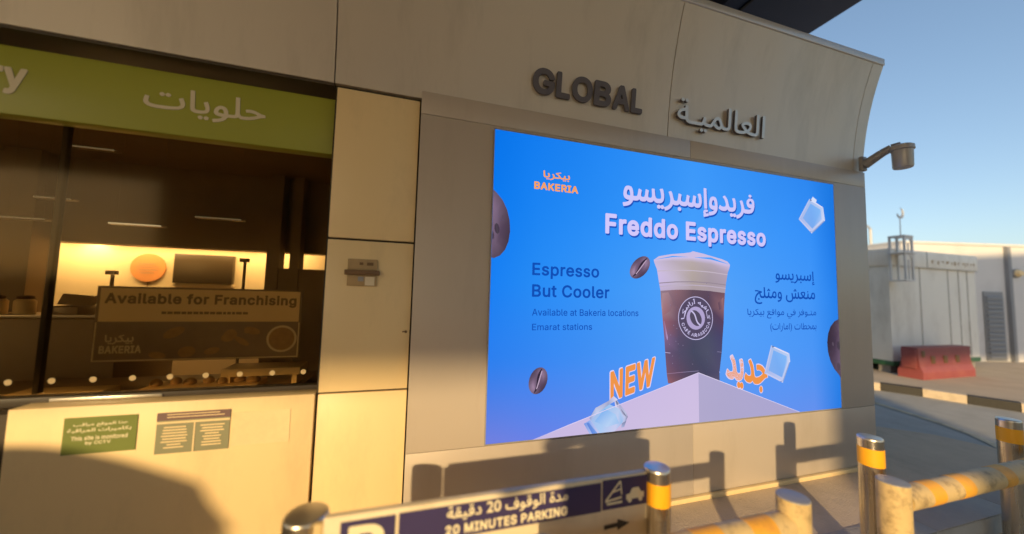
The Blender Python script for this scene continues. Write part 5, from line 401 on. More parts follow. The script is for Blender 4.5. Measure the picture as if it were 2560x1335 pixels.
 'حلويات':[[(1639,-242),(1629,-231),(1614,-140),(1729,-114),(1779,-95),(1824,-65),(1860,-21),(1764,-12),(1714,2),(1672,29),(1644,69),(1635,124),(1648,204),(1684,274),(1729,321),(1774,343),(1829,348),(1874,337),(1916,309),(1945,274),(1966,229),(1980,179),(1989,89),(2114,92),(2139,99),(2154,114),(2161,184),(2143,714),(2149,725),(2239,726),(2249,717),(2267,189),(2281,134),(2306,104),(2364,89),(2504,105),(2615,139),(2720,194),(2663,229),(2589,252),(2519,258),(2424,249),(2404,339),(2464,359),(2544,363),(2619,351),(2684,326),(2824,252),(2899,242),(2908,234),(2916,159),(2909,147),(2814,130),(2639,42),(2539,6),(2444,-12),(2334,-16),(2279,-2),(2229,39),(2194,10),(2139,-9),(1974,-17),(1929,-104),(1859,-171),(1764,-216)],[(1329,-206),(1289,-189),(1270,-146),(1275,-121),(1289,-101),(1309,-87),(1334,-83),(1374,-101),(1393,-146),(1374,-188),(1354,-202)],[(1469,-206),(1444,-201),(1424,-187),(1407,-146),(1426,-101),(1469,-83),(1511,-101),(1525,-121),(1530,-146),(1514,-186),(1494,-200)],[(319,-31),(229,-21),(154,-2),(94,28),(52,69),(27,119),(18,179),(33,289),(52,349),(144,324),(127,239),(128,169),(148,129),(189,101),(259,83),(329,75),(614,79),(754,98),(804,116),(836,139),(851,169),(849,214),(802,379),(887,414),(901,409),(947,264),(955,194),(937,109),(894,55),(804,8),(699,-15),(509,-31)],[(1249,-16),(1179,-6),(1134,14),(1100,49),(1081,99),(1053,714),(1064,726),(1149,726),(1159,714),(1180,179),(1187,129),(1199,108),(1224,95),(1274,89),(1369,92),(1414,104),(1432,134),(1434,184),(1379,378),(1474,415),(1508,329),(1530,234),(1534,159),(1526,104),(1499,52),(1462,19),(1414,-2),(1334,-15)],[(1849,89),(1885,89),(1871,184),(1839,231),(1819,241),(1794,241),(1769,223),(1749,189),(1740,149),(1744,119),(1764,101)],[(419,389),(394,394),(374,409),(358,449),(363,474),(377,494),(419,512),(462,494),(476,474),(481,449),(464,409),(444,394)],[(554,389),(514,406),(495,449),(500,474),(514,494),(534,508),(559,512),(599,494),(618,449),(599,407),(579,393)]],
 'العالميـة':[[(863,-201),(823,-177),(814,-136),(838,-97),(878,-88),(917,-111),(927,-156),(903,-192)],[(998,-201),(959,-176),(951,-136),(973,-99),(1018,-88),(1054,-111),(1064,-156),(1038,-193)],[(1458,-26),(1408,-14),(1363,9),(1288,78),(1223,9),(1158,-12),(1018,-4),(978,11),(943,42),(893,5),(823,-10),(488,-13),(423,-7),(353,22),(328,45),(303,87),(183,81),(127,94),(88,112),(50,144),(31,174),(23,209),(25,254),(53,319),(106,374),(178,417),(276,449),(273,514),(278,524),(363,524),(370,514),(390,154),(406,114),(438,92),(493,85),(768,85),(853,96),(873,110),(891,139),(924,284),(933,291),(1018,269),(997,149),(999,119),(1008,105),(1063,89),(1163,88),(1198,117),(1268,245),(1318,312),(1378,356),(1438,370),(1498,354),(1538,318),(1630,139),(1658,103),(1708,85),(1783,92),(1808,110),(1816,154),(1797,714),(1803,722),(1888,722),(1894,714),(1914,194),(1910,114),(1891,59),(1848,15),(1783,-7),(1673,-10),(1633,0),(1583,29),(1528,-16)],[(2208,-11),(2151,-1),(2103,23),(2078,49),(2059,99),(2051,169),(2033,720),(2118,722),(2129,714),(2149,199),(2159,124),(2171,104),(2188,94),(2268,85),(2358,92),(2443,114),(2331,219),(2309,264),(2306,299),(2334,339),(2393,381),(2468,410),(2538,419),(2603,412),(2649,394),(2684,364),(2706,319),(2708,274),(2694,219),(2666,169),(2616,109),(2718,89),(2788,85),(2843,89),(2873,101),(2885,119),(2889,169),(2869,714),(2878,722),(2964,719),(2986,174),(2976,89),(2945,34),(2918,14),(2873,-3),(2758,-13),(2623,7),(2518,48),(2453,20),(2373,-2),(2288,-12)],[(3128,-8),(3123,-1),(3103,714),(3113,722),(3193,722),(3200,714),(3220,-1),(3213,-8)],[(1451,74),(1483,71),(1507,79),(1523,99),(1525,124),(1477,239),(1453,266),(1423,274),(1378,245),(1333,174),(1388,107)],[(2531,159),(2573,192),(2605,234),(2614,269),(2602,299),(2568,317),(2523,322),(2473,315),(2398,284)],[(202,179),(288,184),(278,347),(228,337),(178,316),(143,289),(122,259),(118,229),(128,208),(158,190)],[(168,624),(143,633),(128,649),(120,689),(143,727),(183,738),(223,714),(233,669),(208,633)],[(303,624),(265,649),(257,689),(278,726),(323,737),(360,714),(370,669),(348,634)]],
}
# artwork shown on the LED screen, in metres on the screen plane: (part, layer, outline, sRGB colour per corner)
ART = [
 ('plinth_graphic',1,[(1.6331,0.3695),(1.635,0.0024),(0.3052,0.0),(0.3049,0.0)],[(206,190,228),(208,192,226),(202,186,226),(202,186,226)]),
 ('plinth_graphic',1,[(1.6331,0.3695),(2.6805,0.001),(1.635,0.0011)],[(178,170,208),(170,165,208),(176,168,204)]),
 ('plinth_graphic',2,[(1.6331,0.3695),(2.6807,0.004),(2.6804,0.0),(1.6338,0.3641)],(226,216,244)),
 ('plinth_graphic',2,[(1.6305,0.3696),(1.6356,0.3667),(0.5568,0.0691),(0.305,0.0),(0.5567,0.0738)],(226,212,244)),
 ('coffee_cup_graphic',0.4,[(1.2916,0.9784),(1.4372,0.9897),(1.4415,0.8585),(1.3005,0.8587)],[(150,125,140),(140,105,115),(120,90,105),(172,135,142)]),
 ('coffee_cup_graphic',0.4,[(1.4372,0.9897),(1.5876,0.9933),(1.587,0.8584),(1.4415,0.8585)],[(140,105,115),(100,80,95),(85,70,88),(120,90,105)]),
 ('coffee_cup_graphic',0.4,[(1.5876,0.9933),(1.7429,0.9889),(1.7373,0.8582),(1.587,0.8584)],[(100,80,95),(95,75,95),(85,68,88),(85,70,88)]),
 ('coffee_cup_graphic',0.4,[(1.7429,0.9889),(1.9034,0.9761),(1.8925,0.858),(1.7373,0.8582)],[(95,75,95),(120,85,95),(145,104,112),(85,68,88)]),
 ('coffee_cup_graphic',0.4,[(1.3005,0.8587),(1.4415,0.8585),(1.449,0.7492),(1.3121,0.7511)],[(172,135,142),(120,90,105),(105,80,100),(152,98,112)]),
 ('coffee_cup_graphic',0.4,[(1.4415,0.8585),(1.587,0.8584),(1.5902,0.7473),(1.449,0.7492)],[(120,90,105),(85,70,88),(82,70,92),(105,80,100)]),
 ('coffee_cup_graphic',0.4,[(1.587,0.8584),(1.7373,0.8582),(1.7357,0.7453),(1.5902,0.7473)],[(85,70,88),(85,68,88),(80,72,95),(82,70,92)]),
 ('coffee_cup_graphic',0.4,[(1.7373,0.8582),(1.8925,0.858),(1.886,0.7433),(1.7357,0.7453)],[(85,68,88),(145,104,112),(88,66,95),(80,72,95)]),
 ('coffee_cup_graphic',0.4,[(1.3121,0.7511),(1.449,0.7492),(1.4554,0.6258),(1.3246,0.6285)],[(152,98,112),(105,80,100),(90,78,105),(132,102,138)]),
 ('coffee_cup_graphic',0.4,[(1.449,0.7492),(1.5902,0.7473),(1.5902,0.623),(1.4554,0.6258)],[(105,80,100),(82,70,92),(75,75,100),(90,78,105)]),
 ('coffee_cup_graphic',0.4,[(1.5902,0.7473),(1.7357,0.7453),(1.7289,0.6202),(1.5902,0.623)],[(82,70,92),(80,72,95),(78,80,105),(75,75,100)]),
 ('coffee_cup_graphic',0.4,[(1.7357,0.7453),(1.886,0.7433),(1.872,0.6173),(1.7289,0.6202)],[(80,72,95),(88,66,95),(75,70,108),(78,80,105)]),
 ('coffee_cup_graphic',0.4,[(1.3246,0.6285),(1.4554,0.6258),(1.4587,0.5262),(1.3316,0.5293)],[(132,102,138),(90,78,105),(85,78,105),(108,86,118)]),
 ('coffee_cup_graphic',0.4,[(1.4554,0.6258),(1.5902,0.623),(1.5895,0.5231),(1.4587,0.5262)],[(90,78,105),(75,75,100),(72,75,98),(85,78,105)]),
 ('coffee_cup_graphic',0.4,[(1.5902,0.623),(1.7289,0.6202),(1.7241,0.5198),(1.5895,0.5231)],[(75,75,100),(78,80,105),(80,82,105),(72,75,98)]),
 ('coffee_cup_graphic',0.4,[(1.7289,0.6202),(1.872,0.6173),(1.8627,0.5165),(1.7241,0.5198)],[(78,80,105),(75,70,108),(78,75,110),(80,82,105)]),
 ('coffee_cup_graphic',0.4,[(1.3316,0.5293),(1.4587,0.5262),(1.4629,0.3706),(1.3447,0.3736)],[(108,86,118),(85,78,105),(95,75,98),(125,88,106)]),
 ('coffee_cup_graphic',0.4,[(1.4587,0.5262),(1.5895,0.5231),(1.5842,0.3675),(1.4629,0.3706)],[(85,78,105),(72,75,98),(78,72,95),(95,75,98)]),
 ('coffee_cup_graphic',0.4,[(1.5895,0.5231),(1.7241,0.5198),(1.7088,0.3644),(1.5842,0.3675)],[(72,75,98),(80,82,105),(72,72,98),(78,72,95)]),
 ('coffee_cup_graphic',0.4,[(1.7241,0.5198),(1.8627,0.5165),(1.8369,0.3612),(1.7088,0.3644)],[(80,82,105),(78,75,110),(82,78,108),(72,72,98)]),
 ('coffee_cup_graphic',0.4,[(1.3447,0.3736),(1.4629,0.3706),(1.472,0.2957),(1.3564,0.3015)],[(125,88,106),(95,75,98),(112,82,95),(155,98,106)]),
 ('coffee_cup_graphic',0.4,[(1.4629,0.3706),(1.5842,0.3675),(1.5906,0.2899),(1.472,0.2957)],[(95,75,98),(78,72,95),(85,75,95),(112,82,95)]),
 ('coffee_cup_graphic',0.4,[(1.5842,0.3675),(1.7088,0.3644),(1.7124,0.2839),(1.5906,0.2899)],[(78,72,95),(72,72,98),(75,72,95),(85,75,95)]),
 ('coffee_cup_graphic',0.4,[(1.7088,0.3644),(1.8369,0.3612),(1.8374,0.2777),(1.7124,0.2839)],[(72,72,98),(82,78,108),(95,85,112),(75,72,95)]),
 ('coffee_cup_graphic',0.5,[(1.2328,1.2039),(1.4043,1.233),(1.4051,1.2021),(1.2356,1.1884)],[(208,194,232),(208,194,232),(186,172,188),(200,186,220)]),
 ('coffee_cup_graphic',0.5,[(1.4043,1.233),(1.5825,1.2431),(1.5811,1.2049),(1.4051,1.2021)],[(208,194,232),(208,194,232),(182,168,168),(186,172,188)]),
 ('coffee_cup_graphic',0.5,[(1.5825,1.2431),(1.7675,1.2328),(1.7638,1.1963),(1.5811,1.2049)],[(208,194,232),(208,194,232),(180,166,180),(182,168,168)]),
 ('coffee_cup_graphic',0.5,[(1.7675,1.2328),(1.9595,1.2011),(1.9536,1.1755),(1.7638,1.1963)],[(208,194,232),(208,194,232),(196,180,212),(180,166,180)]),
 ('coffee_cup_graphic',0.5,[(1.2356,1.1884),(1.4051,1.2021),(1.4208,1.1462),(1.2614,1.1328)],[(200,186,220),(186,172,188),(192,178,194),(206,190,228)]),
 ('coffee_cup_graphic',0.5,[(1.4051,1.2021),(1.5811,1.2049),(1.5859,1.1514),(1.4208,1.1462)],[(186,172,188),(182,168,168),(180,166,162),(192,178,194)]),
 ('coffee_cup_graphic',0.5,[(1.5811,1.2049),(1.7638,1.1963),(1.7571,1.1476),(1.5859,1.1514)],[(182,168,168),(180,166,180),(172,158,168),(180,166,162)]),
 ('coffee_cup_graphic',0.5,[(1.7638,1.1963),(1.9536,1.1755),(1.9344,1.1345),(1.7571,1.1476)],[(180,166,180),(196,180,212),(178,162,186),(172,158,168)]),
 ('coffee_cup_graphic',0.5,[(1.2614,1.1328),(1.4208,1.1462),(1.4293,1.0573),(1.2779,1.0439)],[(206,190,228),(192,178,194),(196,182,204),(202,186,228)]),
 ('coffee_cup_graphic',0.5,[(1.4208,1.1462),(1.5859,1.1514),(1.5859,1.0631),(1.4293,1.0573)],[(192,178,194),(180,166,162),(176,162,158),(196,182,204)]),
 ('coffee_cup_graphic',0.5,[(1.5859,1.1514),(1.7571,1.1476),(1.7479,1.0609),(1.5859,1.0631)],[(180,166,162),(172,158,168),(166,152,162),(176,162,158)]),
 ('coffee_cup_graphic',0.5,[(1.7571,1.1476),(1.9344,1.1345),(1.9155,1.0503),(1.7479,1.0609)],[(172,158,168),(178,162,186),(172,156,174),(166,152,162)]),
 ('coffee_cup_graphic',0.5,[(1.2779,1.0439),(1.4293,1.0573),(1.4372,0.9881),(1.2916,0.9768)],[(202,186,228),(196,182,204),(186,170,188),(192,176,208)]),
 ('coffee_cup_graphic',0.5,[(1.4293,1.0573),(1.5859,1.0631),(1.5876,0.9917),(1.4372,0.9881)],[(196,182,204),(176,162,158),(172,156,162),(186,170,188)]),
 ('coffee_cup_graphic',0.5,[(1.5859,1.0631),(1.7479,1.0609),(1.7429,0.9873),(1.5876,0.9917)],[(176,162,158),(166,152,162),(172,156,164),(172,156,162)]),
 ('coffee_cup_graphic',0.5,[(1.7479,1.0609),(1.9155,1.0503),(1.9033,0.9745),(1.7429,0.9873)],[(166,152,162),(172,156,174),(176,160,172),(172,156,164)]),
 ('coffee_cup_graphic',0.5,[(1.2328,1.2039),(1.2785,1.2329),(1.3922,1.255),(1.499,1.2675),(1.5684,1.278),(1.5935,1.2892),(1.6286,1.2766),(1.6998,1.2741),(1.7823,1.2589),(1.8768,1.2422),(1.9352,1.2251),(1.9595,1.2011),(1.7676,1.2498),(1.578,1.2412),(1.4017,1.242)],(204,190,226)),
 ('coffee_cup_graphic',0.6,[(1.2669,1.1252),(1.4246,1.1381),(1.5878,1.1425),(1.7569,1.1381),(1.9321,1.1243),(1.9319,1.1168),(1.7568,1.1307),(1.5877,1.1353),(1.4245,1.1309),(1.2669,1.1182)],(196,182,198)),
 ('coffee_cup_graphic',0.6,[(1.2816,1.0363),(1.4316,1.0507),(1.5868,1.0567),(1.7473,1.0539),(1.9132,1.0419),(1.9131,1.0345),(1.7472,1.0466),(1.5868,1.0495),(1.4316,1.0435),(1.2815,1.0293)],(150,136,150)),
 ('coffee_cup_graphic',0.6,[(1.2852,1.0115),(1.4339,1.0255),(1.5875,1.031),(1.7464,1.0278),(1.9106,1.0153),(1.9104,1.0078),(1.7463,1.0204),(1.5874,1.0238),(1.4338,1.0183),(1.2852,1.0046)],(190,176,196)),
 ('coffee_cup_graphic',0.6,[(1.3316,0.5278),(1.3782,0.5221),(1.3782,0.5175),(1.3315,0.5232)],(190,175,215)),
 ('coffee_cup_graphic',0.6,[(1.8161,0.5216),(1.8606,0.5165),(1.8605,0.5117),(1.816,0.5168)],(130,125,160)),
 ('coffee_cup_graphic',0.6,[(1.3438,0.3729),(1.4909,0.379),(1.4909,0.3744),(1.3438,0.3684)],(150,120,150)),
 ('coffee_cup_graphic',0.6,[(1.4909,0.379),(1.637,0.3825),(1.637,0.3779),(1.4909,0.3744)],(135,125,160)),
 ('coffee_cup_graphic',0.6,[(1.8339,0.3669),(1.8411,0.3634),(1.841,0.3586),(1.8338,0.3621)],(200,190,235)),
 ('coffee_cup_graphic',0.55,[(1.3055,0.9593),(1.3619,0.9685),(1.4089,0.8913),(1.38,0.8286),(1.3188,0.7972),(1.307,0.8588)],[(170,140,150),(160,128,138),(130,98,112),(140,105,118),(160,110,118),(180,145,150)]),
 ('coffee_cup_graphic',0.55,[(1.3159,0.7587),(1.328,0.7511),(1.3554,0.6357),(1.3525,0.6128),(1.3368,0.6436)],[(150,100,120),(165,120,150),(185,160,205),(190,165,210),(150,110,150)]),
 ('coffee_cup_graphic',0.55,[(1.8334,0.8982),(1.8867,0.9402),(1.8797,0.8496),(1.8428,0.8411)],[(95,72,92),(165,120,122),(140,98,110),(92,72,92)]),
 ('coffee_cup_graphic',0.65,[(1.4059,0.7217),(1.4097,0.7263),(1.4135,0.7216),(1.4097,0.717)],[(165,150,185),(190,175,210),(90,80,105),(60,55,80)]),
 ('coffee_cup_graphic',0.65,[(1.4343,0.6983),(1.4381,0.7029),(1.4419,0.6983),(1.4381,0.6936)],[(165,150,185),(190,175,210),(90,80,105),(60,55,80)]),
 ('coffee_cup_graphic',0.65,[(1.3771,0.6509),(1.3809,0.6554),(1.3846,0.6508),(1.3808,0.6462)],[(165,150,185),(190,175,210),(90,80,105),(60,55,80)]),
 ('coffee_cup_graphic',0.65,[(1.4241,0.604),(1.4279,0.6086),(1.4317,0.6039),(1.4278,0.5993)],[(165,150,185),(190,175,210),(90,80,105),(60,55,80)]),
 ('coffee_cup_graphic',0.65,[(1.4888,0.572),(1.4927,0.5766),(1.4965,0.5718),(1.4926,0.5673)],[(165,150,185),(190,175,210),(90,80,105),(60,55,80)]),
 ('coffee_cup_graphic',0.65,[(1.3927,0.4438),(1.3965,0.4483),(1.4003,0.4436),(1.3965,0.4391)],[(165,150,185),(190,175,210),(90,80,105),(60,55,80)]),
 ('coffee_cup_graphic',0.65,[(1.5747,0.4315),(1.5786,0.4361),(1.5825,0.4313),(1.5785,0.4267)],[(165,150,185),(190,175,210),(90,80,105),(60,55,80)]),
 ('coffee_cup_graphic',0.65,[(1.3765,0.8713),(1.3803,0.876),(1.3841,0.8714),(1.3803,0.8667)],[(165,150,185),(190,175,210),(90,80,105),(60,55,80)]),
 ('coffee_cup_graphic',0.65,[(1.7179,1.0465),(1.7221,1.0515),(1.7261,1.0467),(1.722,1.0417)],[(165,150,185),(190,175,210),(90,80,105),(60,55,80)]),
 ('coffee_cup_graphic',0.65,[(1.4458,0.5844),(1.4497,0.5889),(1.4534,0.5842),(1.4496,0.5797)],[(165,150,185),(190,175,210),(90,80,105),(60,55,80)]),
 ('coffee_cup_graphic',0.65,[(1.3931,0.4972),(1.3969,0.5017),(1.4006,0.497),(1.3968,0.4926)],[(165,150,185),(190,175,210),(90,80,105),(60,55,80)]),
 ('coffee_cup_graphic',0.65,[(1.3654,0.582),(1.3692,0.5865),(1.3729,0.5818),(1.3691,0.5773)],[(165,150,185),(190,175,210),(90,80,105),(60,55,80)]),
 ('coffee_bean_graphic',1.2,[(1.1796,1.2191),(1.1936,1.2046),(1.161,1.1812),(1.1536,1.1894)],[(111,91,113),(119,98,121),(151,124,153),(140,115,142)]),
 ('coffee_bean_graphic',1.2,[(1.1936,1.2046),(1.1995,1.1839),(1.1636,1.1691),(1.161,1.1812)],[(119,98,121),(119,99,122),(151,126,154),(151,124,153)]),
 ('coffee_bean_graphic',1.2,[(1.1995,1.1839),(1.1967,1.1591),(1.161,1.1543),(1.1636,1.1691)],[(119,99,122),(112,92,114),(141,116,144),(151,126,154)]),
 ('coffee_bean_graphic',1.2,[(1.1967,1.1591),(1.1856,1.1326),(1.1536,1.1383),(1.161,1.1543)],[(112,92,114),(97,79,100),(123,100,127),(141,116,144)]),
 ('coffee_bean_graphic',1.2,[(1.1856,1.1326),(1.1671,1.1071),(1.1421,1.1226),(1.1536,1.1383)],[(97,79,100),(83,67,87),(105,85,110),(123,100,127)]),
 ('coffee_bean_graphic',1.2,[(1.1671,1.1071),(1.1434,1.0851),(1.1276,1.1089),(1.1421,1.1226)],[(83,67,87),(75,59,78),(94,75,99),(105,85,110)]),
 ('coffee_bean_graphic',1.2,[(1.1434,1.0851),(1.1167,1.0688),(1.1116,1.0984),(1.1276,1.1089)],[(75,59,78),(75,58,77),(94,74,98),(94,75,99)]),
 ('coffee_bean_graphic',1.2,[(1.1167,1.0688),(1.0897,1.0597),(1.0957,1.0921),(1.1116,1.0984)],[(75,58,77),(82,66,86),(104,84,109),(94,74,98)]),
 ('coffee_bean_graphic',1.2,[(1.0897,1.0597),(1.0649,1.0586),(1.0814,1.0907),(1.0957,1.0921)],[(82,66,86),(96,78,99),(122,99,126),(104,84,109)]),
 ('coffee_bean_graphic',1.2,[(1.0649,1.0586),(1.0449,1.0655),(1.0701,1.0942),(1.0814,1.0907)],[(96,78,99),(111,91,113),(140,115,142),(122,99,126)]),
 ('coffee_bean_graphic',1.2,[(1.0449,1.0655),(1.0313,1.0798),(1.0628,1.1024),(1.0701,1.0942)],[(111,91,113),(132,109,133),(166,138,168),(140,115,142)]),
 ('coffee_bean_graphic',1.2,[(1.0313,1.0798),(1.0255,1.1001),(1.0603,1.1143),(1.0628,1.1024)],[(132,109,133),(132,110,133),(166,139,169),(166,138,168)]),
 ('coffee_bean_graphic',1.2,[(1.0255,1.1001),(1.0281,1.1244),(1.0627,1.1289),(1.0603,1.1143)],[(132,110,133),(123,102,125),(156,129,158),(166,139,169)]),
 ('coffee_bean_graphic',1.2,[(1.0281,1.1244),(1.0388,1.1504),(1.07,1.1448),(1.0627,1.1289)],[(123,102,125),(110,90,112),(139,114,141),(156,129,158)]),
 ('coffee_bean_graphic',1.2,[(1.0388,1.1504),(1.0566,1.1757),(1.0813,1.1604),(1.07,1.1448)],[(110,90,112),(95,77,98),(121,98,124),(139,114,141)]),
 ('coffee_bean_graphic',1.2,[(1.0566,1.1757),(1.0799,1.1978),(1.0956,1.1742),(1.0813,1.1604)],[(95,77,98),(86,70,90),(109,88,114),(121,98,124)]),
 ('coffee_bean_graphic',1.2,[(1.0799,1.1978),(1.1065,1.2145),(1.1115,1.1848),(1.0956,1.1742)],[(86,70,90),(86,69,89),(109,87,112),(109,88,114)]),
 ('coffee_bean_graphic',1.2,[(1.1065,1.2145),(1.1337,1.2242),(1.1276,1.1913),(1.1115,1.1848)],[(86,69,89),(95,76,97),(120,97,123),(109,87,112)]),
 ('coffee_bean_graphic',1.2,[(1.1337,1.2242),(1.1589,1.2258),(1.1421,1.1929),(1.1276,1.1913)],[(95,76,97),(108,89,111),(136,112,140),(120,97,123)]),
 ('coffee_bean_graphic',1.2,[(1.1589,1.2258),(1.1796,1.2191),(1.1536,1.1894),(1.1421,1.1929)],[(108,89,111),(111,91,113),(140,115,142),(136,112,140)]),
 ('coffee_bean_graphic',1.2,[(1.1536,1.1894),(1.161,1.1812),(1.1636,1.1691),(1.161,1.1543),(1.1536,1.1383),(1.1421,1.1226),(1.1276,1.1089),(1.1116,1.0984),(1.0957,1.0921),(1.0814,1.0907),(1.0701,1.0942),(1.0628,1.1024),(1.0603,1.1143),(1.0627,1.1289),(1.07,1.1448),(1.0813,1.1604),(1.0956,1.1742),(1.1115,1.1848),(1.1276,1.1913),(1.1421,1.1929)],[(140,115,142),(151,124,153),(151,126,154),(141,116,144),(123,100,127),(105,85,110),(94,75,99),(94,74,98),(104,84,109),(122,99,126),(140,115,142),(166,138,168),(166,139,169),(156,129,158),(139,114,141),(121,98,124),(109,88,114),(109,87,112),(120,97,123),(136,112,140)]),
 ('coffee_bean_graphic',1.3,[(1.0488,1.0748),(1.06,1.0853),(1.0707,1.0962),(1.0803,1.1079),(1.0887,1.1203),(1.0962,1.1334),(1.1033,1.1467),(1.1108,1.1598),(1.1195,1.1723),(1.1298,1.1838),(1.1418,1.1943),(1.1554,1.2039),(1.1699,1.213),(1.1756,1.2095),(1.1644,1.1984),(1.1538,1.1869),(1.1444,1.1748),(1.1361,1.162),(1.1287,1.1488),(1.1216,1.1354),(1.114,1.1223),(1.1052,1.11),(1.0947,1.0988),(1.0824,1.0888),(1.0687,1.0798),(1.0542,1.0713)],(52,40,58)),
 ('coffee_bean_graphic',1.4,[(1.0747,1.0937),(1.0852,1.1048),(1.0953,1.1162),(1.1051,1.1278),(1.1147,1.1396),(1.1242,1.1515),(1.1338,1.1634),(1.1436,1.1753),(1.1537,1.187),(1.164,1.1986),(1.1701,1.1949),(1.1598,1.1832),(1.1497,1.1715),(1.1399,1.1597),(1.1303,1.1478),(1.1208,1.1358),(1.1112,1.124),(1.1013,1.1124),(1.0912,1.101),(1.0807,1.0899)],(196,170,196)),
 ('coffee_bean_graphic.001',1.2,[(0.3644,0.4527),(0.3817,0.4424),(0.3631,0.4148),(0.3537,0.4208)],[(105,86,107),(114,94,115),(144,118,146),(133,109,135)]),
 ('coffee_bean_graphic.001',1.2,[(0.3817,0.4424),(0.3946,0.4248),(0.3698,0.4043),(0.3631,0.4148)],[(114,94,115),(114,94,115),(144,118,146),(144,118,146)]),
 ('coffee_bean_graphic.001',1.2,[(0.3946,0.4248),(0.4017,0.4016),(0.3733,0.3904),(0.3698,0.4043)],[(114,94,115),(106,87,108),(134,110,136),(144,118,146)]),
 ('coffee_bean_graphic.001',1.2,[(0.4017,0.4016),(0.4024,0.3753),(0.3731,0.3743),(0.3733,0.3904)],[(106,87,108),(93,76,95),(117,96,121),(134,110,136)]),
 ('coffee_bean_graphic.001',1.2,[(0.4024,0.3753),(0.3965,0.3484),(0.3693,0.3578),(0.3731,0.3743)],[(93,76,95),(79,63,82),(100,80,104),(117,96,121)]),
 ('coffee_bean_graphic.001',1.2,[(0.3965,0.3484),(0.3847,0.3237),(0.3622,0.3424),(0.3693,0.3578)],[(79,63,82),(71,57,75),(90,72,94),(100,80,104)]),
 ('coffee_bean_graphic.001',1.2,[(0.3847,0.3237),(0.3683,0.3035),(0.3527,0.3297),(0.3622,0.3424)],[(71,57,75),(71,56,74),(90,70,93),(90,72,94)]),
 ('coffee_bean_graphic.001',1.2,[(0.3683,0.3035),(0.3488,0.2899),(0.3415,0.3208),(0.3527,0.3297)],[(71,56,74),(78,63,81),(99,80,103),(90,70,93)]),
 ('coffee_bean_graphic.001',1.2,[(0.3488,0.2899),(0.3281,0.2841),(0.3299,0.3168),(0.3415,0.3208)],[(78,63,81),(92,75,95),(116,94,120),(99,80,103)]),
 ('coffee_bean_graphic.001',1.2,[(0.3281,0.2841),(0.3084,0.2865),(0.3189,0.3178),(0.3299,0.3168)],[(92,75,95),(105,86,107),(133,109,135),(116,94,120)]),
 ('coffee_bean_graphic.001',1.2,[(0.3084,0.2865),(0.2915,0.297),(0.3097,0.3238),(0.3189,0.3178)],[(105,86,107),(125,103,126),(158,130,159),(133,109,135)]),
 ('coffee_bean_graphic.001',1.2,[(0.2915,0.297),(0.2789,0.3145),(0.303,0.3343),(0.3097,0.3238)],[(125,103,126),(125,104,126),(158,132,159),(158,130,159)]),
 ('coffee_bean_graphic.001',1.2,[(0.2789,0.3145),(0.2719,0.3372),(0.2996,0.3481),(0.303,0.3343)],[(125,104,126),(117,97,119),(148,123,151),(158,132,159)]),
 ('coffee_bean_graphic.001',1.2,[(0.2719,0.3372),(0.2712,0.363),(0.2997,0.3639),(0.2996,0.3481)],[(117,97,119),(104,85,106),(132,108,134),(148,123,151)]),
 ('coffee_bean_graphic.001',1.2,[(0.2712,0.363),(0.2768,0.3895),(0.3034,0.3804),(0.2997,0.3639)],[(104,85,106),(91,74,94),(115,93,118),(132,108,134)]),
 ('coffee_bean_graphic.001',1.2,[(0.2768,0.3895),(0.2882,0.4141),(0.3104,0.3957),(0.3034,0.3804)],[(91,74,94),(82,66,85),(104,84,108),(115,93,118)]),
 ('coffee_bean_graphic.001',1.2,[(0.2882,0.4141),(0.3043,0.4344),(0.3198,0.4085),(0.3104,0.3957)],[(82,66,85),(81,66,85),(103,84,108),(104,84,108)]),
 ('coffee_bean_graphic.001',1.2,[(0.3043,0.4344),(0.3237,0.4485),(0.3309,0.4175),(0.3198,0.4085)],[(81,66,85),(90,73,93),(114,92,117),(103,84,108)]),
 ('coffee_bean_graphic.001',1.2,[(0.3237,0.4485),(0.3444,0.4548),(0.3426,0.4217),(0.3309,0.4175)],[(90,73,93),(103,84,105),(130,106,133),(114,92,117)]),
 ('coffee_bean_graphic.001',1.2,[(0.3444,0.4548),(0.3644,0.4527),(0.3537,0.4208),(0.3426,0.4217)],[(103,84,105),(105,86,107),(133,109,135),(130,106,133)]),
 ('coffee_bean_graphic.001',1.2,[(0.3537,0.4208),(0.3631,0.4148),(0.3698,0.4043),(0.3733,0.3904),(0.3731,0.3743),(0.3693,0.3578),(0.3622,0.3424),(0.3527,0.3297),(0.3415,0.3208),(0.3299,0.3168),(0.3189,0.3178),(0.3097,0.3238),(0.303,0.3343),(0.2996,0.3481),(0.2997,0.3639),(0.3034,0.3804),(0.3104,0.3957),(0.3198,0.4085),(0.3309,0.4175),(0.3426,0.4217)],[(133,109,135),(144,118,146),(144,118,146),(134,110,136),(117,96,121),(100,80,104),(90,72,94),(90,70,93),(99,80,103),(116,94,120),(133,109,135),(158,130,159),(158,132,159),(148,123,151),(132,108,134),(115,93,118),(104,84,108),(103,84,108),(114,92,117),(130,106,133)]),
 ('coffee_bean_graphic.001',1.3,[(0.3082,0.2958),(0.3138,0.3076),(0.3187,0.3197),(0.3224,0.3323),(0.3249,0.3453),(0.3263,0.3586),(0.3273,0.3722),(0.3287,0.3856),(0.3313,0.3986),(0.3356,0.4111),(0.3419,0.4229),(0.3497,0.4343),(0.3585,0.4453),(0.3646,0.4433),(0.3594,0.431),(0.3548,0.4186),(0.3514,0.4057),(0.3492,0.3925),(0.348,0.379),(0.347,0.3654),(0.3456,0.352),(0.3428,0.3391),(0.3381,0.3268),(0.3315,0.3152),(0.3233,0.3043),(0.3141,0.2937)],(52,40,58)),
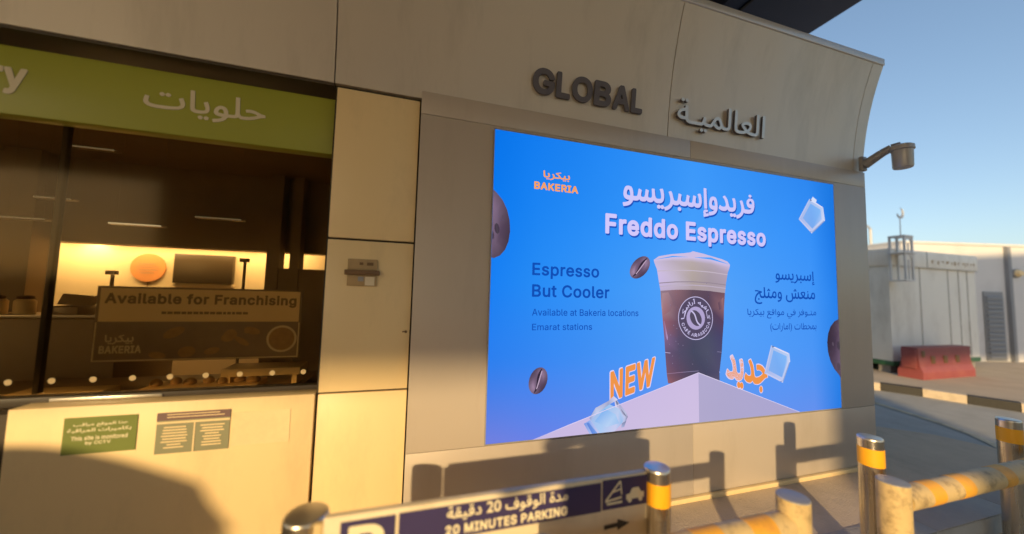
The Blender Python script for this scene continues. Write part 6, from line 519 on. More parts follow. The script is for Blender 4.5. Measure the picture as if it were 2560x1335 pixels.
 ('coffee_bean_graphic.001',1.4,[(0.3231,0.3182),(0.3277,0.3304),(0.332,0.3428),(0.3359,0.3553),(0.3396,0.368),(0.3432,0.3807),(0.3468,0.3934),(0.3506,0.406),(0.3547,0.4186),(0.359,0.4312),(0.3656,0.4289),(0.3613,0.4164),(0.3572,0.4038),(0.3534,0.3911),(0.3498,0.3784),(0.3462,0.3657),(0.3425,0.353),(0.3386,0.3405),(0.3343,0.3281),(0.3296,0.3159)],(196,170,196)),
 ('coffee_bean_graphic.002',1.2,[(0.0169,1.1517),(0.0,1.1546),(0.0,1.2381),(0.002,1.236)],[(88,73,90),(95,78,96),(121,99,122),(111,92,114)]),
 ('coffee_bean_graphic.002',1.2,[(0.0,1.1546),(0.0,1.1786),(0.0,1.2534),(0.0,1.2381)],[(95,78,96),(95,79,97),(121,100,123),(121,99,122)]),
 ('coffee_bean_graphic.002',1.2,[(0.0,1.1786),(0.0,1.2213),(0.0,1.2803),(0.0,1.2534)],[(95,79,97),(89,73,91),(112,92,115),(121,100,123)]),
 ('coffee_bean_graphic.002',1.2,[(0.0,1.2213),(0.0,1.2784),(0.0,1.3161),(0.0,1.2803)],[(89,73,91),(77,63,80),(98,80,102),(112,92,115)]),
 ('coffee_bean_graphic.002',1.2,[(0.0,1.2784),(0.0,1.3445),(0.0,1.3576),(0.0,1.3161)],[(77,63,80),(67,54,69),(85,68,87),(98,80,102)]),
 ('coffee_bean_graphic.002',1.2,[(0.0,1.3445),(0.0,1.4135),(0.0,1.4006),(0.0,1.3576)],[(67,54,69),(59,47,62),(75,60,79),(85,68,87)]),
 ('coffee_bean_graphic.002',1.2,[(0.0,1.4135),(0.0,1.479),(0.0,1.4411),(0.0,1.4006)],[(59,47,62),(59,47,62),(75,60,79),(75,60,79)]),
 ('coffee_bean_graphic.002',1.2,[(0.0,1.479),(0.0,1.5348),(0.0,1.4753),(0.0,1.4411)],[(59,47,62),(66,53,69),(84,67,87),(75,60,79)]),
 ('coffee_bean_graphic.002',1.2,[(0.0,1.5348),(0.0,1.5754),(0.0,1.4997),(0.0,1.4753)],[(66,53,69),(76,62,79),(97,79,100),(84,67,87)]),
 ('coffee_bean_graphic.002',1.2,[(0.0,1.5754),(0.0,1.5967),(0.0,1.5119),(0.0,1.4997)],[(76,62,79),(88,73,90),(111,92,114),(97,79,100)]),
 ('coffee_bean_graphic.002',1.2,[(0.0,1.5967),(0.0,1.5963),(0.0,1.5106),(0.0,1.5119)],[(88,73,90),(105,87,106),(133,110,134),(111,92,114)]),
 ('coffee_bean_graphic.002',1.2,[(0.0,1.5963),(0.0254,1.5738),(0.0015,1.4959),(0.0,1.5106)],[(105,87,106),(105,87,106),(133,110,134),(133,110,134)]),
 ('coffee_bean_graphic.002',1.2,[(0.0254,1.5738),(0.0646,1.5312),(0.0235,1.469),(0.0015,1.4959)],[(105,87,106),(98,81,100),(124,103,127),(133,110,134)]),
 ('coffee_bean_graphic.002',1.2,[(0.0646,1.5312),(0.0953,1.4727),(0.041,1.4326),(0.0235,1.469)],[(98,81,100),(87,72,89),(110,91,112),(124,103,127)]),
 ('coffee_bean_graphic.002',1.2,[(0.0953,1.4727),(0.1144,1.4042),(0.0522,1.3904),(0.041,1.4326)],[(87,72,89),(76,62,78),(97,79,99),(110,91,112)]),
 ('coffee_bean_graphic.002',1.2,[(0.1144,1.4042),(0.1198,1.3327),(0.0561,1.3465),(0.0522,1.3904)],[(76,62,78),(69,56,72),(87,70,91),(97,79,99)]),
 ('coffee_bean_graphic.002',1.2,[(0.1198,1.3327),(0.1112,1.2657),(0.0523,1.3055),(0.0561,1.3465)],[(69,56,72),(69,56,71),(87,70,90),(87,70,91)]),
 ('coffee_bean_graphic.002',1.2,[(0.1112,1.2657),(0.0894,1.2098),(0.0411,1.2713),(0.0523,1.3055)],[(69,56,71),(76,61,77),(96,78,98),(87,70,90)]),
 ('coffee_bean_graphic.002',1.2,[(0.0894,1.2098),(0.0568,1.1706),(0.0237,1.2474),(0.0411,1.2713)],[(76,61,77),(86,71,88),(109,90,111),(96,78,98)]),
 ('coffee_bean_graphic.002',1.2,[(0.0568,1.1706),(0.0169,1.1517),(0.002,1.236),(0.0237,1.2474)],[(86,71,88),(88,73,90),(111,92,114),(109,90,111)]),
 ('coffee_bean_graphic.002',1.2,[(0.002,1.236),(0.0,1.2381),(0.0,1.2534),(0.0,1.2803),(0.0,1.3161),(0.0,1.3576),(0.0,1.4006),(0.0,1.4411),(0.0,1.4753),(0.0,1.4997),(0.0,1.5119),(0.0,1.5106),(0.0015,1.4959),(0.0235,1.469),(0.041,1.4326),(0.0522,1.3904),(0.0561,1.3465),(0.0523,1.3055),(0.0411,1.2713),(0.0237,1.2474)],[(111,92,114),(121,99,122),(121,100,123),(112,92,115),(98,80,102),(85,68,87),(75,60,79),(75,60,79),(84,67,87),(97,79,100),(111,92,114),(133,110,134),(133,110,134),(124,103,127),(110,91,112),(97,79,99),(87,70,91),(87,70,90),(96,78,98),(109,90,111)]),
 ('coffee_bean_graphic.002',1.3,[(0.0,1.4316),(0.0,1.4371),(0.0,1.4542),(0.0,1.4731),(0.0,1.4827),(0.0,1.4773),(0.0,1.4601),(0.0,1.4412)],[(76,68,78),(70,54,74),(76,68,78),(70,54,74),(76,68,78),(70,54,74),(76,68,78),(70,54,74)]),
 ('coffee_bean_graphic.002',1.32,[(0.0,1.3795),(0.0,1.3848),(0.0,1.4014),(0.0,1.4196),(0.0,1.4287),(0.0,1.4235),(0.0,1.4068),(0.0,1.3886)],[(79,71,81),(76,60,80),(79,71,81),(76,60,80),(79,71,81),(76,60,80),(79,71,81),(76,60,80)]),
 ('coffee_bean_graphic.002',1.34,[(0.0,1.3988),(0.0,1.4022),(0.0,1.4128),(0.0,1.4245),(0.0,1.4304),(0.0,1.427),(0.0,1.4163),(0.0,1.4047)],[(76,68,78),(70,54,74),(76,68,78),(70,54,74),(76,68,78),(70,54,74),(76,68,78),(70,54,74)]),
 ('coffee_bean_graphic.002',1.36,[(0.0,1.3594),(0.0,1.3632),(0.0,1.375),(0.0,1.3879),(0.0,1.3943),(0.0,1.3906),(0.0031,1.3788),(0.0028,1.3659)],[(87,78,89),(92,74,96),(87,78,89),(92,74,96),(87,78,89),(92,74,96),(87,78,89),(92,74,96)]),
 ('coffee_bean_graphic.002',1.3800000000000001,[(0.071,1.409),(0.0659,1.4118),(0.0624,1.4205),(0.0627,1.4301),(0.0665,1.4349),(0.0716,1.4321),(0.0751,1.4234),(0.0748,1.4138)],[(87,78,89),(92,74,96),(87,78,89),(92,74,96),(87,78,89),(92,74,96),(87,78,89),(92,74,96)]),
 ('coffee_bean_graphic.002',1.4000000000000001,[(0.0,1.4833),(0.0,1.4897),(0.0,1.5102),(0.0,1.5327),(0.0,1.5442),(0.0,1.5379),(0.0,1.5174),(0.0,1.4947)],[(76,68,78),(70,54,74),(76,68,78),(70,54,74),(76,68,78),(70,54,74),(76,68,78),(70,54,74)]),
 ('coffee_bean_graphic.002',1.42,[(0.0,1.3188),(0.0,1.3228),(0.0,1.335),(0.0,1.3484),(0.0,1.355),(0.0,1.3511),(0.0,1.3389),(0.0,1.3255)],[(79,71,81),(76,60,80),(79,71,81),(76,60,80),(79,71,81),(76,60,80),(79,71,81),(76,60,80)]),
 ('coffee_bean_graphic.002',1.44,[(0.0,1.3422),(0.0,1.3461),(0.0,1.3579),(0.0,1.3708),(0.0,1.3773),(0.0,1.3735),(0.0,1.3617),(0.0,1.3487)],[(76,68,78),(70,54,74),(76,68,78),(70,54,74),(76,68,78),(70,54,74),(76,68,78),(70,54,74)]),
 ('coffee_bean_graphic.002',1.46,[(0.0,1.4617),(0.0,1.4649),(0.0,1.4752),(0.0,1.4865),(0.0,1.4923),(0.0,1.4891),(0.0,1.4788),(0.0,1.4674)],[(76,68,78),(70,54,74),(76,68,78),(70,54,74),(76,68,78),(70,54,74),(76,68,78),(70,54,74)]),
 ('coffee_bean_graphic.002',1.48,[(0.0,1.2509),(0.0,1.2547),(0.0,1.2664),(0.0,1.2791),(0.0,1.2854),(0.0,1.2816),(0.0,1.2699),(0.0,1.2572)],[(79,71,81),(76,60,80),(79,71,81),(76,60,80),(79,71,81),(76,60,80),(79,71,81),(76,60,80)]),
 ('coffee_bean_graphic.002',1.5,[(0.0,1.3771),(0.0,1.3817),(0.0,1.3959),(0.0,1.4115),(0.0,1.4194),(0.0,1.4149),(0.0,1.4006),(0.0,1.385)],[(79,71,81),(76,60,80),(79,71,81),(76,60,80),(79,71,81),(76,60,80),(79,71,81),(76,60,80)]),
 ('coffee_bean_graphic.002',1.52,[(0.0,1.349),(0.0,1.3518),(0.0,1.3605),(0.0,1.3701),(0.0,1.3749),(0.0,1.3721),(0.0,1.3633),(0.0,1.3538)],[(83,74,85),(84,66,88),(83,74,85),(84,66,88),(83,74,85),(84,66,88),(83,74,85),(84,66,88)]),
 ('coffee_bean_graphic.002',1.54,[(0.0,1.1932),(0.0,1.2007),(0.0,1.2231),(0.0,1.2475),(0.0,1.2596),(0.0,1.2522),(0.0,1.2297),(0.0,1.2053)],[(76,68,78),(70,54,74),(76,68,78),(70,54,74),(76,68,78),(70,54,74),(76,68,78),(70,54,74)]),
 ('coffee_bean_graphic.002',1.56,[(0.0373,1.3083),(0.0234,1.316),(0.014,1.3398),(0.0146,1.3658),(0.0248,1.3789),(0.0388,1.3713),(0.0483,1.3474),(0.0477,1.3213)],[(76,68,78),(70,54,74),(76,68,78),(70,54,74),(76,68,78),(70,54,74),(76,68,78),(70,54,74)]),
 ('coffee_bean_graphic.002',1.58,[(0.006,1.2707),(0.0,1.2768),(0.0,1.2954),(0.0,1.3156),(0.0,1.3257),(0.0071,1.3197),(0.0144,1.3011),(0.014,1.2808)],[(79,71,81),(76,60,80),(79,71,81),(76,60,80),(79,71,81),(76,60,80),(79,71,81),(76,60,80)]),
 ('coffee_bean_graphic.002',1.6,[(0.0,1.3531),(0.0,1.3594),(0.0,1.3787),(0.0,1.3999),(0.0,1.4106),(0.0,1.4044),(0.0,1.385),(0.0,1.3638)],[(79,71,81),(76,60,80),(79,71,81),(76,60,80),(79,71,81),(76,60,80),(79,71,81),(76,60,80)]),
 ('coffee_bean_graphic.003',1.2,[(3.2,0.2443),(3.2,0.2524),(3.2,0.35),(3.2,0.3449)],[(82,68,84),(89,74,91),(112,93,115),(104,86,106)]),
 ('coffee_bean_graphic.003',1.2,[(3.2,0.2524),(3.1768,0.2852),(3.2,0.3705),(3.2,0.35)],[(89,74,91),(90,74,91),(114,93,115),(112,93,115)]),
 ('coffee_bean_graphic.003',1.2,[(3.1768,0.2852),(3.118,0.3393),(3.1836,0.4043),(3.2,0.3705)],[(90,74,91),(83,69,85),(105,87,108),(114,93,115)]),
 ('coffee_bean_graphic.003',1.2,[(3.118,0.3393),(3.0733,0.4093),(3.1577,0.4482),(3.1836,0.4043)],[(83,69,85),(73,59,76),(92,75,96),(105,87,108)]),
 ('coffee_bean_graphic.003',1.2,[(3.0733,0.4093),(3.0467,0.4887),(3.1418,0.4979),(3.1577,0.4482)],[(73,59,76),(62,50,65),(79,63,82),(92,75,96)]),
 ('coffee_bean_graphic.003',1.2,[(3.0467,0.4887),(3.0406,0.5701),(3.1373,0.5487),(3.1418,0.4979)],[(62,50,65),(56,44,58),(70,56,74),(79,63,82)]),
 ('coffee_bean_graphic.003',1.2,[(3.0406,0.5701),(3.0556,0.646),(3.1447,0.5959),(3.1373,0.5487)],[(56,44,58),(56,44,58),(70,56,74),(70,56,74)]),
 ('coffee_bean_graphic.003',1.2,[(3.0556,0.646),(3.0906,0.7093),(3.1635,0.6348),(3.1447,0.5959)],[(56,44,58),(61,49,64),(78,62,81),(70,56,74)]),
 ('coffee_bean_graphic.003',1.2,[(3.0906,0.7093),(3.1425,0.7537),(3.1918,0.6617),(3.1635,0.6348)],[(61,49,64),(72,58,74),(91,74,93),(78,62,81)]),
 ('coffee_bean_graphic.003',1.2,[(3.1425,0.7537),(3.2,0.7748),(3.2,0.6739),(3.1918,0.6617)],[(72,58,74),(82,68,84),(104,86,106),(91,74,93)]),
 ('coffee_bean_graphic.003',1.2,[(3.2,0.7748),(3.2,0.77),(3.2,0.6699),(3.2,0.6739)],[(82,68,84),(98,81,99),(124,103,126),(104,86,106)]),
 ('coffee_bean_graphic.003',1.2,[(3.2,0.77),(3.2,0.7392),(3.2,0.6501),(3.2,0.6699)],[(98,81,99),(98,82,99),(124,104,126),(124,103,126)]),
 ('coffee_bean_graphic.003',1.2,[(3.2,0.7392),(3.2,0.6852),(3.2,0.6163),(3.2,0.6501)],[(98,82,99),(93,76,94),(117,97,118),(124,104,126)]),
 ('coffee_bean_graphic.003',1.2,[(3.2,0.6852),(3.2,0.6133),(3.2,0.5718),(3.2,0.6163)],[(93,76,94),(82,67,84),(104,85,106),(117,97,118)]),
 ('coffee_bean_graphic.003',1.2,[(3.2,0.6133),(3.2,0.5308),(3.2,0.521),(3.2,0.5718)],[(82,67,84),(72,57,74),(91,73,93),(104,85,106)]),
 ('coffee_bean_graphic.003',1.2,[(3.2,0.5308),(3.2,0.4461),(3.2,0.469),(3.2,0.521)],[(72,57,74),(64,52,67),(81,66,85),(91,73,93)]),
 ('coffee_bean_graphic.003',1.2,[(3.2,0.4461),(3.2,0.3681),(3.2,0.4212),(3.2,0.469)],[(64,52,67),(64,52,67),(81,66,85),(81,66,85)]),
 ('coffee_bean_graphic.003',1.2,[(3.2,0.3681),(3.2,0.3047),(3.2,0.3823),(3.2,0.4212)],[(64,52,67),(71,57,73),(90,73,92),(81,66,85)]),
 ('coffee_bean_graphic.003',1.2,[(3.2,0.3047),(3.2,0.2622),(3.2,0.356),(3.2,0.3823)],[(71,57,73),(81,66,82),(103,84,104),(90,73,92)]),
 ('coffee_bean_graphic.003',1.2,[(3.2,0.2622),(3.2,0.2443),(3.2,0.3449),(3.2,0.356)],[(81,66,82),(82,68,84),(104,86,106),(103,84,104)]),
 ('coffee_bean_graphic.003',1.2,[(3.2,0.3449),(3.2,0.35),(3.2,0.3705),(3.1836,0.4043),(3.1577,0.4482),(3.1418,0.4979),(3.1373,0.5487),(3.1447,0.5959),(3.1635,0.6348),(3.1918,0.6617),(3.2,0.6739),(3.2,0.6699),(3.2,0.6501),(3.2,0.6163),(3.2,0.5718),(3.2,0.521),(3.2,0.469),(3.2,0.4212),(3.2,0.3823),(3.2,0.356)],[(104,86,106),(112,93,115),(114,93,115),(105,87,108),(92,75,96),(79,63,82),(70,56,74),(70,56,74),(78,62,81),(91,74,93),(104,86,106),(124,103,126),(124,104,126),(117,97,118),(104,85,106),(91,73,93),(81,66,85),(81,66,85),(90,73,92),(103,84,104)]),
 ('coffee_bean_graphic.003',1.3,[(3.2,0.3834),(3.2,0.3912),(3.1949,0.4124),(3.1964,0.4346),(3.2,0.4449),(3.2,0.4372),(3.2,0.416),(3.2,0.3937)],[(79,71,81),(76,60,80),(79,71,81),(76,60,80),(79,71,81),(76,60,80),(79,71,81),(76,60,80)]),
 ('coffee_bean_graphic.003',1.32,[(3.2,0.4953),(3.2,0.5045),(3.2,0.5299),(3.2,0.5568),(3.2,0.5694),(3.2,0.5604),(3.2,0.5348),(3.2,0.5079)],[(87,78,89),(92,74,96),(87,78,89),(92,74,96),(87,78,89),(92,74,96),(87,78,89),(92,74,96)]),
 ('coffee_bean_graphic.003',1.34,[(3.2,0.5323),(3.2,0.5385),(3.2,0.556),(3.2,0.5744),(3.2,0.5831),(3.2,0.5769),(3.2,0.5594),(3.2,0.5409)],[(76,68,78),(70,54,74),(76,68,78),(70,54,74),(76,68,78),(70,54,74),(76,68,78),(70,54,74)]),
 ('coffee_bean_graphic.003',1.36,[(3.2,0.6023),(3.2,0.608),(3.2,0.6242),(3.2,0.6414),(3.2,0.6495),(3.2,0.6438),(3.2,0.6276),(3.2,0.6104)],[(79,71,81),(76,60,80),(79,71,81),(76,60,80),(79,71,81),(76,60,80),(79,71,81),(76,60,80)]),
 ('coffee_bean_graphic.003',1.3800000000000001,[(3.2,0.353),(3.2,0.3606),(3.2,0.3811),(3.2,0.4026),(3.2,0.4125),(3.2,0.405),(3.2,0.3845),(3.2,0.3629)],[(76,68,78),(70,54,74),(76,68,78),(70,54,74),(76,68,78),(70,54,74),(76,68,78),(70,54,74)]),
 ('coffee_bean_graphic.003',1.4000000000000001,[(3.2,0.5533),(3.2,0.5608),(3.2,0.5819),(3.2,0.6042),(3.2,0.6147),(3.2,0.6073),(3.2,0.5862),(3.2,0.5638)],[(83,74,85),(84,66,88),(83,74,85),(84,66,88),(83,74,85),(84,66,88),(83,74,85),(84,66,88)]),
 ('coffee_bean_graphic.003',1.42,[(3.2,0.6574),(3.2,0.6676),(3.2,0.6965),(3.2,0.7273),(3.2,0.742),(3.2,0.732),(3.2,0.703),(3.2,0.6721)],[(83,74,85),(84,66,88),(83,74,85),(84,66,88),(83,74,85),(84,66,88),(83,74,85),(84,66,88)]),
 ('coffee_bean_graphic.003',1.44,[(3.1162,0.5365),(3.1067,0.5411),(3.1005,0.5538),(3.1013,0.5672),(3.1087,0.5735),(3.1183,0.569),(3.1245,0.5563),(3.1236,0.5428)],[(87,78,89),(92,74,96),(87,78,89),(92,74,96),(87,78,89),(92,74,96),(87,78,89),(92,74,96)]),
 ('coffee_bean_graphic.003',1.46,[(3.2,0.5055),(3.2,0.5119),(3.1991,0.5296),(3.2,0.5483),(3.2,0.5571),(3.2,0.5508),(3.2,0.533),(3.2,0.5142)],[(87,78,89),(92,74,96),(87,78,89),(92,74,96),(87,78,89),(92,74,96),(87,78,89),(92,74,96)]),
 ('coffee_bean_graphic.003',1.48,[(3.2,0.5274),(3.2,0.5324),(3.2,0.5465),(3.2,0.5614),(3.2,0.5683),(3.2,0.5633),(3.2,0.5493),(3.2,0.5344)],[(79,71,81),(76,60,80),(79,71,81),(76,60,80),(79,71,81),(76,60,80),(79,71,81),(76,60,80)]),
 ('coffee_bean_graphic.003',1.5,[(3.2,0.3148),(3.2,0.3252),(3.2,0.353),(3.2,0.382),(3.2,0.3955),(3.2,0.3853),(3.2,0.3574),(3.2,0.3282)],[(79,71,81),(76,60,80),(79,71,81),(76,60,80),(79,71,81),(76,60,80),(79,71,81),(76,60,80)]),
 ('coffee_bean_graphic.003',1.52,[(3.2,0.34),(3.2,0.3448),(3.2,0.3577),(3.2,0.3713),(3.2,0.3775),(3.2,0.3728),(3.2,0.3598),(3.2,0.3462)],[(83,74,85),(84,66,88),(83,74,85),(84,66,88),(83,74,85),(84,66,88),(83,74,85),(84,66,88)]),
 ('coffee_bean_graphic.003',1.54,[(3.2,0.4633),(3.2,0.4712),(3.2,0.4929),(3.2,0.5158),(3.2,0.5265),(3.2,0.5187),(3.2,0.497),(3.2,0.474)],[(79,71,81),(76,60,80),(79,71,81),(76,60,80),(79,71,81),(76,60,80),(79,71,81),(76,60,80)]),
 ('coffee_bean_graphic.003',1.56,[(3.1826,0.3202),(3.1637,0.3295),(3.1515,0.3545),(3.1532,0.3807),(3.1678,0.3928),(3.1867,0.3837),(3.1989,0.3586),(3.1972,0.3322)],[(83,74,85),(84,66,88),(83,74,85),(84,66,88),(83,74,85),(84,66,88),(83,74,85),(84,66,88)]),
 ('coffee_bean_graphic.003',1.58,[(3.1933,0.4998),(3.1726,0.5097),(3.1593,0.537),(3.1612,0.5658),(3.1771,0.5794),(3.1979,0.5697),(3.2,0.5423),(3.2,0.5134)],[(76,68,78),(70,54,74),(76,68,78),(70,54,74),(76,68,78),(70,54,74),(76,68,78),(70,54,74)]),
 ('coffee_bean_graphic.003',1.6,[(3.1704,0.5204),(3.1633,0.5238),(3.1587,0.5332),(3.1593,0.5432),(3.1648,0.5479),(3.172,0.5446),(3.1766,0.5351),(3.176,0.5251)],[(76,68,78),(70,54,74),(76,68,78),(70,54,74),(76,68,78),(70,54,74),(76,68,78),(70,54,74)]),
 ('ice_cube_graphic',1.4,[(0.6704,0.0709),(0.7179,0.0909),(0.7915,0.0),(0.7156,0.0)],[(110,150,228),(150,180,240),(205,205,240),(170,190,240)]),
 ('ice_cube_graphic',1.4,[(0.6907,0.0723),(0.7078,0.0768),(0.7741,0.0),(0.7341,0.0)],[(90,130,215),(105,145,225),(120,160,235),(95,140,225)]),
 ('ice_cube_graphic',1.4,[(0.7178,0.0939),(0.8495,0.1929),(0.9432,0.1499),(0.9873,0.0851),(0.9656,0.05),(0.9081,-0.0),(0.7915,0.0)],[(165,190,235),(150,195,240),(185,205,240),(190,200,238),(150,190,238),(205,205,240),(175,205,245)]),
 ('ice_cube_graphic',1.4,[(0.7525,0.0792),(0.8286,0.1579),(0.9145,0.1152),(0.9438,0.0518),(0.8438,0.0357)],[(140,185,240),(130,180,240),(170,205,245),(160,195,240),(185,210,245)]),
 ('ice_cube_graphic',1.4,[(0.7122,0.1033),(0.7584,0.1687),(0.8565,0.2077),(0.8992,0.2388),(0.9319,0.2122),(0.8567,0.1803),(0.7727,0.1316),(0.7248,0.0874)],[(150,160,200),(190,195,225),(170,170,205),(210,205,235),(225,220,245),(150,165,205),(200,210,240),(160,180,225)]),
 ('ice_cube_graphic',1.4,[(0.8992,0.2388),(0.943,0.1868),(1.0018,0.1211),(1.013,0.0894),(0.9802,0.0304),(0.9656,0.05),(0.9544,0.0999),(0.9142,0.158)],[(215,210,240),(170,170,205),(195,195,225),(120,120,150),(170,185,225),(190,200,235),(205,205,240),(225,220,245)]),
 ('ice_cube_graphic',1.4,[(0.9102,0.2197),(0.9372,0.1872),(0.9322,0.1629),(0.9176,0.1885)],[(100,105,135),(120,125,155),(150,160,190),(120,130,160)]),
 ('ice_cube_graphic',1.4,[(0.9577,0.1489),(0.9945,0.1093),(1.0019,0.0902),(0.9652,0.1176)],[(130,135,165),(160,165,195),(110,115,140),(190,190,220)]),
 ('ice_cube_graphic',1.4,[(0.7586,0.1447),(0.8424,0.1964),(0.846,0.1901),(0.7657,0.1322)],[(95,105,140),(110,115,150),(130,140,180),(110,125,165)]),
 ('ice_cube_graphic',1.4,[(0.9656,0.05),(1.002,0.0655),(0.9839,0.024),(0.9585,0.02)],[(140,150,185),(120,125,160),(160,170,210),(185,190,230)]),
 ('ice_cube_graphic',1.4,[(0.7983,0.0155),(0.9009,0.0127),(0.8867,0.0),(0.802,0.0)],[(215,215,245),(225,220,245),(212,205,238),(210,205,240)]),
 ('ice_cube_graphic.001',1.4,[(2.378,0.5588),(2.58,0.4876),(2.5877,0.4201),(2.4986,0.2498),(2.2963,0.3353)],[(165,190,235),(185,205,242),(215,220,248),(190,200,240),(170,185,235)]),
 ('ice_cube_graphic.001',1.5,[(2.4028,0.5172),(2.548,0.4656),(2.5536,0.4172),(2.4897,0.2946),(2.3434,0.3559)],[(120,175,245),(130,185,248),(170,200,248),(120,170,240),(130,175,240)]),
 ('ice_cube_graphic.001',1.6,[(2.384,0.5567),(2.5738,0.4897),(2.564,0.4825),(2.3914,0.5435)],(225,225,248)),
 ('ice_cube_graphic.001',1.6,[(2.378,0.5588),(2.3825,0.5514),(2.4066,0.5108),(2.4028,0.5172)],(215,220,246)),
 ('ice_cube_graphic.001',1.6,[(2.5802,0.4855),(2.5875,0.4221),(2.5765,0.421),(2.5699,0.4786)],(205,215,245)),
 ('ice_cube_graphic.001',1.6,[(2.58,0.4876),(2.5742,0.4836),(2.5431,0.4622),(2.548,0.4656)],(215,220,246)),
 ('ice_cube_graphic.001',1.6,[(2.585,0.4149),(2.5013,0.2548),(2.4982,0.2688),(2.5743,0.4145)],(150,165,205)),
 ('ice_cube_graphic.001',1.6,[(2.5877,0.4201),(2.5816,0.4196),(2.5483,0.4168),(2.5536,0.4172)],(215,220,246)),
 ('ice_cube_graphic.001',1.6,[(2.4925,0.2524),(2.3023,0.3328),(2.3169,0.3396),(2.4901,0.2666)],(200,205,240)),
 ('ice_cube_graphic.001',1.6,[(2.4986,0.2498),(2.497,0.2578),(2.4884,0.3015),(2.4897,0.2946)],(215,220,246)),
 ('ice_cube_graphic.001',1.6,[(2.2988,0.3419),(2.3756,0.552),(2.3837,0.5392),(2.3136,0.348)],(190,200,240)),
 ('ice_cube_graphic.001',1.6,[(2.2963,0.3353),(2.3047,0.339),(2.3507,0.3591),(2.3434,0.3559)],(215,220,246)),
 ('ice_cube_graphic.001',1.7,[(2.388,0.5553),(2.4178,0.5447),(2.3904,0.538)],[(80,95,140),(120,130,170),(110,130,175)]),
 ('ice_cube_graphic.001',1.7,[(2.4781,0.2585),(2.4658,0.2637),(2.4951,0.2677)],[(90,100,150),(120,130,180),(130,145,195)]),
 ('ice_cube_graphic.002',1.4,[(2.8786,1.8331),(3.0483,1.7737),(3.0678,1.6513),(2.8942,1.522),(2.737,1.6374)],[(165,190,235),(185,205,242),(215,220,248),(190,200,240),(170,185,235)]),
 ('ice_cube_graphic.002',1.5,[(2.8912,1.7911),(3.0131,1.7481),(3.0271,1.6602),(2.9024,1.5669),(2.7886,1.65)],[(120,175,245),(130,185,248),(170,200,248),(120,170,240),(130,175,240)]),
 ('ice_cube_graphic.002',1.6,[(2.8836,1.8314),(3.0431,1.7755),(3.0323,1.7671),(2.8872,1.818)],(225,225,248)),
 ('ice_cube_graphic.002',1.6,[(2.8786,1.8331),(2.8809,1.8256),(2.8932,1.7846),(2.8912,1.7911)],(215,220,246)),
 ('ice_cube_graphic.002',1.6,[(3.0489,1.77),(3.0673,1.6549),(3.0542,1.6575),(3.0375,1.7621)],(205,215,245)),
 ('ice_cube_graphic.002',1.6,[(3.0483,1.7737),(3.042,1.7691),(3.0077,1.7441),(3.0131,1.7481)],(215,220,246)),
 ('ice_cube_graphic.002',1.6,[(3.0625,1.6473),(2.8993,1.5258),(2.9015,1.5399),(3.0499,1.6505)],(150,165,205)),
 ('ice_cube_graphic.002',1.6,[(3.0678,1.6513),(3.0606,1.6529),(3.0209,1.6616),(3.0271,1.6602)],(215,220,246)),
 ('ice_cube_graphic.002',1.6,[(2.8894,1.5255),(2.7417,1.6339),(2.7578,1.6383),(2.8925,1.5396)],(200,205,240)),
 ('ice_cube_graphic.002',1.6,[(2.8942,1.522),(2.8956,1.53),(2.9037,1.5738),(2.9024,1.5669)],(215,220,246)),
 ('ice_cube_graphic.002',1.6,[(2.7412,1.6431),(2.8743,1.8272),(2.8787,1.8142),(2.7574,1.6467)],(190,200,240)),
 ('ice_cube_graphic.002',1.6,[(2.737,1.6374),(2.7462,1.6396),(2.7966,1.6519),(2.7886,1.65)],(215,220,246)),
 ('ice_cube_graphic.002',1.7,[(2.887,1.8302),(2.9122,1.8214),(2.8849,1.8121)],[(80,95,140),(120,130,170),(110,130,175)]),
 ('ice_cube_graphic.002',1.7,[(2.8783,1.5337),(2.8688,1.5407),(2.8975,1.5399)],[(90,100,150),(120,130,180),(130,145,195)]),
 ('ice_cube_graphic.002',1.6,[(2.9198,1.8556),(2.9693,1.8316),(2.9577,1.8013),(2.8982,1.8243)],(215,225,250)),
]
TEXTS = [
 ('logo_lettering','A:بيكريا',(0.3432, 0.5414, 1.7047, 1.7662),(250, 165, 85),6),
 ('logo_lettering','BAKERIA',(0.2794, 0.6058, 1.6321, 1.6833),(250, 165, 85),9),
 ('title_lettering','A:فريدو|إسبريسو',(0.9645, 2.2311, 1.566, 1.797),(206, 200, 250),9),
 ('title_lettering','Freddo Espresso',(0.8225, 2.3479, 1.3342, 1.5167),(210, 200, 250),9),
 ('slogan_lettering','Espresso',(0.2795, 0.7764, 1.0323, 1.1361),(18, 78, 180),4),
 ('slogan_lettering','But Cooler',(0.2807, 0.8602, 0.9103, 0.9945),(18, 78, 180),4),
 ('small_lettering','Available at Bakeria locations',(0.2843, 1.0994, 0.7883, 0.8342),(18, 78, 180),1),
 ('small_lettering','Emarat stations',(0.2866, 0.7256, 0.6933, 0.7368),(18, 78, 180),1),
 ('slogan_lettering','A:إسبريسو',(2.4456, 2.909, 1.0655, 1.1848),(18, 78, 180),3),
 ('slogan_lettering','A:منعش ومثلج',(2.2114, 2.9095, 0.8926, 1.033),(18, 78, 180),3),
 ('small_lettering','A:متـوفر في مواقع بيكريا',(2.1294, 2.9146, 0.7742, 0.8543),(18, 78, 180),1),
 ('small_lettering','A:بمحطات (امارات)',(2.3752, 2.9119, 0.6671, 0.7379),(18, 78, 180),1),
 ('new_lettering','NEW',[(0.8721, 0.4029), (1.2432, 0.4953), (1.2255, 0.2961), (0.8737, 0.2023)],(240, 150, 75),10),
 ('new_lettering','A:جديد',[(1.9058, 0.5011), (2.3383, 0.4135), (2.3205, 0.1686), (1.9008, 0.2584)],(240, 150, 75),6),
]
LOGO = (1.6133,0.7767,0.1644)
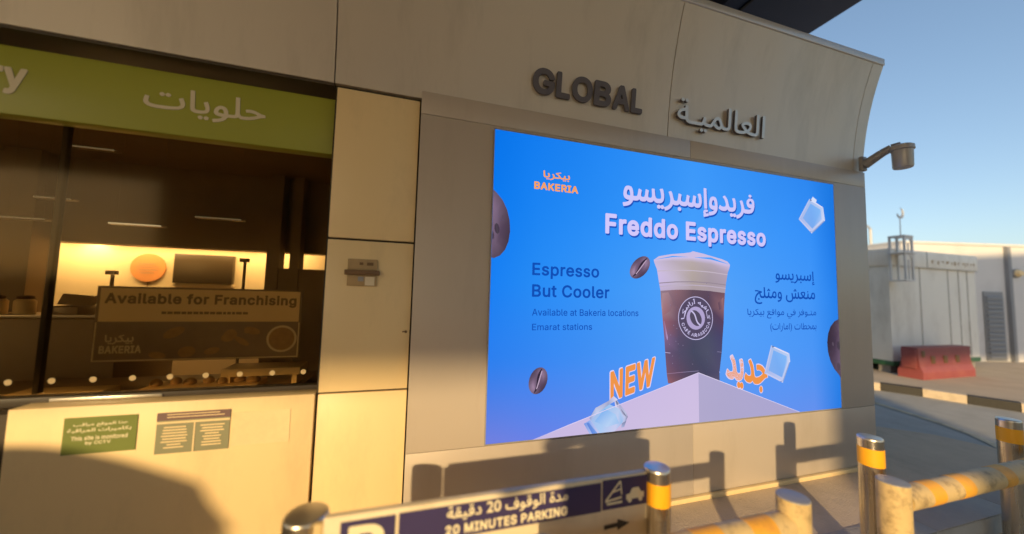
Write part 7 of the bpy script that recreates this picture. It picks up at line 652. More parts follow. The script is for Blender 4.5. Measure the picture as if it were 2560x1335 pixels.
# ------------------------------------------------------------------ materials
M = {
 'ochre_bounce_ground': mat('ochre_bounce_ground', (.62, .47, .28), .85, var=.2, scale=5, bump=.4, bscale=220, dirt=(.44, .33, .19), dirt_amt=.6, dirt_scale=.5),  # pale ochre put in to bounce warm light onto the shop front
 'forecourt': mat('worn_asphalt', (.40, .40, .385), .8, var=.25, scale=4, bump=.4, bscale=200, dirt=(.32, .28, .22), dirt_amt=.5, dirt_scale=.6),
 'paving': mat('concrete_paving', (.52, .42, .31), .8, var=.18, scale=4, bump=.4, bscale=90, dirt=(.30, .25, .19), dirt_amt=.6, dirt_scale=1.4),
 'kerbstone': mat('kerb_concrete', (.33, .31, .28), .8, var=.15, scale=8, bump=.3),
 'kerb_white': mat('kerb_white_paint', (.62, .52, .40), .7, var=.15, scale=9, bump=.3, dirt=(.3, .24, .17), dirt_amt=.7, dirt_scale=5),
 'kerb_black': mat('kerb_black_paint', (.03, .029, .028), .6, var=.3, scale=9, bump=.3),
 'line': mat('road_paint', (.60, .52, .36), .7, var=.25, scale=18, dirt=(.12, .11, .10), dirt_amt=.8, dirt_scale=7),
 'sand': mat('sandy_paving', (.50, .41, .31), .9, var=.2, scale=2, bump=.5, bscale=50, dirt=(.36, .28, .20), dirt_amt=.6, dirt_scale=.9),
 'cream': mat('cream_cladding', (.81, .62, .33), .42, wave=.15, var=.05, scale=1.3, dirt=(.58, .44, .24), dirt_amt=.5, dirt_scale=2.6, stretch=(1, 1, .35)),
 'silver': mat('silver_cladding', (.66, .60, .52), .38, metal=.35, wave=.25, var=.05, scale=1.0, dirt=(.44, .40, .34), dirt_amt=.45, dirt_scale=3.0, stretch=(1, 1, .16)),
 'surround': mat('grey_cladding', (.52, .46, .40), .40, metal=.25, wave=.2, var=.05, scale=1.1, dirt=(.40, .35, .29), dirt_amt=.4, dirt_scale=3.0, stretch=(1, 1, .2)),
 'cap': mat('light_trim', (.70, .68, .64), .35, metal=.3, var=.05),
 'joint': mat('dark_joint', (.035, .026, .018), .7),
 'dark_frame': mat('bronze_frame', (.05, .036, .022), .45, var=.15),
 'alu': mat('brushed_aluminium', (.66, .62, .54), .3, metal=.9, var=.08, scale=14, stretch=(.1, 1, 1)),
 'interior': mat('dark_interior', (.33, .25, .15), .7, var=.25, scale=2),  # base lifted to stand in for the haze over the window
 'interior_wall': mat('cream_interior_wall', (.80, .64, .36), .7, var=.05),
 'counter': mat('dark_counter', (.42, .30, .17), .35, var=.2),
 'green': mat('green_sign', (.35, .36, .04), .38, var=.06, scale=1.5),
 'sign_white': mat('cream_letters', (.68, .60, .42), .5, var=.05),
 'dark_letter': mat('dark_letters', (.115, .108, .130), .5, metal=.1, var=.1),
 'steel_letter': mat('steel_letters', (.68, .67, .65), .38, metal=.7, var=.06),
 'chrome': mat('polished_steel', (.58, .54, .48), .26, metal=1.0, var=.06, scale=20, stretch=(1, 1, .1)),
 'yellow_band': mat('yellow_reflective_band', (.90, .42, .015), .4, var=.06, scale=12),
 'pipe': mat('cream_pipe_paint', (.60, .45, .22), .5, var=.10, scale=8, bump=.15, bscale=40, dirt=(.14, .09, .05), dirt_amt=.85, dirt_scale=14),
 'pipe_yellow': mat('yellow_pipe_paint', (.80, .40, .035), .5, var=.10, scale=10, dirt=(.45, .22, .05), dirt_amt=.6, dirt_scale=9),
 'navy': mat('navy_sign_face', (.045, .036, .115), .35, var=.1, scale=6),
 'board': mat('white_sign_board', (.72, .62, .44), .45, var=.06, scale=5, dirt=(.5, .4, .26), dirt_amt=.4, dirt_scale=6),
 'letter_cream': mat('sign_lettering', (.80, .72, .50), .45, var=.05),
 'black': mat('black_plastic', (.02, .019, .018), .4),
 'pale_metal': mat('pale_painted_metal', (.75, .74, .72), .5, metal=.1, var=.1),
 'grey_metal': mat('grey_painted_metal', (.30, .30, .31), .45, metal=.2, var=.1),
 'lamp_body': mat('lamp_casing', (.46, .45, .43), .4, metal=.3, var=.1),
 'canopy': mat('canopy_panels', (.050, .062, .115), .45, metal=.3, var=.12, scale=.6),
 'canopy_bounce': mat('white_bounce_panels', (.82, .76, .64), .5, var=.05, scale=.6),  # white put in as a light bouncer on the unseen decks
 'canopy_fascia': mat('canopy_fascia', (.45, .45, .45), .4, metal=.2),
 'cabin': mat('cabin_panels', (.92, .89, .80), .55, var=.05, scale=2.5, dirt=(.55, .50, .42), dirt_amt=.5, dirt_scale=1.6, stretch=(1, 1, .35)),
 'cabin_green': mat('green_steel', (.05, .17, .085), .5, var=.15),
 'red_plastic': mat('faded_red_plastic', (.30, .075, .075), .55, var=.2, scale=6, dirt=(.36, .13, .10), dirt_amt=.6, dirt_scale=3),
 'far_wall': mat('grey_render', (.66, .65, .64), .7, var=.08, scale=1.5, dirt=(.50, .49, .48), dirt_amt=.5, dirt_scale=1.0),
 'louvre': mat('grey_louvre', (.28, .29, .31), .5, metal=.2),
 'cardboard': mat('brown_board', (.42, .29, .14), .7, var=.2, scale=20),
 'brown': mat('dark_brown', (.17, .095, .04), .6, var=.2, scale=20),
 'paper_grey': mat('printed_grey', (.23, .23, .14), .5, var=.1, scale=8),
 'paper_green': mat('printed_green', (.15, .19, .035), .5, var=.1, scale=8),
 'paper_plum': mat('printed_plum', (.15, .09, .09), .5),
 'faint': mat('glue_residue', (.74, .58, .33), .5, var=.1, scale=30),
 'banner': mat('banner_cream', (.92, .70, .36), .5, var=.06),
 'banner_dark': mat('banner_dark', (.32, .23, .14), .45, var=.2, scale=12),
 'banner_text': mat('banner_brown_text', (.30, .21, .10), .5),
 'banner_gold': mat('banner_gold_print', (.85, .66, .38), .5, var=.3, scale=20),
 'bread': mat('pastry', (.45, .28, .11), .6, var=.3, scale=30),
 'orange': mat('orange_emblem', (.72, .30, .09), .6, var=.05),
 'menu': mat('menu_screen_off', (.06, .042, .02), .3),
 'car_paint': mat('dark_car_paint', (.035, .035, .04), .25, metal=.4, coat=.6, var=.05),
 'car_glass': mat('car_window', (.012, .013, .015), .06, spec=.7),
 'rubber': mat('rubber', (.02, .02, .02), .8),
 'cloth': mat('dark_cloth', (.05, .05, .06), .9, var=.2, scale=30),
 'skin': mat('skin', (.42, .26, .18), .55),
 'stone_far': mat('glow_blocker_wall', (.30, .26, .21), .8, var=.1, scale=.4),
 'glass': glass_mat('tinted_glass', (.86, .79, .65), (.34, .27, .17), .08),
 'led_black': mat('led_cabinet', (.012, .012, .013), .6),
 'fitting': glow('canopy_light_diffuser', (1.0, .85, .6), 0.35),
 'fitting_dim': glow('dim_light_diffuser', (1.0, .78, .5), 0.09),
 'picture': screen_mat(),
}

# ------------------------------------------------------------------ the ground
def sheet(name, pts, z, m):
    o = MB().face([(x, y, z) for x, y in pts]).build(name, m); return tag(o, kind='structure')
sheet('ground', [(-100, -100), (100, -100), (100, 100), (-100, 100)], -.14, M['ochre_bounce_ground'])
sheet('road', [(-60, -40), (60, -40), (60, -.69), (-60, -.69)], -.12, M['ochre_bounce_ground'])
o = MB().box(-30, 60, -.69, 60, -.3, 0).build('forecourt', M['forecourt']); tag(o, kind='structure')
sheet('walkway', [(-8, -.69), (5.44, -.69), (5.44, -.02), (5.30, .36), (4.98, .66), (4.6, .95), (4.2, 1.6), (4.0, 6), (-8, 6)], .004, M['paving'])
o = MB()
x = -7.0
while x < 5.3:                                                     # kerb stones along the walkway edge
    o.box(x, x+.896, -.69, -.51, .002, .010, .002); x += .9
tag(o.build('kerb', M['kerbstone']), kind='structure')
MB().box(-7, 3.70, -.014, .016, .0, .034, .003).build('pavement_plinth', M['cream']).__setitem__('kind', 'structure')
wl = [(6.55, 2.6), (6.16, 1.26), (5.93, .55), (5.76, .24), (5.57, .02), (5.43, -.12), (5.2, -.4)]
for d, nm in ((0, 'road_line'),):
    b = MB()
    for (xa, ya), (xb, yb) in zip(wl, wl[1:]):
        n = Vector((yb-ya, xa-xb, 0)).normalized()*.04
        b.face([(xa+n.x, ya+n.y, .008), (xb+n.x, yb+n.y, .008), (xb-n.x, yb-n.y, .008), (xa-n.x, ya-n.y, .008)])
    tag(b.build(nm, M['line']), kind='structure')
# raised sandy pavement beyond the lane, with its black and white kerb
kb = [(5.0, 5.3), (6.0, 3.75), (6.62, 2.72), (6.93, 2.2), (7.218, 1.737), (7.441, 1.381), (7.623, .948), (7.80, .60), (8.02, .1), (8.22, -.45), (8.40, -1.0)]
sheet('pavement', [(x+.05, y) for x, y in kb] + [(60, -1), (60, 60), (5, 60)], .116, M['sand'])
def along(t):
    for i, (p, q) in enumerate(zip(kb, kb[1:])):
        L = math.dist(p, q)
        if t <= L or i == len(kb)-2: u = t/L; return Vector((p[0]+(q[0]-p[0])*u, p[1]+(q[1]-p[1])*u, 0)), (Vector((q[0], q[1], 0))-Vector((p[0], p[1], 0))).normalized()
        t -= L
tot = sum(math.dist(p, q) for p, q in zip(kb, kb[1:]))
wb, bb_ = MB(), MB()
# joints lie so that a dark block ends where the photograph shows it
start = sum(math.dist(p, q) for p, q in list(zip(kb, kb[1:]))[:4])
ts = []; t = start - 4*.9 - .03 ; k = 0
while t < tot-.5:
    L = .46 if k % 2 == 0 else .44
    ts.append((t, min(t+L, tot), k % 2)); t += L; k += 1
for t0, t1, black in ts:
    if t0 < 0: continue
    (p, d), (q, d2) = along(t0), along(t1)
    n = Vector((-d.y, d.x, 0)); n2 = Vector((-d2.y, d2.x, 0))
    if n.x < 0: n, n2 = -n, -n2
    b = bb_ if not black else wb
    g = d*.004
    b.prism([tuple(p+g), tuple(q-g), tuple(q+n2*.14-g), tuple(p+n*.14+g)], (0, 0, .122))
tag(wb.build('kerb_white_blocks', M['kerb_white'], smooth=False), kind='structure')
tag(bb_.build('kerb_black_blocks', M['kerb_black'], smooth=False), kind='structure')

# ------------------------------------------------------------------ the shop building
shop = thing('shop_building', 'single storey shop building with flared grey metal fascia, cream panels and a dark window', 'building', (0, 1, 0))
# flared fascia: section (y, z) from the lower edge outwards and up
def fy(z):
    t = (z-2.70)/1.01
    return .045 - .055*t - .137*max(0, t)**2.2
FZ = [2.70+1.01*i/16 for i in range(17)]
seams = [-8.0, -5.8, -3.4, -.969, 1.40, 3.555, 3.700]
for i, (xa, xb) in enumerate(zip(seams, seams[1:])):
    b = MB(); g = .0035
    xa2, xb2 = xa+g, xb-g if i < len(seams)-2 else xb
    ra = [b.bm.verts.new((xa2, fy(z), z)) for z in FZ]; rb = [b.bm.verts.new((xb2, fy(z), z)) for z in FZ]
    ba = [b.bm.verts.new((xa2, fy(z)+.03, z)) for z in FZ]; bb2 = [b.bm.verts.new((xb2, fy(z)+.03, z)) for z in FZ]
    for j in range(16):
        b.bm.faces.new((ra[j], rb[j], rb[j+1], ra[j+1])); b.bm.faces.new((ba[j+1], bb2[j+1], bb2[j], ba[j]))
        b.bm.faces.new((ba[j], ra[j], ra[j+1], ba[j+1])); b.bm.faces.new((rb[j], bb2[j], bb2[j+1], rb[j+1]))
    b.bm.faces.new((ra[0], ba[0], bb2[0], rb[0])); b.bm.faces.new((ra[-1], rb[-1], bb2[-1], ba[-1]))
    b.build('fascia_panel', M['silver'], shop)
MB().box(-8, 3.703, fy(3.71)-.012, fy(3.71)+.10, 3.712, 3.775, .006).build('fascia_cap', M['cap'], shop)
MB().box(-8, 3.62, .09, .5, 2.72, 3.70).build('fascia_backing', M['joint'], shop)
MB().box(-8, 3.68, .5, 6, 2.9, 3.68).build('roof', M['grey_metal'], shop)
MB().box(-8, -.97, .052, .5, 2.684, 2.716).build('soffit', M['dark_frame'], shop)
# pillar of three cream panels
MB().box(-.965, -.475, .075, .5, 0, 2.70).build('pillar_core', M['joint'], shop)
for z0, z1 in ((.055, .898), (.908, 1.773), (1.785, 2.680)):
    MB().box(-.952, -.478, .05, .074, z0, z1, .003).build('pillar_panel', M['cream'], shop)
MB().box(-2.21, -.968, .05, .16, .0, .903, .004).build('window_apron', M['cream'], shop)
# wall that carries the LED screen
MB().box(-.470, 3.672, .045, .5, 0, 2.72).build('screen_wall_core', M['joint'], shop)
for xa, xb, z0, z1 in ((-.470, 3.680, .541, 2.588), (-.470, 1.598, .0, .5375), (1.6005, 3.680, .0, .5375), (-.470, 1.598, 2.5905, 2.735), (1.6005, 3.680, 2.5905, 2.735)):
    MB().box(xa, xb, .018, .044, z0, z1, .0015).build('screen_wall_panel', M['surround'], shop)
MB().box(3.50, 3.672, .5, 6, 0, 2.9).build('side_wall', M['surround'], shop)
# window: glass, frame, mullion, dots
win = MB().box(-6.5, -.966, .200, .206, .93, 2.33).build('window_glass', M['glass'], shop)
MB().box(-6.5, -.966, .150, .215, .885, .928, .004).build('window_frame', M['dark_frame'], win)
MB().box(-2.14, -1.70, .142, .150, .905, .920, .002).build('sill_glint', M['alu'], win)  # short bright strip stands in for the glint on the sill
MB().box(-2.255, -2.232, .208, .24, .93, 2.33, .003).build('mullion', M['dark_frame'], win)
b = MB().box(-2.50, -2.214, .06, .14, .0, .88).build('door_leaf', M['dark_frame'], shop)
for k in range(9):
    xc = -2.335+.1585*k
    MB().tube((xc, .1985, .995), (xc, .1962, .995), .0145, n=18).build('glass_dot', M['banner'], win)
# inside
tag_int = []
MB().box(-7, -.6, 3.05, 3.15, 0, 2.9).build('back_wall', M['interior_wall'], shop)
MB().box(-7, -.6, .22, 3.0, 2.75, 2.80).build('shop_ceiling', M['interior'], shop)
MB().box(-7, -.6, 2.50, 2.74, 1.885, 2.75).build('bulkhead', M['interior'], shop)
MB().box(-7, -.6, .22, 3.05, .012, .02).build('shop_floor', M['interior'], shop)
MB().box(-7.1, -7, .2, 3.1, 0, 2.9).build('end_wall', M['interior'], shop)
MB().box(-.70, -.60, .51, 3.04, .03, 2.74).build('end_wall', M['interior'], shop)
# lettering on the fascia, following its curve
def on_fascia(x0, x1, z0, z1):
    def f(u, v, h):
        z = z0+(z1-z0)*v; return Vector((x0+(x1-x0)*u, fy(z)-.012-h, z))
    return f
gl = thing('shop_name_sign', 'dark raised capital letters reading GLOBAL on the grey fascia', 'sign', (.75, fy(3.0), 2.9))
word = 'GLOBAL'; xs = [.249, .425, .545, .722, .876, 1.035, 1.146]
adv = []
for i, ch in enumerate(word):
    lettering(ch, 'letter', M['dark_letter'], gl, None, 0, depth=.014, bold=.032,
              fn=on_fascia(xs[i]+.006, xs[i+1]-.008, 2.864, 3.040))
ga = thing('arabic_name_sign', 'raised steel Arabic lettering with dark returns on the grey fascia', 'sign', (1.9, fy(3.0), 2.9))
lettering('A:العالميـة', 'letter_return', M['dark_letter'], ga, None, 0, depth=.018, bold=.010, fn=on_fascia(1.455, 2.365, 2.815, 3.050))
lettering('A:العالميـة', 'letter_face', M['steel_letter'], ga, None, 0, depth=.003, bold=.006,
          fn=lambda u, v, h, f=on_fascia(1.455, 2.365, 2.815, 3.050): f(u, v, h+.0185))

# green sign above the window
gs = thing('green_shop_sign', 'long olive green sign band with cream English and Arabic lettering above the dark window', 'sign', (-3, .16, 2.29))
MB().box(-6.5, -.966, .125, .21, 2.295, 2.637, .004).build('sign_panel', M['green'], gs)
lettering('A:حلويات', 'arabic_lettering', M['sign_white'], gs, (-1.888, -1.330, 2.392, 2.553), .1235, depth=.003, bold=.012)
lettering('pastry', 'english_lettering', M['sign_white'], gs, (-2.80, -2.345, 2.392, 2.548), .1235, depth=.003, bold=.03)
# ------------------------------------------------------------------ LED screen and its picture
led = thing('led_screen', 'large bright blue LED advertising screen showing an iced coffee cup, set in the grey wall', 'screen', (1.6, .0, .557))
ZB = .557
MB().box(0, 3.2, .002, .017, ZB, ZB+2.0).build('screen_cabinet', M['led_black'], led)
TAB = [[(8,115,232),(20,125,240),(60,152,250),(45,135,240),(26,118,222)],
       [(12,122,240),(28,132,243),(68,158,252),(55,145,248),(28,120,230)],
       [(25,128,243),(40,140,245),(88,166,252),(66,150,248),(38,128,235)],
       [(45,128,240),(55,135,242),(90,163,250),(75,150,246),(42,130,232)],
       [(115,128,222),(105,130,230),(95,150,245),(100,145,238),(36,122,226)]]
US = [0, .1, .5, .9, 1]
def bg_col(u, v):
    for i in range(4):
        if u <= US[i+1]: break
    s = (u-US[i])/(US[i+1]-US[i]); r = (1-v)*4; j = min(3, int(r)); q = r-j
    sm = lambda t: t*t*(3-2*t)
    return tuple((TAB[j][i][k]*(1-s)+TAB[j][i+1][k]*s)*(1-q)+(TAB[j+1][i][k]*(1-s)+TAB[j+1][i+1][k]*s)*q for k in range(3))
b = MB(); NX, NZ = 48, 30; cols = []
vs = []
for j in range(NZ+1):
    for i in range(NX+1):
        vs.append(b.bm.verts.new((3.2*i/NX, .0, ZB+2*j/NZ))); cols.append(bg_col(i/NX, j/NZ))
for j in range(NZ):
    for i in range(NX):
        a = j*(NX+1)+i; b.bm.faces.new((vs[a], vs[a+1], vs[a+NX+2], vs[a+NX+1]))
me = bpy.data.meshes.new('picture_background'); b.bm.to_mesh(me); b.bm.free(); paint(me, cols)
link('picture_background', me, M['picture'], led, smooth=False)
MB().box(-.006, 3.206, -.001, .010, ZB+2.0, ZB+2.006).box(-.006, 0, -.001, .010, ZB, ZB+2.0).box(3.2, 3.206, -.001, .010, ZB, ZB+2.0).box(-.006, 3.206, -.001, .010, ZB-.006, ZB).build('screen_edge', M['grey_metal'], led)
names = []
for a in ART:
    if a[0] not in names: names.append(a[0])
for nm in names:
    b = MB(); cols = []; k = 0
    for n, layer, pts, col in ART:
        if n != nm: continue
        if len({(round(x, 3), round(z, 3)) for x, z in pts}) < 3: continue
        y = -.0015-.0022*layer-(k % 5)*.00005; k += 1
        b.bm.faces.new([b.bm.verts.new((x, y, ZB+z)) for x, z in pts])
        cols += [col]*len(pts) if isinstance(col[0], (int, float)) else list(col)
    bmesh.ops.triangulate(b.bm, faces=[f for f in b.bm.faces if len(f.verts) > 4])
    me = bpy.data.meshes.new(nm); b.bm.to_mesh(me); b.bm.free(); paint(me, cols)
    o = link(nm.split('.')[0], me, M['picture'], led, smooth=False)
for n, s, box, col, wt in TEXTS:
    bold = wt*.0045 if s[0] == 'A' else {1: .006, 4: .018}.get(wt, .032)
    if isinstance(box, tuple):
        bx = (box[0], box[1], box[2]+ZB, box[3]+ZB)
        if n == 'title_lettering':
            lettering(s, 'lettering_shadow', M['picture'], led, (bx[0]+.007, bx[1]+.009, bx[2]-.013, bx[3]-.011), -.0030, bold=bold, color=(28, 84, 190))
        lettering(s, n, M['picture'], led, bx, -.0042, bold=bold, color=col)
    else:
        q = [(x, z+ZB) for x, z in box]
        o1 = lettering(s+'#' if s[0] == 'A' else s, 'lettering_outline', M['picture'], led, None, -.0034, bold=.050 if s[0] != 'A' else bold+.018, quad=[(q[0][0]-.007, q[0][1]+.007), (q[1][0]+.007, q[1][1]+.007), (q[2][0]+.007, q[2][1]-.007), (q[3][0]-.007, q[3][1]-.007)], color=(226, 214, 246))
        lettering(s, n, M['picture'], led, None, -.0040, bold=bold, quad=q, color=col)
# round emblem on the cup
LX, LZ, LR = LOGO; LZ += ZB
def ring(r0, r1, y, col, name, sq=1.0):
    b = MB(); n = 64
    A = [b.bm.verts.new((LX+r0*math.cos(2*math.pi*i/n), y, LZ+r0*math.sin(2*math.pi*i/n)*sq)) for i in range(n)]
    if r1:
        B = [b.bm.verts.new((LX+r1*math.cos(2*math.pi*i/n), y, LZ+r1*math.sin(2*math.pi*i/n)*sq)) for i in range(n)]
        for i in range(n): b.bm.faces.new((A[i], A[(i+1) % n], B[(i+1) % n], B[i]))
    else: b.bm.faces.new(A)
    me = bpy.data.meshes.new(name); b.bm.to_mesh(me); b.bm.free(); paint(me, col)
    return link(name, me, M['picture'], led, smooth=False)
WH = (205, 196, 236)
ring(LR, None, -.0036, (84, 74, 100), 'emblem_disc')
ring(LR, LR*.965, -.0040, WH, 'emblem_ring')
ring(LR*.53, None, -.0040, (178, 164, 208), 'emblem_disc')
b = MB(); n = 28; P1 = []
ang = R(-52); ca, sa = math.cos(ang), math.sin(ang)
el = [(LR*.40*math.cos(2*math.pi*i/n), LR*.30*math.sin(2*math.pi*i/n)) for i in range(n)]
b.face([(LX+x*ca-z*sa, -.0044, LZ+x*sa+z*ca) for x, z in el])
me = bpy.data.meshes.new('emblem_bean'); b.bm.to_mesh(me); b.bm.free(); paint(me, (84, 76, 98)); link('emblem_bean', me, M['picture'], led, smooth=False)
b = MB()
crs = [(-.42+.84*i/10, .05*math.sin(i/10*6.28)) for i in range(11)]
b.face([(LX+LR*(x*ca-(z+.035)*sa), -.0048, LZ+LR*(x*sa+(z+.035)*ca)) for x, z in crs] + [(LX+LR*(x*ca-(z-.035)*sa), -.0048, LZ+LR*(x*sa+(z-.035)*ca)) for x, z in crs[::-1]])
bmesh.ops.triangulate(b.bm, faces=b.bm.faces[:])
me = bpy.data.meshes.new('emblem_bean'); b.bm.to_mesh(me); b.bm.free(); paint(me, WH); link('emblem_bean', me, M['picture'], led, smooth=False)
def arc(a0, a1, r0, r1):
    def f(u, v, h):
        a = R(a0+(a1-a0)*u); r = LR*(r0+(r1-r0)*v)
        return Vector((LX+r*math.cos(a), -.0044-h, LZ+r*math.sin(a)))
    return f
lettering('CAFÉ ARABICCA', 'emblem_lettering', M['picture'], led, None, 0, bold=.012, fn=arc(196, 348, .86, .66), color=WH, spacing=1.12)
lettering('A:كـافيه أرابيكـا', 'emblem_lettering', M['picture'], led, None, 0, bold=.016, fn=arc(184, -4, .60, .90), color=WH)

# ------------------------------------------------------------------ notices, fittings and the banner behind the glass
def plate(name, label, cat, x0, x1, z0, z1, m, y=.0485, t=.002):
    o = thing(name, label, cat, ((x0+x1)/2, y, z0)); MB().box(x0, x1, y-t, y, z0, z1).build('plate', m, o); return o
n1 = plate('notice_plate', 'green notice plate with pale writing on the cream panel under the window', 'notice', -2.010, -1.737, .683, .852, M['paper_green'])
for s, bx in (('A:هذا الموقع مراقب', (-1.975, -1.772, .806, .826)), ('A:بكاميرات المراقبة', (-1.995, -1.758, .780, .801)),
              ('This site is monitored', (-1.978, -1.770, .746, .766)), ('by CCTV', (-1.925, -1.832, .722, .740))):
    lettering(s, 'lettering', M['letter_cream'], n1, bx, .0458, bold=.02)
n2 = plate('notice_plate', 'grey two column notice with a plum heading strip on the cream panel', 'notice', -1.661, -1.355, .651, .850, M['paper_grey'])
MB().box(-1.661, -1.355, .0445, .0462, .812, .850).build('heading_strip', M['paper_plum'], n2)
MB().box(-1.661, -1.355, .0445, .0462, .796, .806).box(-1.508, -1.501, .0445, .0462, .651, .795).build('divider', M['faint'], n2)
b = MB(); random.seed(5)
for xa, xb in ((-1.64, -1.53), (-1.482, -1.375)):
    for k in range(8):
        z = .778-.014*k; l = (xb-xa)*random.uniform(.5, 1); xm = (xa+xb)/2
        b.box(xm-l/2, xm+l/2, .0449, .0462, z-.003, z+.003)
b.build('fine_print', M['faint'], n2)
b = MB()
for k in range(2): b.box(-1.62, -1.40+.02*k, .0437, .0446, .838-.013*k, .842-.013*k)
b.build('heading_print', M['faint'], n2)
tag(MB().box(-1.345, -1.080, .0478, .0488, .660, .832).build('notice_patch', M['faint']), 'faint bare patch left by a removed notice on the cream panel', 'patch')
wb_ = thing('wall_fitting', 'small brown wall box with a dark band across it on the cream pillar', 'wall fitting', (-.755, .049, 1.505))
MB().box(-.838, -.678, .036, .049, 1.600, 1.664, .003).build('upper_flap', M['cardboard'], wb_)
MB().box(-.852, -.664, .018, .049, 1.572, 1.600, .004).build('band', M['brown'], wb_)
MB().box(-.838, -.678, .038, .049, 1.508, 1.571, .003).build('lower_flap', M['cardboard'], wb_)
MB().box(-.780, -.750, .035, .0381, 1.535, 1.562).build('dark_mark', M['grey_metal'], wb_)
MB().box(-.742, -.690, .0355, .0381, 1.512, 1.562).build('torn_paper', M['board'], wb_)
MB().box(-.775, -.755, .0335, .0361, 1.630, 1.645).box(-.735, -.700, .0335, .0361, 1.628, 1.646).build('printed_mark', M['brown'], wb_)
tag(MB().tube((-.500, .0495, 1.242), (-.500, .044, 1.242), .008, n=12).box(-.520, -.503, .046, .0495, 1.239, 1.245).build('panel_lock', M['brown']), 'tiny dark panel lock at the right edge of the cream pillar', 'lock')

bn = thing('window_banner', 'franchising banner hanging behind the dark shop window, cream above and dark below', 'banner', (-1.58, .235, 1.07))
MB().box(-2.062, -1.106, .232, .245, 1.073, 1.472, .002).build('banner_board', M['banner_dark'], bn)
MB().box(-2.045, -1.118, .2285, .2325, 1.285, 1.462).build('upper_panel', M['banner'], bn)
MB().box(-2.056, -1.112, .2295, .2325, 1.077, 1.083).box(-2.056, -2.050, .2295, .2325, 1.083, 1.28).box(-1.118, -1.112, .2295, .2325, 1.083, 1.28).build('border', M['banner_gold'], bn)
lettering('Available for Franchising', 'lettering', M['banner_text'], bn, (-2.025, -1.135, 1.366, 1.438), .2272, bold=.03)
b = MB(); x = -1.78; random.seed(11)
while x < -1.38:
    l = random.uniform(.012, .03); b.box(x, x+l, .2265, .2286, 1.326, 1.340); x += l+.006
b.build('small_print', M['banner_text'], bn)
lettering('A:بيكريا', 'lettering', M['banner_gold'], bn, (-2.01, -1.89, 1.165, 1.215), .2305, bold=.02)
lettering('BAKERIA', 'lettering', M['banner_gold'], bn, (-2.03, -1.855, 1.118, 1.158), .2305, bold=.03)
MB().tube((-1.20, .232, 1.185), (-1.20, .2295, 1.185), .078, n=32).build('round_badge', M['banner_gold'], bn)
MB().tube((-1.20, .2294, 1.185), (-1.20, .2280, 1.185), .066, n=32).build('badge_centre', M['bread'], bn)
b = MB(); random.seed(2)
for k in range(9):
    xc, zc = random.uniform(-1.8, -1.35), random.uniform(1.10, 1.24); a, c = random.uniform(.02, .06), random.uniform(.012, .03); th = random.uniform(-.6, .6)
    b.face([(xc+a*math.cos(t)*math.cos(th)-c*math.sin(t)*math.sin(th), .2312-.0002*k, zc+a*math.cos(t)*math.sin(th)+c*math.sin(t)*math.cos(th)) for t in [i*math.pi/8 for i in range(16)]])
b.build('food_print', M['bread'], bn)

# counter, pastries, wall emblem, menu screen, pole displays inside
ct = thing('service_counter', 'dark service counter with a bright metal edge inside the shop window', 'counter', (-3.9, 1.5, .02))
MB().box(-6.5, -2.55, 1.2, 1.9, .022, 1.215, .004).build('counter_body', M['counter'], ct)
MB().box(-6.5, -2.55, 1.17, 1.2, 1.222, 1.248, .004).build('metal_edge', M['alu'], ct)
rg = thing('cash_register', 'dark cash register standing on the shop counter', 'cash register', (-2.9, 1.5, 1.216))
MB().box(-3.06, -2.855, 1.3, 1.6, 1.217, 1.30, .01).build('base', M['counter'], rg)
MB().prism([(-3.06, 1.42, 1.31), (-2.87, 1.42, 1.29), (-2.87, 1.46, 1.375), (-3.06, 1.46, 1.39)], (0, .05, 0)).build('display', M['counter'], rg)
for xc, zt, lb in ((-1.93, 1.70, 'taller thin customer display pole inside the shop window'), (-2.86, 1.55, 'shorter thin customer display pole inside the shop window')):
    p = thing('display_pole', lb, 'display pole', (xc, 1.6, 1.0), 'customer display poles')
    MB().tube((xc, 1.6, .02), (xc, 1.6, zt), .012, n=10).build('pole', M['counter'], p)
    MB().box(xc-.035, xc+.035, 1.57, 1.61, zt+.001, zt+.035, .005).build('display_head', M['counter'], p)
random.seed(21)
for k, (x, lb) in enumerate(((-3.62, 'leftmost pale jar on the shop counter'), (-3.46, 'second pale jar on the shop counter'), (-3.30, 'pale jar on the shop counter next to the cash register'))):
    j = thing('jar', lb, 'jar', (x, 1.5, 1.216), 'jars on the shop counter')
    MB().lathe((x, 1.5, 1.217), [(.045, 0), (.055, .01), (.055, .11), (.04, .125)], n=18).build('jar_body', M['banner'], j)
    MB().lathe((x, 1.5, 1.343), [(.042, 0), (.044, .02), (.02, .026)], n=18).build('lid', M['brown'], j)
em = thing('wall_emblem', 'round orange emblem on the bright back wall of the shop', 'emblem', (-3.43, 3.04, 1.5))
MB().tube((-3.435, 3.045, 1.665), (-3.435, 3.025, 1.665), .166, n=40).build('disc', M['orange'], em)
MB().tube((-3.435, 3.045, 1.50), (-3.435, 3.045, 1.2), .004, n=6).build('cord', M['brown'], em)
b = MB()
for k, (a, c) in enumerate(((-.09, .07), (-.11, .10), (-.10, .10), (-.07, .06))): b.box(-3.435+a, -3.435+c, 3.021, 3.0245, 1.70-.034*k, 1.712-.034*k)
b.build('emblem_print', M['cardboard'], em)
tv = thing('menu_screen', 'dark blank menu screen on the bright back wall of the shop', 'screen', (-2.86, 3.0, 1.5))
MB().box(-3.17, -2.575, 2.98, 3.045, 1.494, 1.845, .004).build('panel', M['menu'], tv)
MB().box(-3.18, -2.565, 3.0, 3.048, 1.455, 1.492, .003).build('lower_shelf', M['interior_wall'], tv)
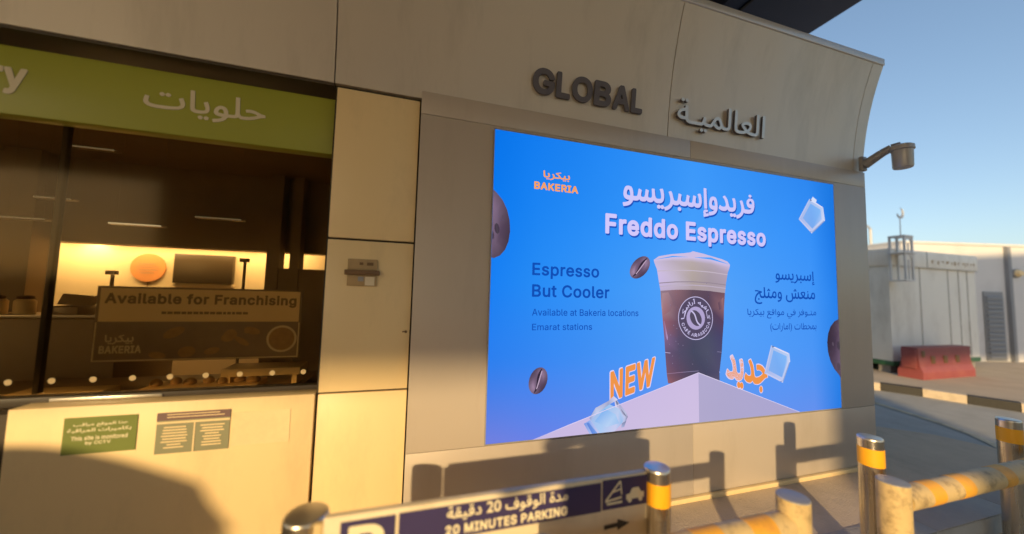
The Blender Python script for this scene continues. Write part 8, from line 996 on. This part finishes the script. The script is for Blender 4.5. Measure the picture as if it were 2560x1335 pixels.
for x0, x1, lb in ((-4.185, -3.925, 'dark tall shelving left of the bright shop wall'), (-2.000, -1.880, 'dark upright by the right end of the bright shop wall'), (-1.775, -1.680, 'dark upright nearest the cream pillar inside the shop')):
    s_ = thing('shelf_unit', lb, 'shelving', ((x0+x1)/2, 2.4, .02), 'dark shelving inside the shop')
    MB().box(x0, x1, 2.30, 2.49, .022, 2.74).build('upright', M['interior'], s_)
    if x0 < -3: 
        for z in (1.66, 1.22): MB().box(-6, x0-.002, 2.31, 2.48, z-.24, z).build('shelf', M['interior'], s_)
    else:
        z = 1.688
        MB().box(x1+.002, (-1.777 if x1 < -1.8 else -.72), 2.31, 2.48, .03, z).build('cabinet', M['interior'], s_)
pc = thing('pastry_counter', 'low pastry counter with trays of bread behind the shop glass', 'display counter', (-1.9, .6, .02))
MB().box(-3.4, -1.15, .45, 1.0, .022, .83).build('counter_body', M['counter'], pc)
MB().box(-2.55, -2.14, .46, .60, .832, .872, .005).build('tray', M['banner'], pc)
MB().box(-2.0, -1.40, .46, .70, .832, .862, .005).build('tray', M['banner'], pc)
MB().box(-1.62, -1.17, .55, .75, .902, .952, .005).box(-1.60, -1.57, .56, .74, .832, .901).box(-1.22, -1.19, .56, .74, .832, .901).build('tray_stand', M['banner'], pc)
random.seed(4)
for k in range(7):
    x = -1.95+.085*k; r = random.uniform(.022, .034)
    MB().lathe((x, .56+.03*(k % 2), .863), [(.012, 0), (r*1.2, .006), (r*1.25, .02), (r*.9, .035), (.004, .044)], n=14).build('bread_roll', M['bread'], pc)
b = MB()
for k in range(4): b.lathe((-1.97+.06*k, .64, .93), [(.01, 0), (.03, .008), (.03, .03), (.004, .045)], n=12)
# wall washer above the back wall: its glow is seen at the top of the wall
ww = thing('wall_washer', 'warm lamp glowing at the top of the bright back wall in the shop', 'lamp', (-4.0, 2.9, 1.99))
MB().box(-4.3, -2.2, 2.86, 2.93, 1.985, 2.02).build('lamp_housing', M['interior'], ww)
la = bpy.data.lights.new('lamp_light', 'AREA'); la.shape = 'RECTANGLE'; la.size = 3.0; la.size_y = .06; la.energy = 20; la.color = (1, .76, .47)
lo = bpy.data.objects.new('lamp_light', la); COL.objects.link(lo); lo.location = (-3.2, 2.78, 2.02); lo.rotation_euler = (R(30), 0, 0); lo.parent = ww; lo.matrix_parent_inverse = ww.matrix_basis.inverted()
lb_ = bpy.data.lights.new('spot_light', 'SPOT'); lb_.energy = 13; lb_.spot_size = R(110); lb_.spot_blend = 1; lb_.color = (1, .88, .55); lb_.shadow_soft_size = .03
lo = bpy.data.objects.new('spot_light', lb_); COL.objects.link(lo); lo.location = (-3.93, 2.93, 2.05); lo.rotation_euler = (R(14), 0, 0); lo.parent = ww; lo.matrix_parent_inverse = ww.matrix_basis.inverted()
for (x0, z, x1, m, lb) in ((-2.849, 1.960, -2.488, 'fitting', 'brightest slim hanging light in the dark upper part of the shop window'), (-2.279, 2.060, -1.925, 'fitting_dim', 'dim slim hanging light in the shop window nearest the cream pillar'),
                           (-3.122, 2.560, -2.842, 'fitting_dim', 'dim slim hanging light close under the green sign'), (-3.312, 2.128, -3.074, 'fitting_dim', 'dim slim hanging light at the left of the shop window, upper of two'),
                           (-3.500, 1.955, -3.214, 'fitting_dim', 'dim slim hanging light at the left of the shop window, lower of two')):
    st = thing('hanging_light', lb, 'hanging light', ((x0+x1)/2, 1.5, z), 'slim hanging lights in the shop')
    MB().box(x0, x1, 1.47, 1.53, z, z+.014, .003).build('housing', M['counter'], st)
    MB().box(x0+.01, x1-.01, 1.462, 1.4695, z+.001, z+.013).build('diffuser', M[m], st)
    for xw in (x0+.04, x1-.04): MB().tube((xw, 1.5, z+.015), (xw, 1.5, 2.748), .0012, n=6).build('wire', M['interior'], st)
# ------------------------------------------------------------------ wall lamp
wl_ = thing('wall_lamp', 'grey cylindrical wall lamp on a curved arm at the right corner of the facade', 'lamp', (3.62, .02, 2.80))
MB().box(3.585, 3.655, -.022, .0175, 2.735, 2.875, .012).build('mount_plate', M['grey_metal'], wl_)
arm = [(3.62, -.015, 2.79), (3.635, -.075, 2.83), (3.652, -.13, 2.868), (3.67, -.19, 2.898), (3.688, -.245, 2.905)]
b = MB()
for i, (p, q) in enumerate(zip(arm, arm[1:])): b.tube(p, q, (.042-.003*i), (.039-.003*i), n=16)
b.build('arm', M['grey_metal'], wl_)
hc = (3.690, -.250, 0)
MB().lathe((hc[0], hc[1], 2.855), [(.02, .052), (.060, .047), (.078, .035), (.080, .0), (.072, -.004)][::-1], n=32).build('lamp_cap', M['lamp_body'], wl_)
MB().lathe((hc[0], hc[1], 2.690), [(.045, 0), (.062, .003), (.067, .014), (.070, .160)], n=32).build('lamp_shade', M['lamp_body'], wl_)

# ------------------------------------------------------------------ steel bollards
def bollard(x, y, top, r, label, z0=-.12):
    t = thing('steel_bollard', label, 'bollard', (x, y, z0), 'polished steel bollards along the kerb')
    MB().tube((x, y, z0), (x, y, top-.012), r, n=36).build('post', M['chrome'], t)
    MB().lathe((x, y, top-.012), [(r, 0), (r*.985, .006), (r*.93, .010), (r*.80, .012)], n=36).build('cap', M['alu'], t)
    MB().tube((x, y, top-.153), (x, y, top-.058), r+.0012, n=36).build('yellow_band', M['yellow_band'], t)
    MB().lathe((x, y, z0), [(r+.035, 0), (r+.035, .008), (r+.006, .014)], n=28).build('base_flange', M['chrome'], t)
    return t
bollard(-.815, -.70, .690, .074, 'thick steel bollard at the lower left edge of the parking sign')
bollard(.604, -.80, .735, .056, 'steel bollard with a yellow band covering the right end of the parking sign')
bollard(2.052, -.80, .733, .056, 'steel bollard with a yellow band in front of the right end of the screen wall')
bollard(3.49, -.80, .720, .056, 'steel bollard standing in shade behind the striped rail at far right')

# ------------------------------------------------------------------ striped pipe barriers
def barrier(px, rail_to, top, label, side, yb=-1.0, zr=.525, r=.062):
    t = thing('pipe_barrier', label, 'barrier', (px, yb, -.12), 'cream and yellow pipe barriers')
    MB().tube((px, yb, -.12), (px, yb, top), r, n=32).build('post', M['pipe'], t)
    MB().lathe((px, yb, top), [(r, 0), (r*.96, .004), (r*.9, .005)], n=32).build('post_cap', M['grey_metal'], t)
    ex = rail_to
    MB().tube((ex, yb, -.12), (ex, yb, top), r, n=32).build('post', M['pipe'], t)
    MB().lathe((ex, yb, top), [(r, 0), (r*.96, .004), (r*.9, .005)], n=32).build('post_cap', M['grey_metal'], t)
    a, b = (px, ex) if px < ex else (ex, px)
    rail = MB().tube((a+r*.8, yb, zr), (b-r*.8, yb, zr), .055, n=28).build('rail', M['pipe'], t)
    return t, rail
def bands(rail, spans, zr=.525, yb=-1.0):
    for xa, xb in spans: MB().tube((xa, yb, zr), (xb, yb, zr), .0562, n=28).build('yellow_stripe', M['pipe_yellow'], rail)
t, rl = barrier(1.150, -.02, .635, 'striped pipe barrier in front of the parking sign at the bottom edge', -1)
bands(rl, ((.87, 1.0), (.60, .73), (.33, .46), (.10, .22)))
t, rl = barrier(1.830, 4.6, .615, 'striped pipe barrier running to the right behind the tall steel bollard', 1)
bands(rl, ((2.04, 2.14), (2.30, 2.40), (2.70, 2.80), (3.05, 3.16), (3.45, 3.56), (3.9, 4.0)))
# ------------------------------------------------------------------ parking sign between the first two bollards
ps = thing('parking_sign', 'long navy and cream parking sign board with lettering fixed between two bollards', 'sign', (-.1, -.79, .30))
SY = -.800
MB().box(-.742, .552, SY, SY+.03, .30, .716, .004).build('board', M['board'], ps)
MB().box(-.688, -.510, SY-.0035, SY-.0005, .52, .697).build('blue_square', M['navy'], ps)
lettering('P', 'letter', M['letter_cream'], ps, (-.662, -.545, .545, .680), SY-.0042, bold=.06)
MB().box(-.498, .318, SY-.0035, SY-.0005, .583, .699).build('blue_panel', M['navy'], ps)
MB().box(.327, .548, SY-.0035, SY-.0005, .586, .706).build('pictogram_panel', M['navy'], ps)
lettering('A:مدة الوقوف 20 دقيقة', 'lettering', M['letter_cream'], ps, (-.328, .165, .640, .697), SY-.0042, bold=.018)
lettering('20 MINUTES PARKING', 'lettering', M['letter_cream'], ps, (-.332, .162, .594, .630), SY-.0042, bold=.03)
yy = SY-.0045
b = MB()                                                            # tow truck sign: crane jib, hook and a car
def bar(p, q, w_):
    d = Vector((q[0]-p[0], 0, q[1]-p[1])).normalized(); n = Vector((-d.z, 0, d.x))*w_
    b.face([(p[0]+n.x, yy, p[1]+n.z), (q[0]+n.x, yy, q[1]+n.z), (q[0]-n.x, yy, q[1]-n.z), (p[0]-n.x, yy, p[1]-n.z)])
bar((.340, .622), (.412, .697), .004); yy -= .0003; bar((.412, .697), (.418, .640), .003); yy -= .0003
bar((.338, .620), (.418, .630), .004); yy -= .0003; bar((.372, .655), (.418, .665), .003); yy -= .0003
b.face([(.440, yy, .615), (.530, yy, .617), (.530, yy, .640), (.515, yy, .642), (.503, yy, .662), (.470, yy, .661), (.458, yy, .640), (.440, yy, .637)]); yy -= .0003
b.face([(.345, yy, .605), (.420, yy, .607), (.420, yy, .616), (.345, yy, .614)])
b.build('pictogram', M['letter_cream'], ps)
b = MB()
for xc in (.458, .512): b.tube((xc, SY-.0040, .612), (xc, SY-.0062, .612), .010, n=16)
b.build('pictogram_wheel', M['letter_cream'], ps)
b = MB(); yy = SY-.0015
b.face([(.335, yy, .505), (.40, yy, .508), (.40, yy, .494), (.46, yy, .517), (.40, yy, .540), (.40, yy, .526), (.335, yy, .523)])
bmesh.ops.triangulate(b.bm, faces=b.bm.faces[:]); b.build('arrow', M['black'], ps)
for z in (.36, .60): MB().box(.553, .600, SY-.02, SY+.028, z, z+.06, .006).build('bracket', M['pipe'], ps)
MB().box(-.772, -.743, SY+.002, SY+.024, .30, .700, .004).build('bracket', M['pipe'], ps)

# ------------------------------------------------------------------ prayer cabin, minaret, red barrier and grey building on the right
cb = thing('prefab_cabin', 'pale prefabricated cabin with a parapet band and green base frame', 'cabin', (10.0, 3.5, .116))
MB().box(8.58, 11.54, 2.26, 5.4, .345, 2.20).build('cabin_wall', M['cabin'], cb)
MB().box(8.55, 11.57, 2.22, 5.43, 2.205, 2.545, .01).build('parapet', M['cabin'], cb)
MB().box(8.57, 11.55, 2.25, 5.41, .255, .343, .004).build('base_frame', M['cabin_green'], cb)
for x in (8.72, 9.6, 10.5, 11.4):
    for y in (2.4, 5.0): MB().box(x-.1, x+.1, y-.08, y+.1, .117, .253).build('support_block', M['kerbstone'], cb)
for x in (9.55, 10.52, 10.9, 11.22): MB().box(x-.006, x+.006, 2.252, 2.2595, .35, 2.2).build('panel_seam', M['kerbstone'], cb)
for y in (3.3, 4.3): MB().box(8.572, 8.5795, y-.006, y+.006, .35, 2.2).build('panel_seam', M['kerbstone'], cb)
MB().box(9.735, 9.745, 2.212, 2.2195, 2.21, 2.54).box(8.56, 11.56, 2.214, 2.2195, 2.206, 2.214).build('parapet_seam', M['grey_metal'], cb)
random.seed(9)
b = MB()
for k in range(16): 
    x = 9.9+.1*k+random.uniform(-.03, .03); b.box(x, x+random.uniform(.02, .06), 2.2145, 2.2195, 2.33+random.uniform(-.03, .05)-.03*k/16, 2.36+random.uniform(0, .02))
b.build('rust_mark', M['cardboard'], cb)
mn = thing('minaret_model', 'small openwork metal minaret with a crescent finial on the cabin corner', 'minaret', (8.72, 2.1, 1.9))
mx, my = 8.64, 2.10
b = MB()
for dx in (-.115, .115):
    for dy in (-.11, .10): b.box(mx+dx-.016, mx+dx+.016, my+dy-.016, my+dy+.016, 1.92, 2.74)
b.build('corner_post', M['pale_metal'], mn)
MB().box(mx-.18, mx+.18, my-.15, my+.115, 2.42, 2.445, .005).build('balcony', M['pale_metal'], mn)
MB().box(mx-.14, mx+.14, my-.13, my+.115, 2.741, 2.775, .005).build('top_slab', M['pale_metal'], mn)
MB().box(mx-.14, mx+.14, my-.13, my+.115, 1.895, 1.918, .005).build('bottom_slab', M['pale_metal'], mn)
for zb, zt in ((2.60, 2.74), (2.28, 2.41)):                       # arch heads between the posts
    b = MB()
    arcp = [(mx-.098+.196*(.5-.5*math.cos(math.pi*i/10)), zb+(zt-zb)*.75*math.sin(math.pi*i/10)) for i in range(11)]
    b.prism([(x, my-.12, z) for x, z in arcp]+[(mx+.098, my-.12, zt-.001), (mx-.098, my-.12, zt-.001)], (0, .02, 0))
    b.build('arch', M['pale_metal'], mn, smooth=False)
MB().box(mx-.012, mx+.012, my-.117, my-.10, 1.92, 2.30).box(mx-.012, mx+.012, my-.117, my-.10, 2.446, 2.62).build('mullion', M['pale_metal'], mn)
MB().tube((mx+.03, my, 2.776), (mx+.03, my, 3.12), .010, .007, n=10).build('finial_rod', M['pale_metal'], mn)
n = 18; out = []; inn = []
for i in range(n+1):
    a = R(-150+220*i/n) ; out.append((mx+.05+.105*math.cos(a), 3.225+.105*math.sin(a)))
    inn.append((mx+.05-.03*math.cos(R(-40))+.085*math.cos(a), 3.225+.03+.085*math.sin(a)))
b = MB()
for i in range(n):
    b.prism([(out[i][0], my-.008, out[i][1]), (out[i+1][0], my-.008, out[i+1][1]), (inn[i+1][0], my-.008, inn[i+1][1]), (inn[i][0], my-.008, inn[i][1])], (0, .016, 0))
b.build('crescent', M['pale_metal'], mn)
sl = thing('street_lamp', 'small distant lamp head on a thin pole beside the minaret', 'street lamp', (17.5, 7.1, 0))
MB().tube((17.5, 7.1, .1), (17.5, 7.1, 4.45), .06, .045, n=12).build('pole', M['lamp_body'], sl)
MB().path([(17.5, 7.1, 4.42), (17.35, 7.1, 4.52), (17.1, 7.1, 4.55)], .04, n=10).build('arm', M['lamp_body'], sl)
MB().box(16.62, 17.12, 7.0, 7.2, 4.50, 4.60, .03).build('lamp_head', M['lamp_body'], sl)
rb_ = thing('plastic_barrier', 'faded red plastic road barrier with three slots in front of the cabin', 'road barrier', (9.3, 1.9, .116))
yb0 = 2.03
prof = [(-.17, .117), (-.17, .24), (-.13, .34), (-.115, .48), (-.11, .67), (.11, .67), (.115, .48), (.13, .34), (.17, .24), (.17, .117)]
MB().prism([(8.38, yb0-.1+y, z) for y, z in prof], (1.62, 0, 0)).build('body', M['red_plastic'], rb_, smooth=False)
MB().box(8.34, 8.379, yb0-.2, yb0, .30, .64, .01).build('coupling_lug', M['red_plastic'], rb_)
MB().box(10.001, 10.09, yb0-.19, yb0-.01, .52, .67, .01).build('coupling_lug', M['red_plastic'], rb_)
for x in (8.80, 9.18, 9.56): MB().box(x-.06, x+.06, yb0-.232, yb0-.16, .38, .52, .01).build('slot', M['brown'], rb_)
MB().box(8.48, 8.58, yb0-.222, yb0-.16, .50, .62, .01).build('slot', M['brown'], rb_)
gb = thing('grey_building', 'low grey rendered building behind the cabin at far right', 'building', (14, 3, .116))
# front wall runs slightly towards the viewer to the right
wd = Vector((.970, -.243, 0)); wn = Vector((-.243, -.970, 0)); W0 = Vector((11.0, 3.18, 0))
def wp(s, out, z): p = W0+wd*s+wn*out; return (p.x, p.y, z)
def wbox(b, s0, s1, o0, o1, z0, z1):
    return b.prism([wp(s0, o0, z0), wp(s1, o0, z0), wp(s1, o1, z0), wp(s0, o1, z0)], (0, 0, z1-z0))
wbox(MB(), 0, 9, -6, 0, .117, 2.93).build('wall', M['far_wall'], gb, smooth=False)
wbox(MB(), -.02, 9.02, -6.02, .03, 2.932, 2.985).build('coping', M['far_wall'], gb, smooth=False)
dr = wbox(MB(), 2.03, 2.53, .002, .03, .14, 1.80).build('louvre_door', M['louvre'], gb, smooth=False)
b = MB()
for k in range(14): 
    z = .22+.11*k
    b.prism([wp(2.07, .032, z), wp(2.49, .032, z), wp(2.49, .06, z-.03), wp(2.07, .06, z-.03)], (0, 0, .05))
b.build('slat', M['louvre'], dr, smooth=False)
wbox(MB(), 2.66, 2.74, .002, .08, .117, 2.92).build('downpipe', M['louvre'], gb, smooth=False)
l2 = thing('bulkhead_lamp', 'small yellowish bulkhead lamp on the grey building wall', 'lamp', wp(2.93, 0, 2.2))
p = Vector(wp(2.93, .0, 2.27))
MB().tube(p+wn*.002, p+wn*.05, .11, n=20).build('base', M['louvre'], l2)
MB().tube(p+wn*.051, p+wn*.12, .09, .06, n=20).build('globe', M['banner'], l2)
# ------------------------------------------------------------------ behind the photographer, partly added: it shades the front and shows in the glass
cp = thing('station_canopy', 'large flat fuel station canopy, dark near the shop, whitened out of view to bounce light', 'canopy', (-4, -5, 4.8))
CX = 4.15; CY = -11.7
MB().box(-16, CX, CY, -.9, 4.80, 5.5).build('canopy_deck', M['canopy_bounce'], cp)  # unseen underside made white to bounce fill light onto the front
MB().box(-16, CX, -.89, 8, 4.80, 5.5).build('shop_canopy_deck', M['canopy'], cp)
MB().box(CX+.01, 8.8, CY, -6.0, 4.80, 5.5).build('canopy_shade_wing', M['canopy_bounce'], cp)  # unseen wing added to shade the grey building
b = MB()
x = -15.0
while x < CX-.5: b.box(x, x+.03, CY+.1, 7.9, 4.785, 4.7995); x += 1.2
b.build('panel_joint', M['joint'], cp)
b = MB()
for x in (2.6, -1.0, -4.6, -8.2, -11.8):
    b.box(x, x+.12, CY+1.9, 7.9, 4.62, 4.784)
b.build('rib', M['canopy'], cp)
for x in (1.2, -2.8, -6.4, -10.0):
    for y in (1.6, -3.0, -7.0):
        f = MB().box(x-.35, x+.35, y-.06, y+.06, 4.74, 4.784, .01).build('light_fitting', M['grey_metal'], cp)
        MB().box(x-.33, x+.33, y-.045, y+.045, 4.735, 4.7395).build('diffuser', M['fitting'], f)
b = MB().tube((2.0, .9, 4.60), (1.5, 4.5, 4.60), .09, n=14).tube((2.35, .7, 4.66), (2.2, 5, 4.66), .05, n=12)
b.build('service_pipe', M['lamp_body'], cp)
MB().box(-2.97, -1.85, -11.5, -9.2, -.14, 4.61, .03).build('canopy_column', M['canopy_fascia'], cp)
MB().box(-13.2, -12.6, -7.0, -6.4, -.14, 4.61, .03).build('canopy_column', M['canopy_fascia'], cp)
fb = thing('glow_blocker', 'unseen long block added across the road behind the viewer to screen sky glow', 'building', (-10, -38, -.14))  # unseen block, added and stepped in height to hold back sky glow
MB().box(-90, -22, -44, -36, -.14, 2.2).build('wall', M['stone_far'], fb)
MB().box(-21.99, 4, -44, -36, -.14, 11.2).build('wall', M['stone_far'], fb)
b = MB()
for x in range(-20, 2, 4):
    for z in (1.2, 5.0): b.box(x, x+2.2, -35.99, -35.95, z, z+1.8)
b.build('window', M['car_glass'], fb)

car = thing('parked_car', 'dark hatchback parked on the left behind the viewer', 'car', (-5.5, -3.05, -.12))
def section(pts, y0, y1, inset):
    b = MB(); A = [b.bm.verts.new((x, y0, z)) for x, z in pts]; B = [b.bm.verts.new((x, y1, z)) for x, z in pts]
    n = len(pts)
    b.bm.faces.new(A[::-1]); b.bm.faces.new(B)
    for i in range(n): b.bm.faces.new((A[i], A[(i+1) % n], B[(i+1) % n], B[i]))
    return b
body = [(-3.42, .18), (-3.30, .45), (-3.34, .92), (-3.50, 1.02), (-6.3, 1.02), (-7.35, .86), (-7.50, .60), (-7.45, .18)]
bb3 = section(body, -3.85, -1.98, 0)
bmesh.ops.bevel(bb3.bm, geom=bb3.bm.edges[:], offset=.06, segments=3, profile=.5, affect='EDGES')
bb3.build('body', M['car_paint'], car)
b = MB()                                                            # greenhouse narrows to the roof
lo_ = [(-3.46, 1.0), (-6.25, 1.0)]; hi_ = [(-3.70, 1.40), (-5.35, 1.40)]
q = []
for (x, z), ys in ((lo_[0], (-3.78, -2.05)), (lo_[1], (-3.78, -2.05)), (hi_[1], (-3.52, -2.20)), (hi_[0], (-3.52, -2.20))):
    q.append([b.bm.verts.new((x, y, z)) for y in ys])
for i in range(4):
    j = (i+1) % 4; b.bm.faces.new((q[i][0], q[j][0], q[j][1], q[i][1]))
b.bm.faces.new([v[0] for v in q]); b.bm.faces.new([v[1] for v in q[::-1]])
bmesh.ops.bevel(b.bm, geom=b.bm.edges[:], offset=.05, segments=3, profile=.5, affect='EDGES')
b.build('greenhouse', M['car_glass'], car)
rp = [(-2.12, 1.395), (-2.18, 1.47), (-2.33, 1.508), (-2.49, 1.538), (-2.66, 1.556), (-2.83, 1.568), (-3.0, 1.572), (-3.22, 1.575), (-3.28, 1.574), (-3.31, 1.545), (-3.34, 1.510), (-3.45, 1.44), (-3.53, 1.395)]
MB().prism([(-3.66, y, z) for y, z in rp], (-1.7, 0, 0)).build('roof', M['car_paint'], car, smooth=False)
for x in (-4.15, -6.75):
    for y in (-3.86, -2.15):
        wh = MB().tube((x, y, .20), (x, y+.18, .20), .32, n=28).build('wheel', M['rubber'], car)
        MB().tube((x, y-.004, .20), (x, y+.184, .20), .20, n=24).build('rim', M['alu'], wh)
for y in (-3.75, -2.3): MB().box(-3.33, -3.28, y, y+.2, .70, .88, .01).build('tail_light', M['red_plastic'], car)
MB().box(-6.2, -3.5, -1.978, -1.962, .985, 1.005).build('window_trim', M['alu'], car)

# the person who takes the picture: stands behind the phone, throws the shadow beside the sign
pr = thing('person', 'person in dark clothes standing behind the viewer with both forearms raised', 'person', (-.78, -2.70, -.12))
def skin(name, nodes, edges, m, parent, levels=2):
    me = bpy.data.meshes.new(name); me.from_pydata([n[:3] for n in nodes], edges, [])
    o = bpy.data.objects.new(name, me); COL.objects.link(o)
    s = o.modifiers.new('skin', 'SKIN'); s.use_smooth_shade = True
    for v, n in zip(me.skin_vertices[0].data, nodes): v.radius = (n[3], n[3])
    me.skin_vertices[0].data[0].use_root = True
    u = o.modifiers.new('sub', 'SUBSURF'); u.levels = levels; u.render_levels = levels
    bpy.context.view_layer.update()
    me2 = bpy.data.meshes.new_from_object(o.evaluated_get(bpy.context.evaluated_depsgraph_get()))
    bpy.data.objects.remove(o)
    return link(name, me2, m, parent)
X0, Y0 = -.90, -2.70
nodes = [(X0, Y0, .86, .15), (X0, Y0, 1.10, .15), (X0, Y0+.01, 1.38, .16), (X0, Y0+.02, 1.48, .07), (X0+.01, Y0+.05, 1.53, .055),
         (X0+.02, Y0+.07, 1.61, .085), (X0+.02, Y0+.08, 1.69, .085),
         (X0-.18, Y0+.02, 1.43, .07), (X0-.40, Y0+.12, 1.31, .055), (X0-.04, Y0+.38, 1.43, .035), (X0+.02, Y0+.42, 1.46, .03),
         (X0+.17, Y0+.02, 1.43, .07), (X0+.19, Y0+.12, 1.22, .055), (X0+.20, Y0+.36, 1.42, .035), (X0+.19, Y0+.42, 1.46, .03),
         (X0-.09, Y0, .76, .095), (X0-.10, Y0+.02, .36, .065), (X0-.10, Y0-.01, -.06, .045), (X0-.11, Y0+.14, -.085, .035),
         (X0+.09, Y0, .76, .095), (X0+.10, Y0+.02, .36, .065), (X0+.10, Y0-.01, -.06, .045), (X0+.11, Y0+.14, -.085, .035)]
edges = [(0, 1), (1, 2), (2, 3), (3, 4), (4, 5), (5, 6), (2, 7), (7, 8), (8, 9), (9, 10), (2, 11), (11, 12), (12, 13), (13, 14), (0, 15), (15, 16), (16, 17), (17, 18), (0, 19), (19, 20), (20, 21), (21, 22)]
skin('body', nodes, edges, M['cloth'], pr)
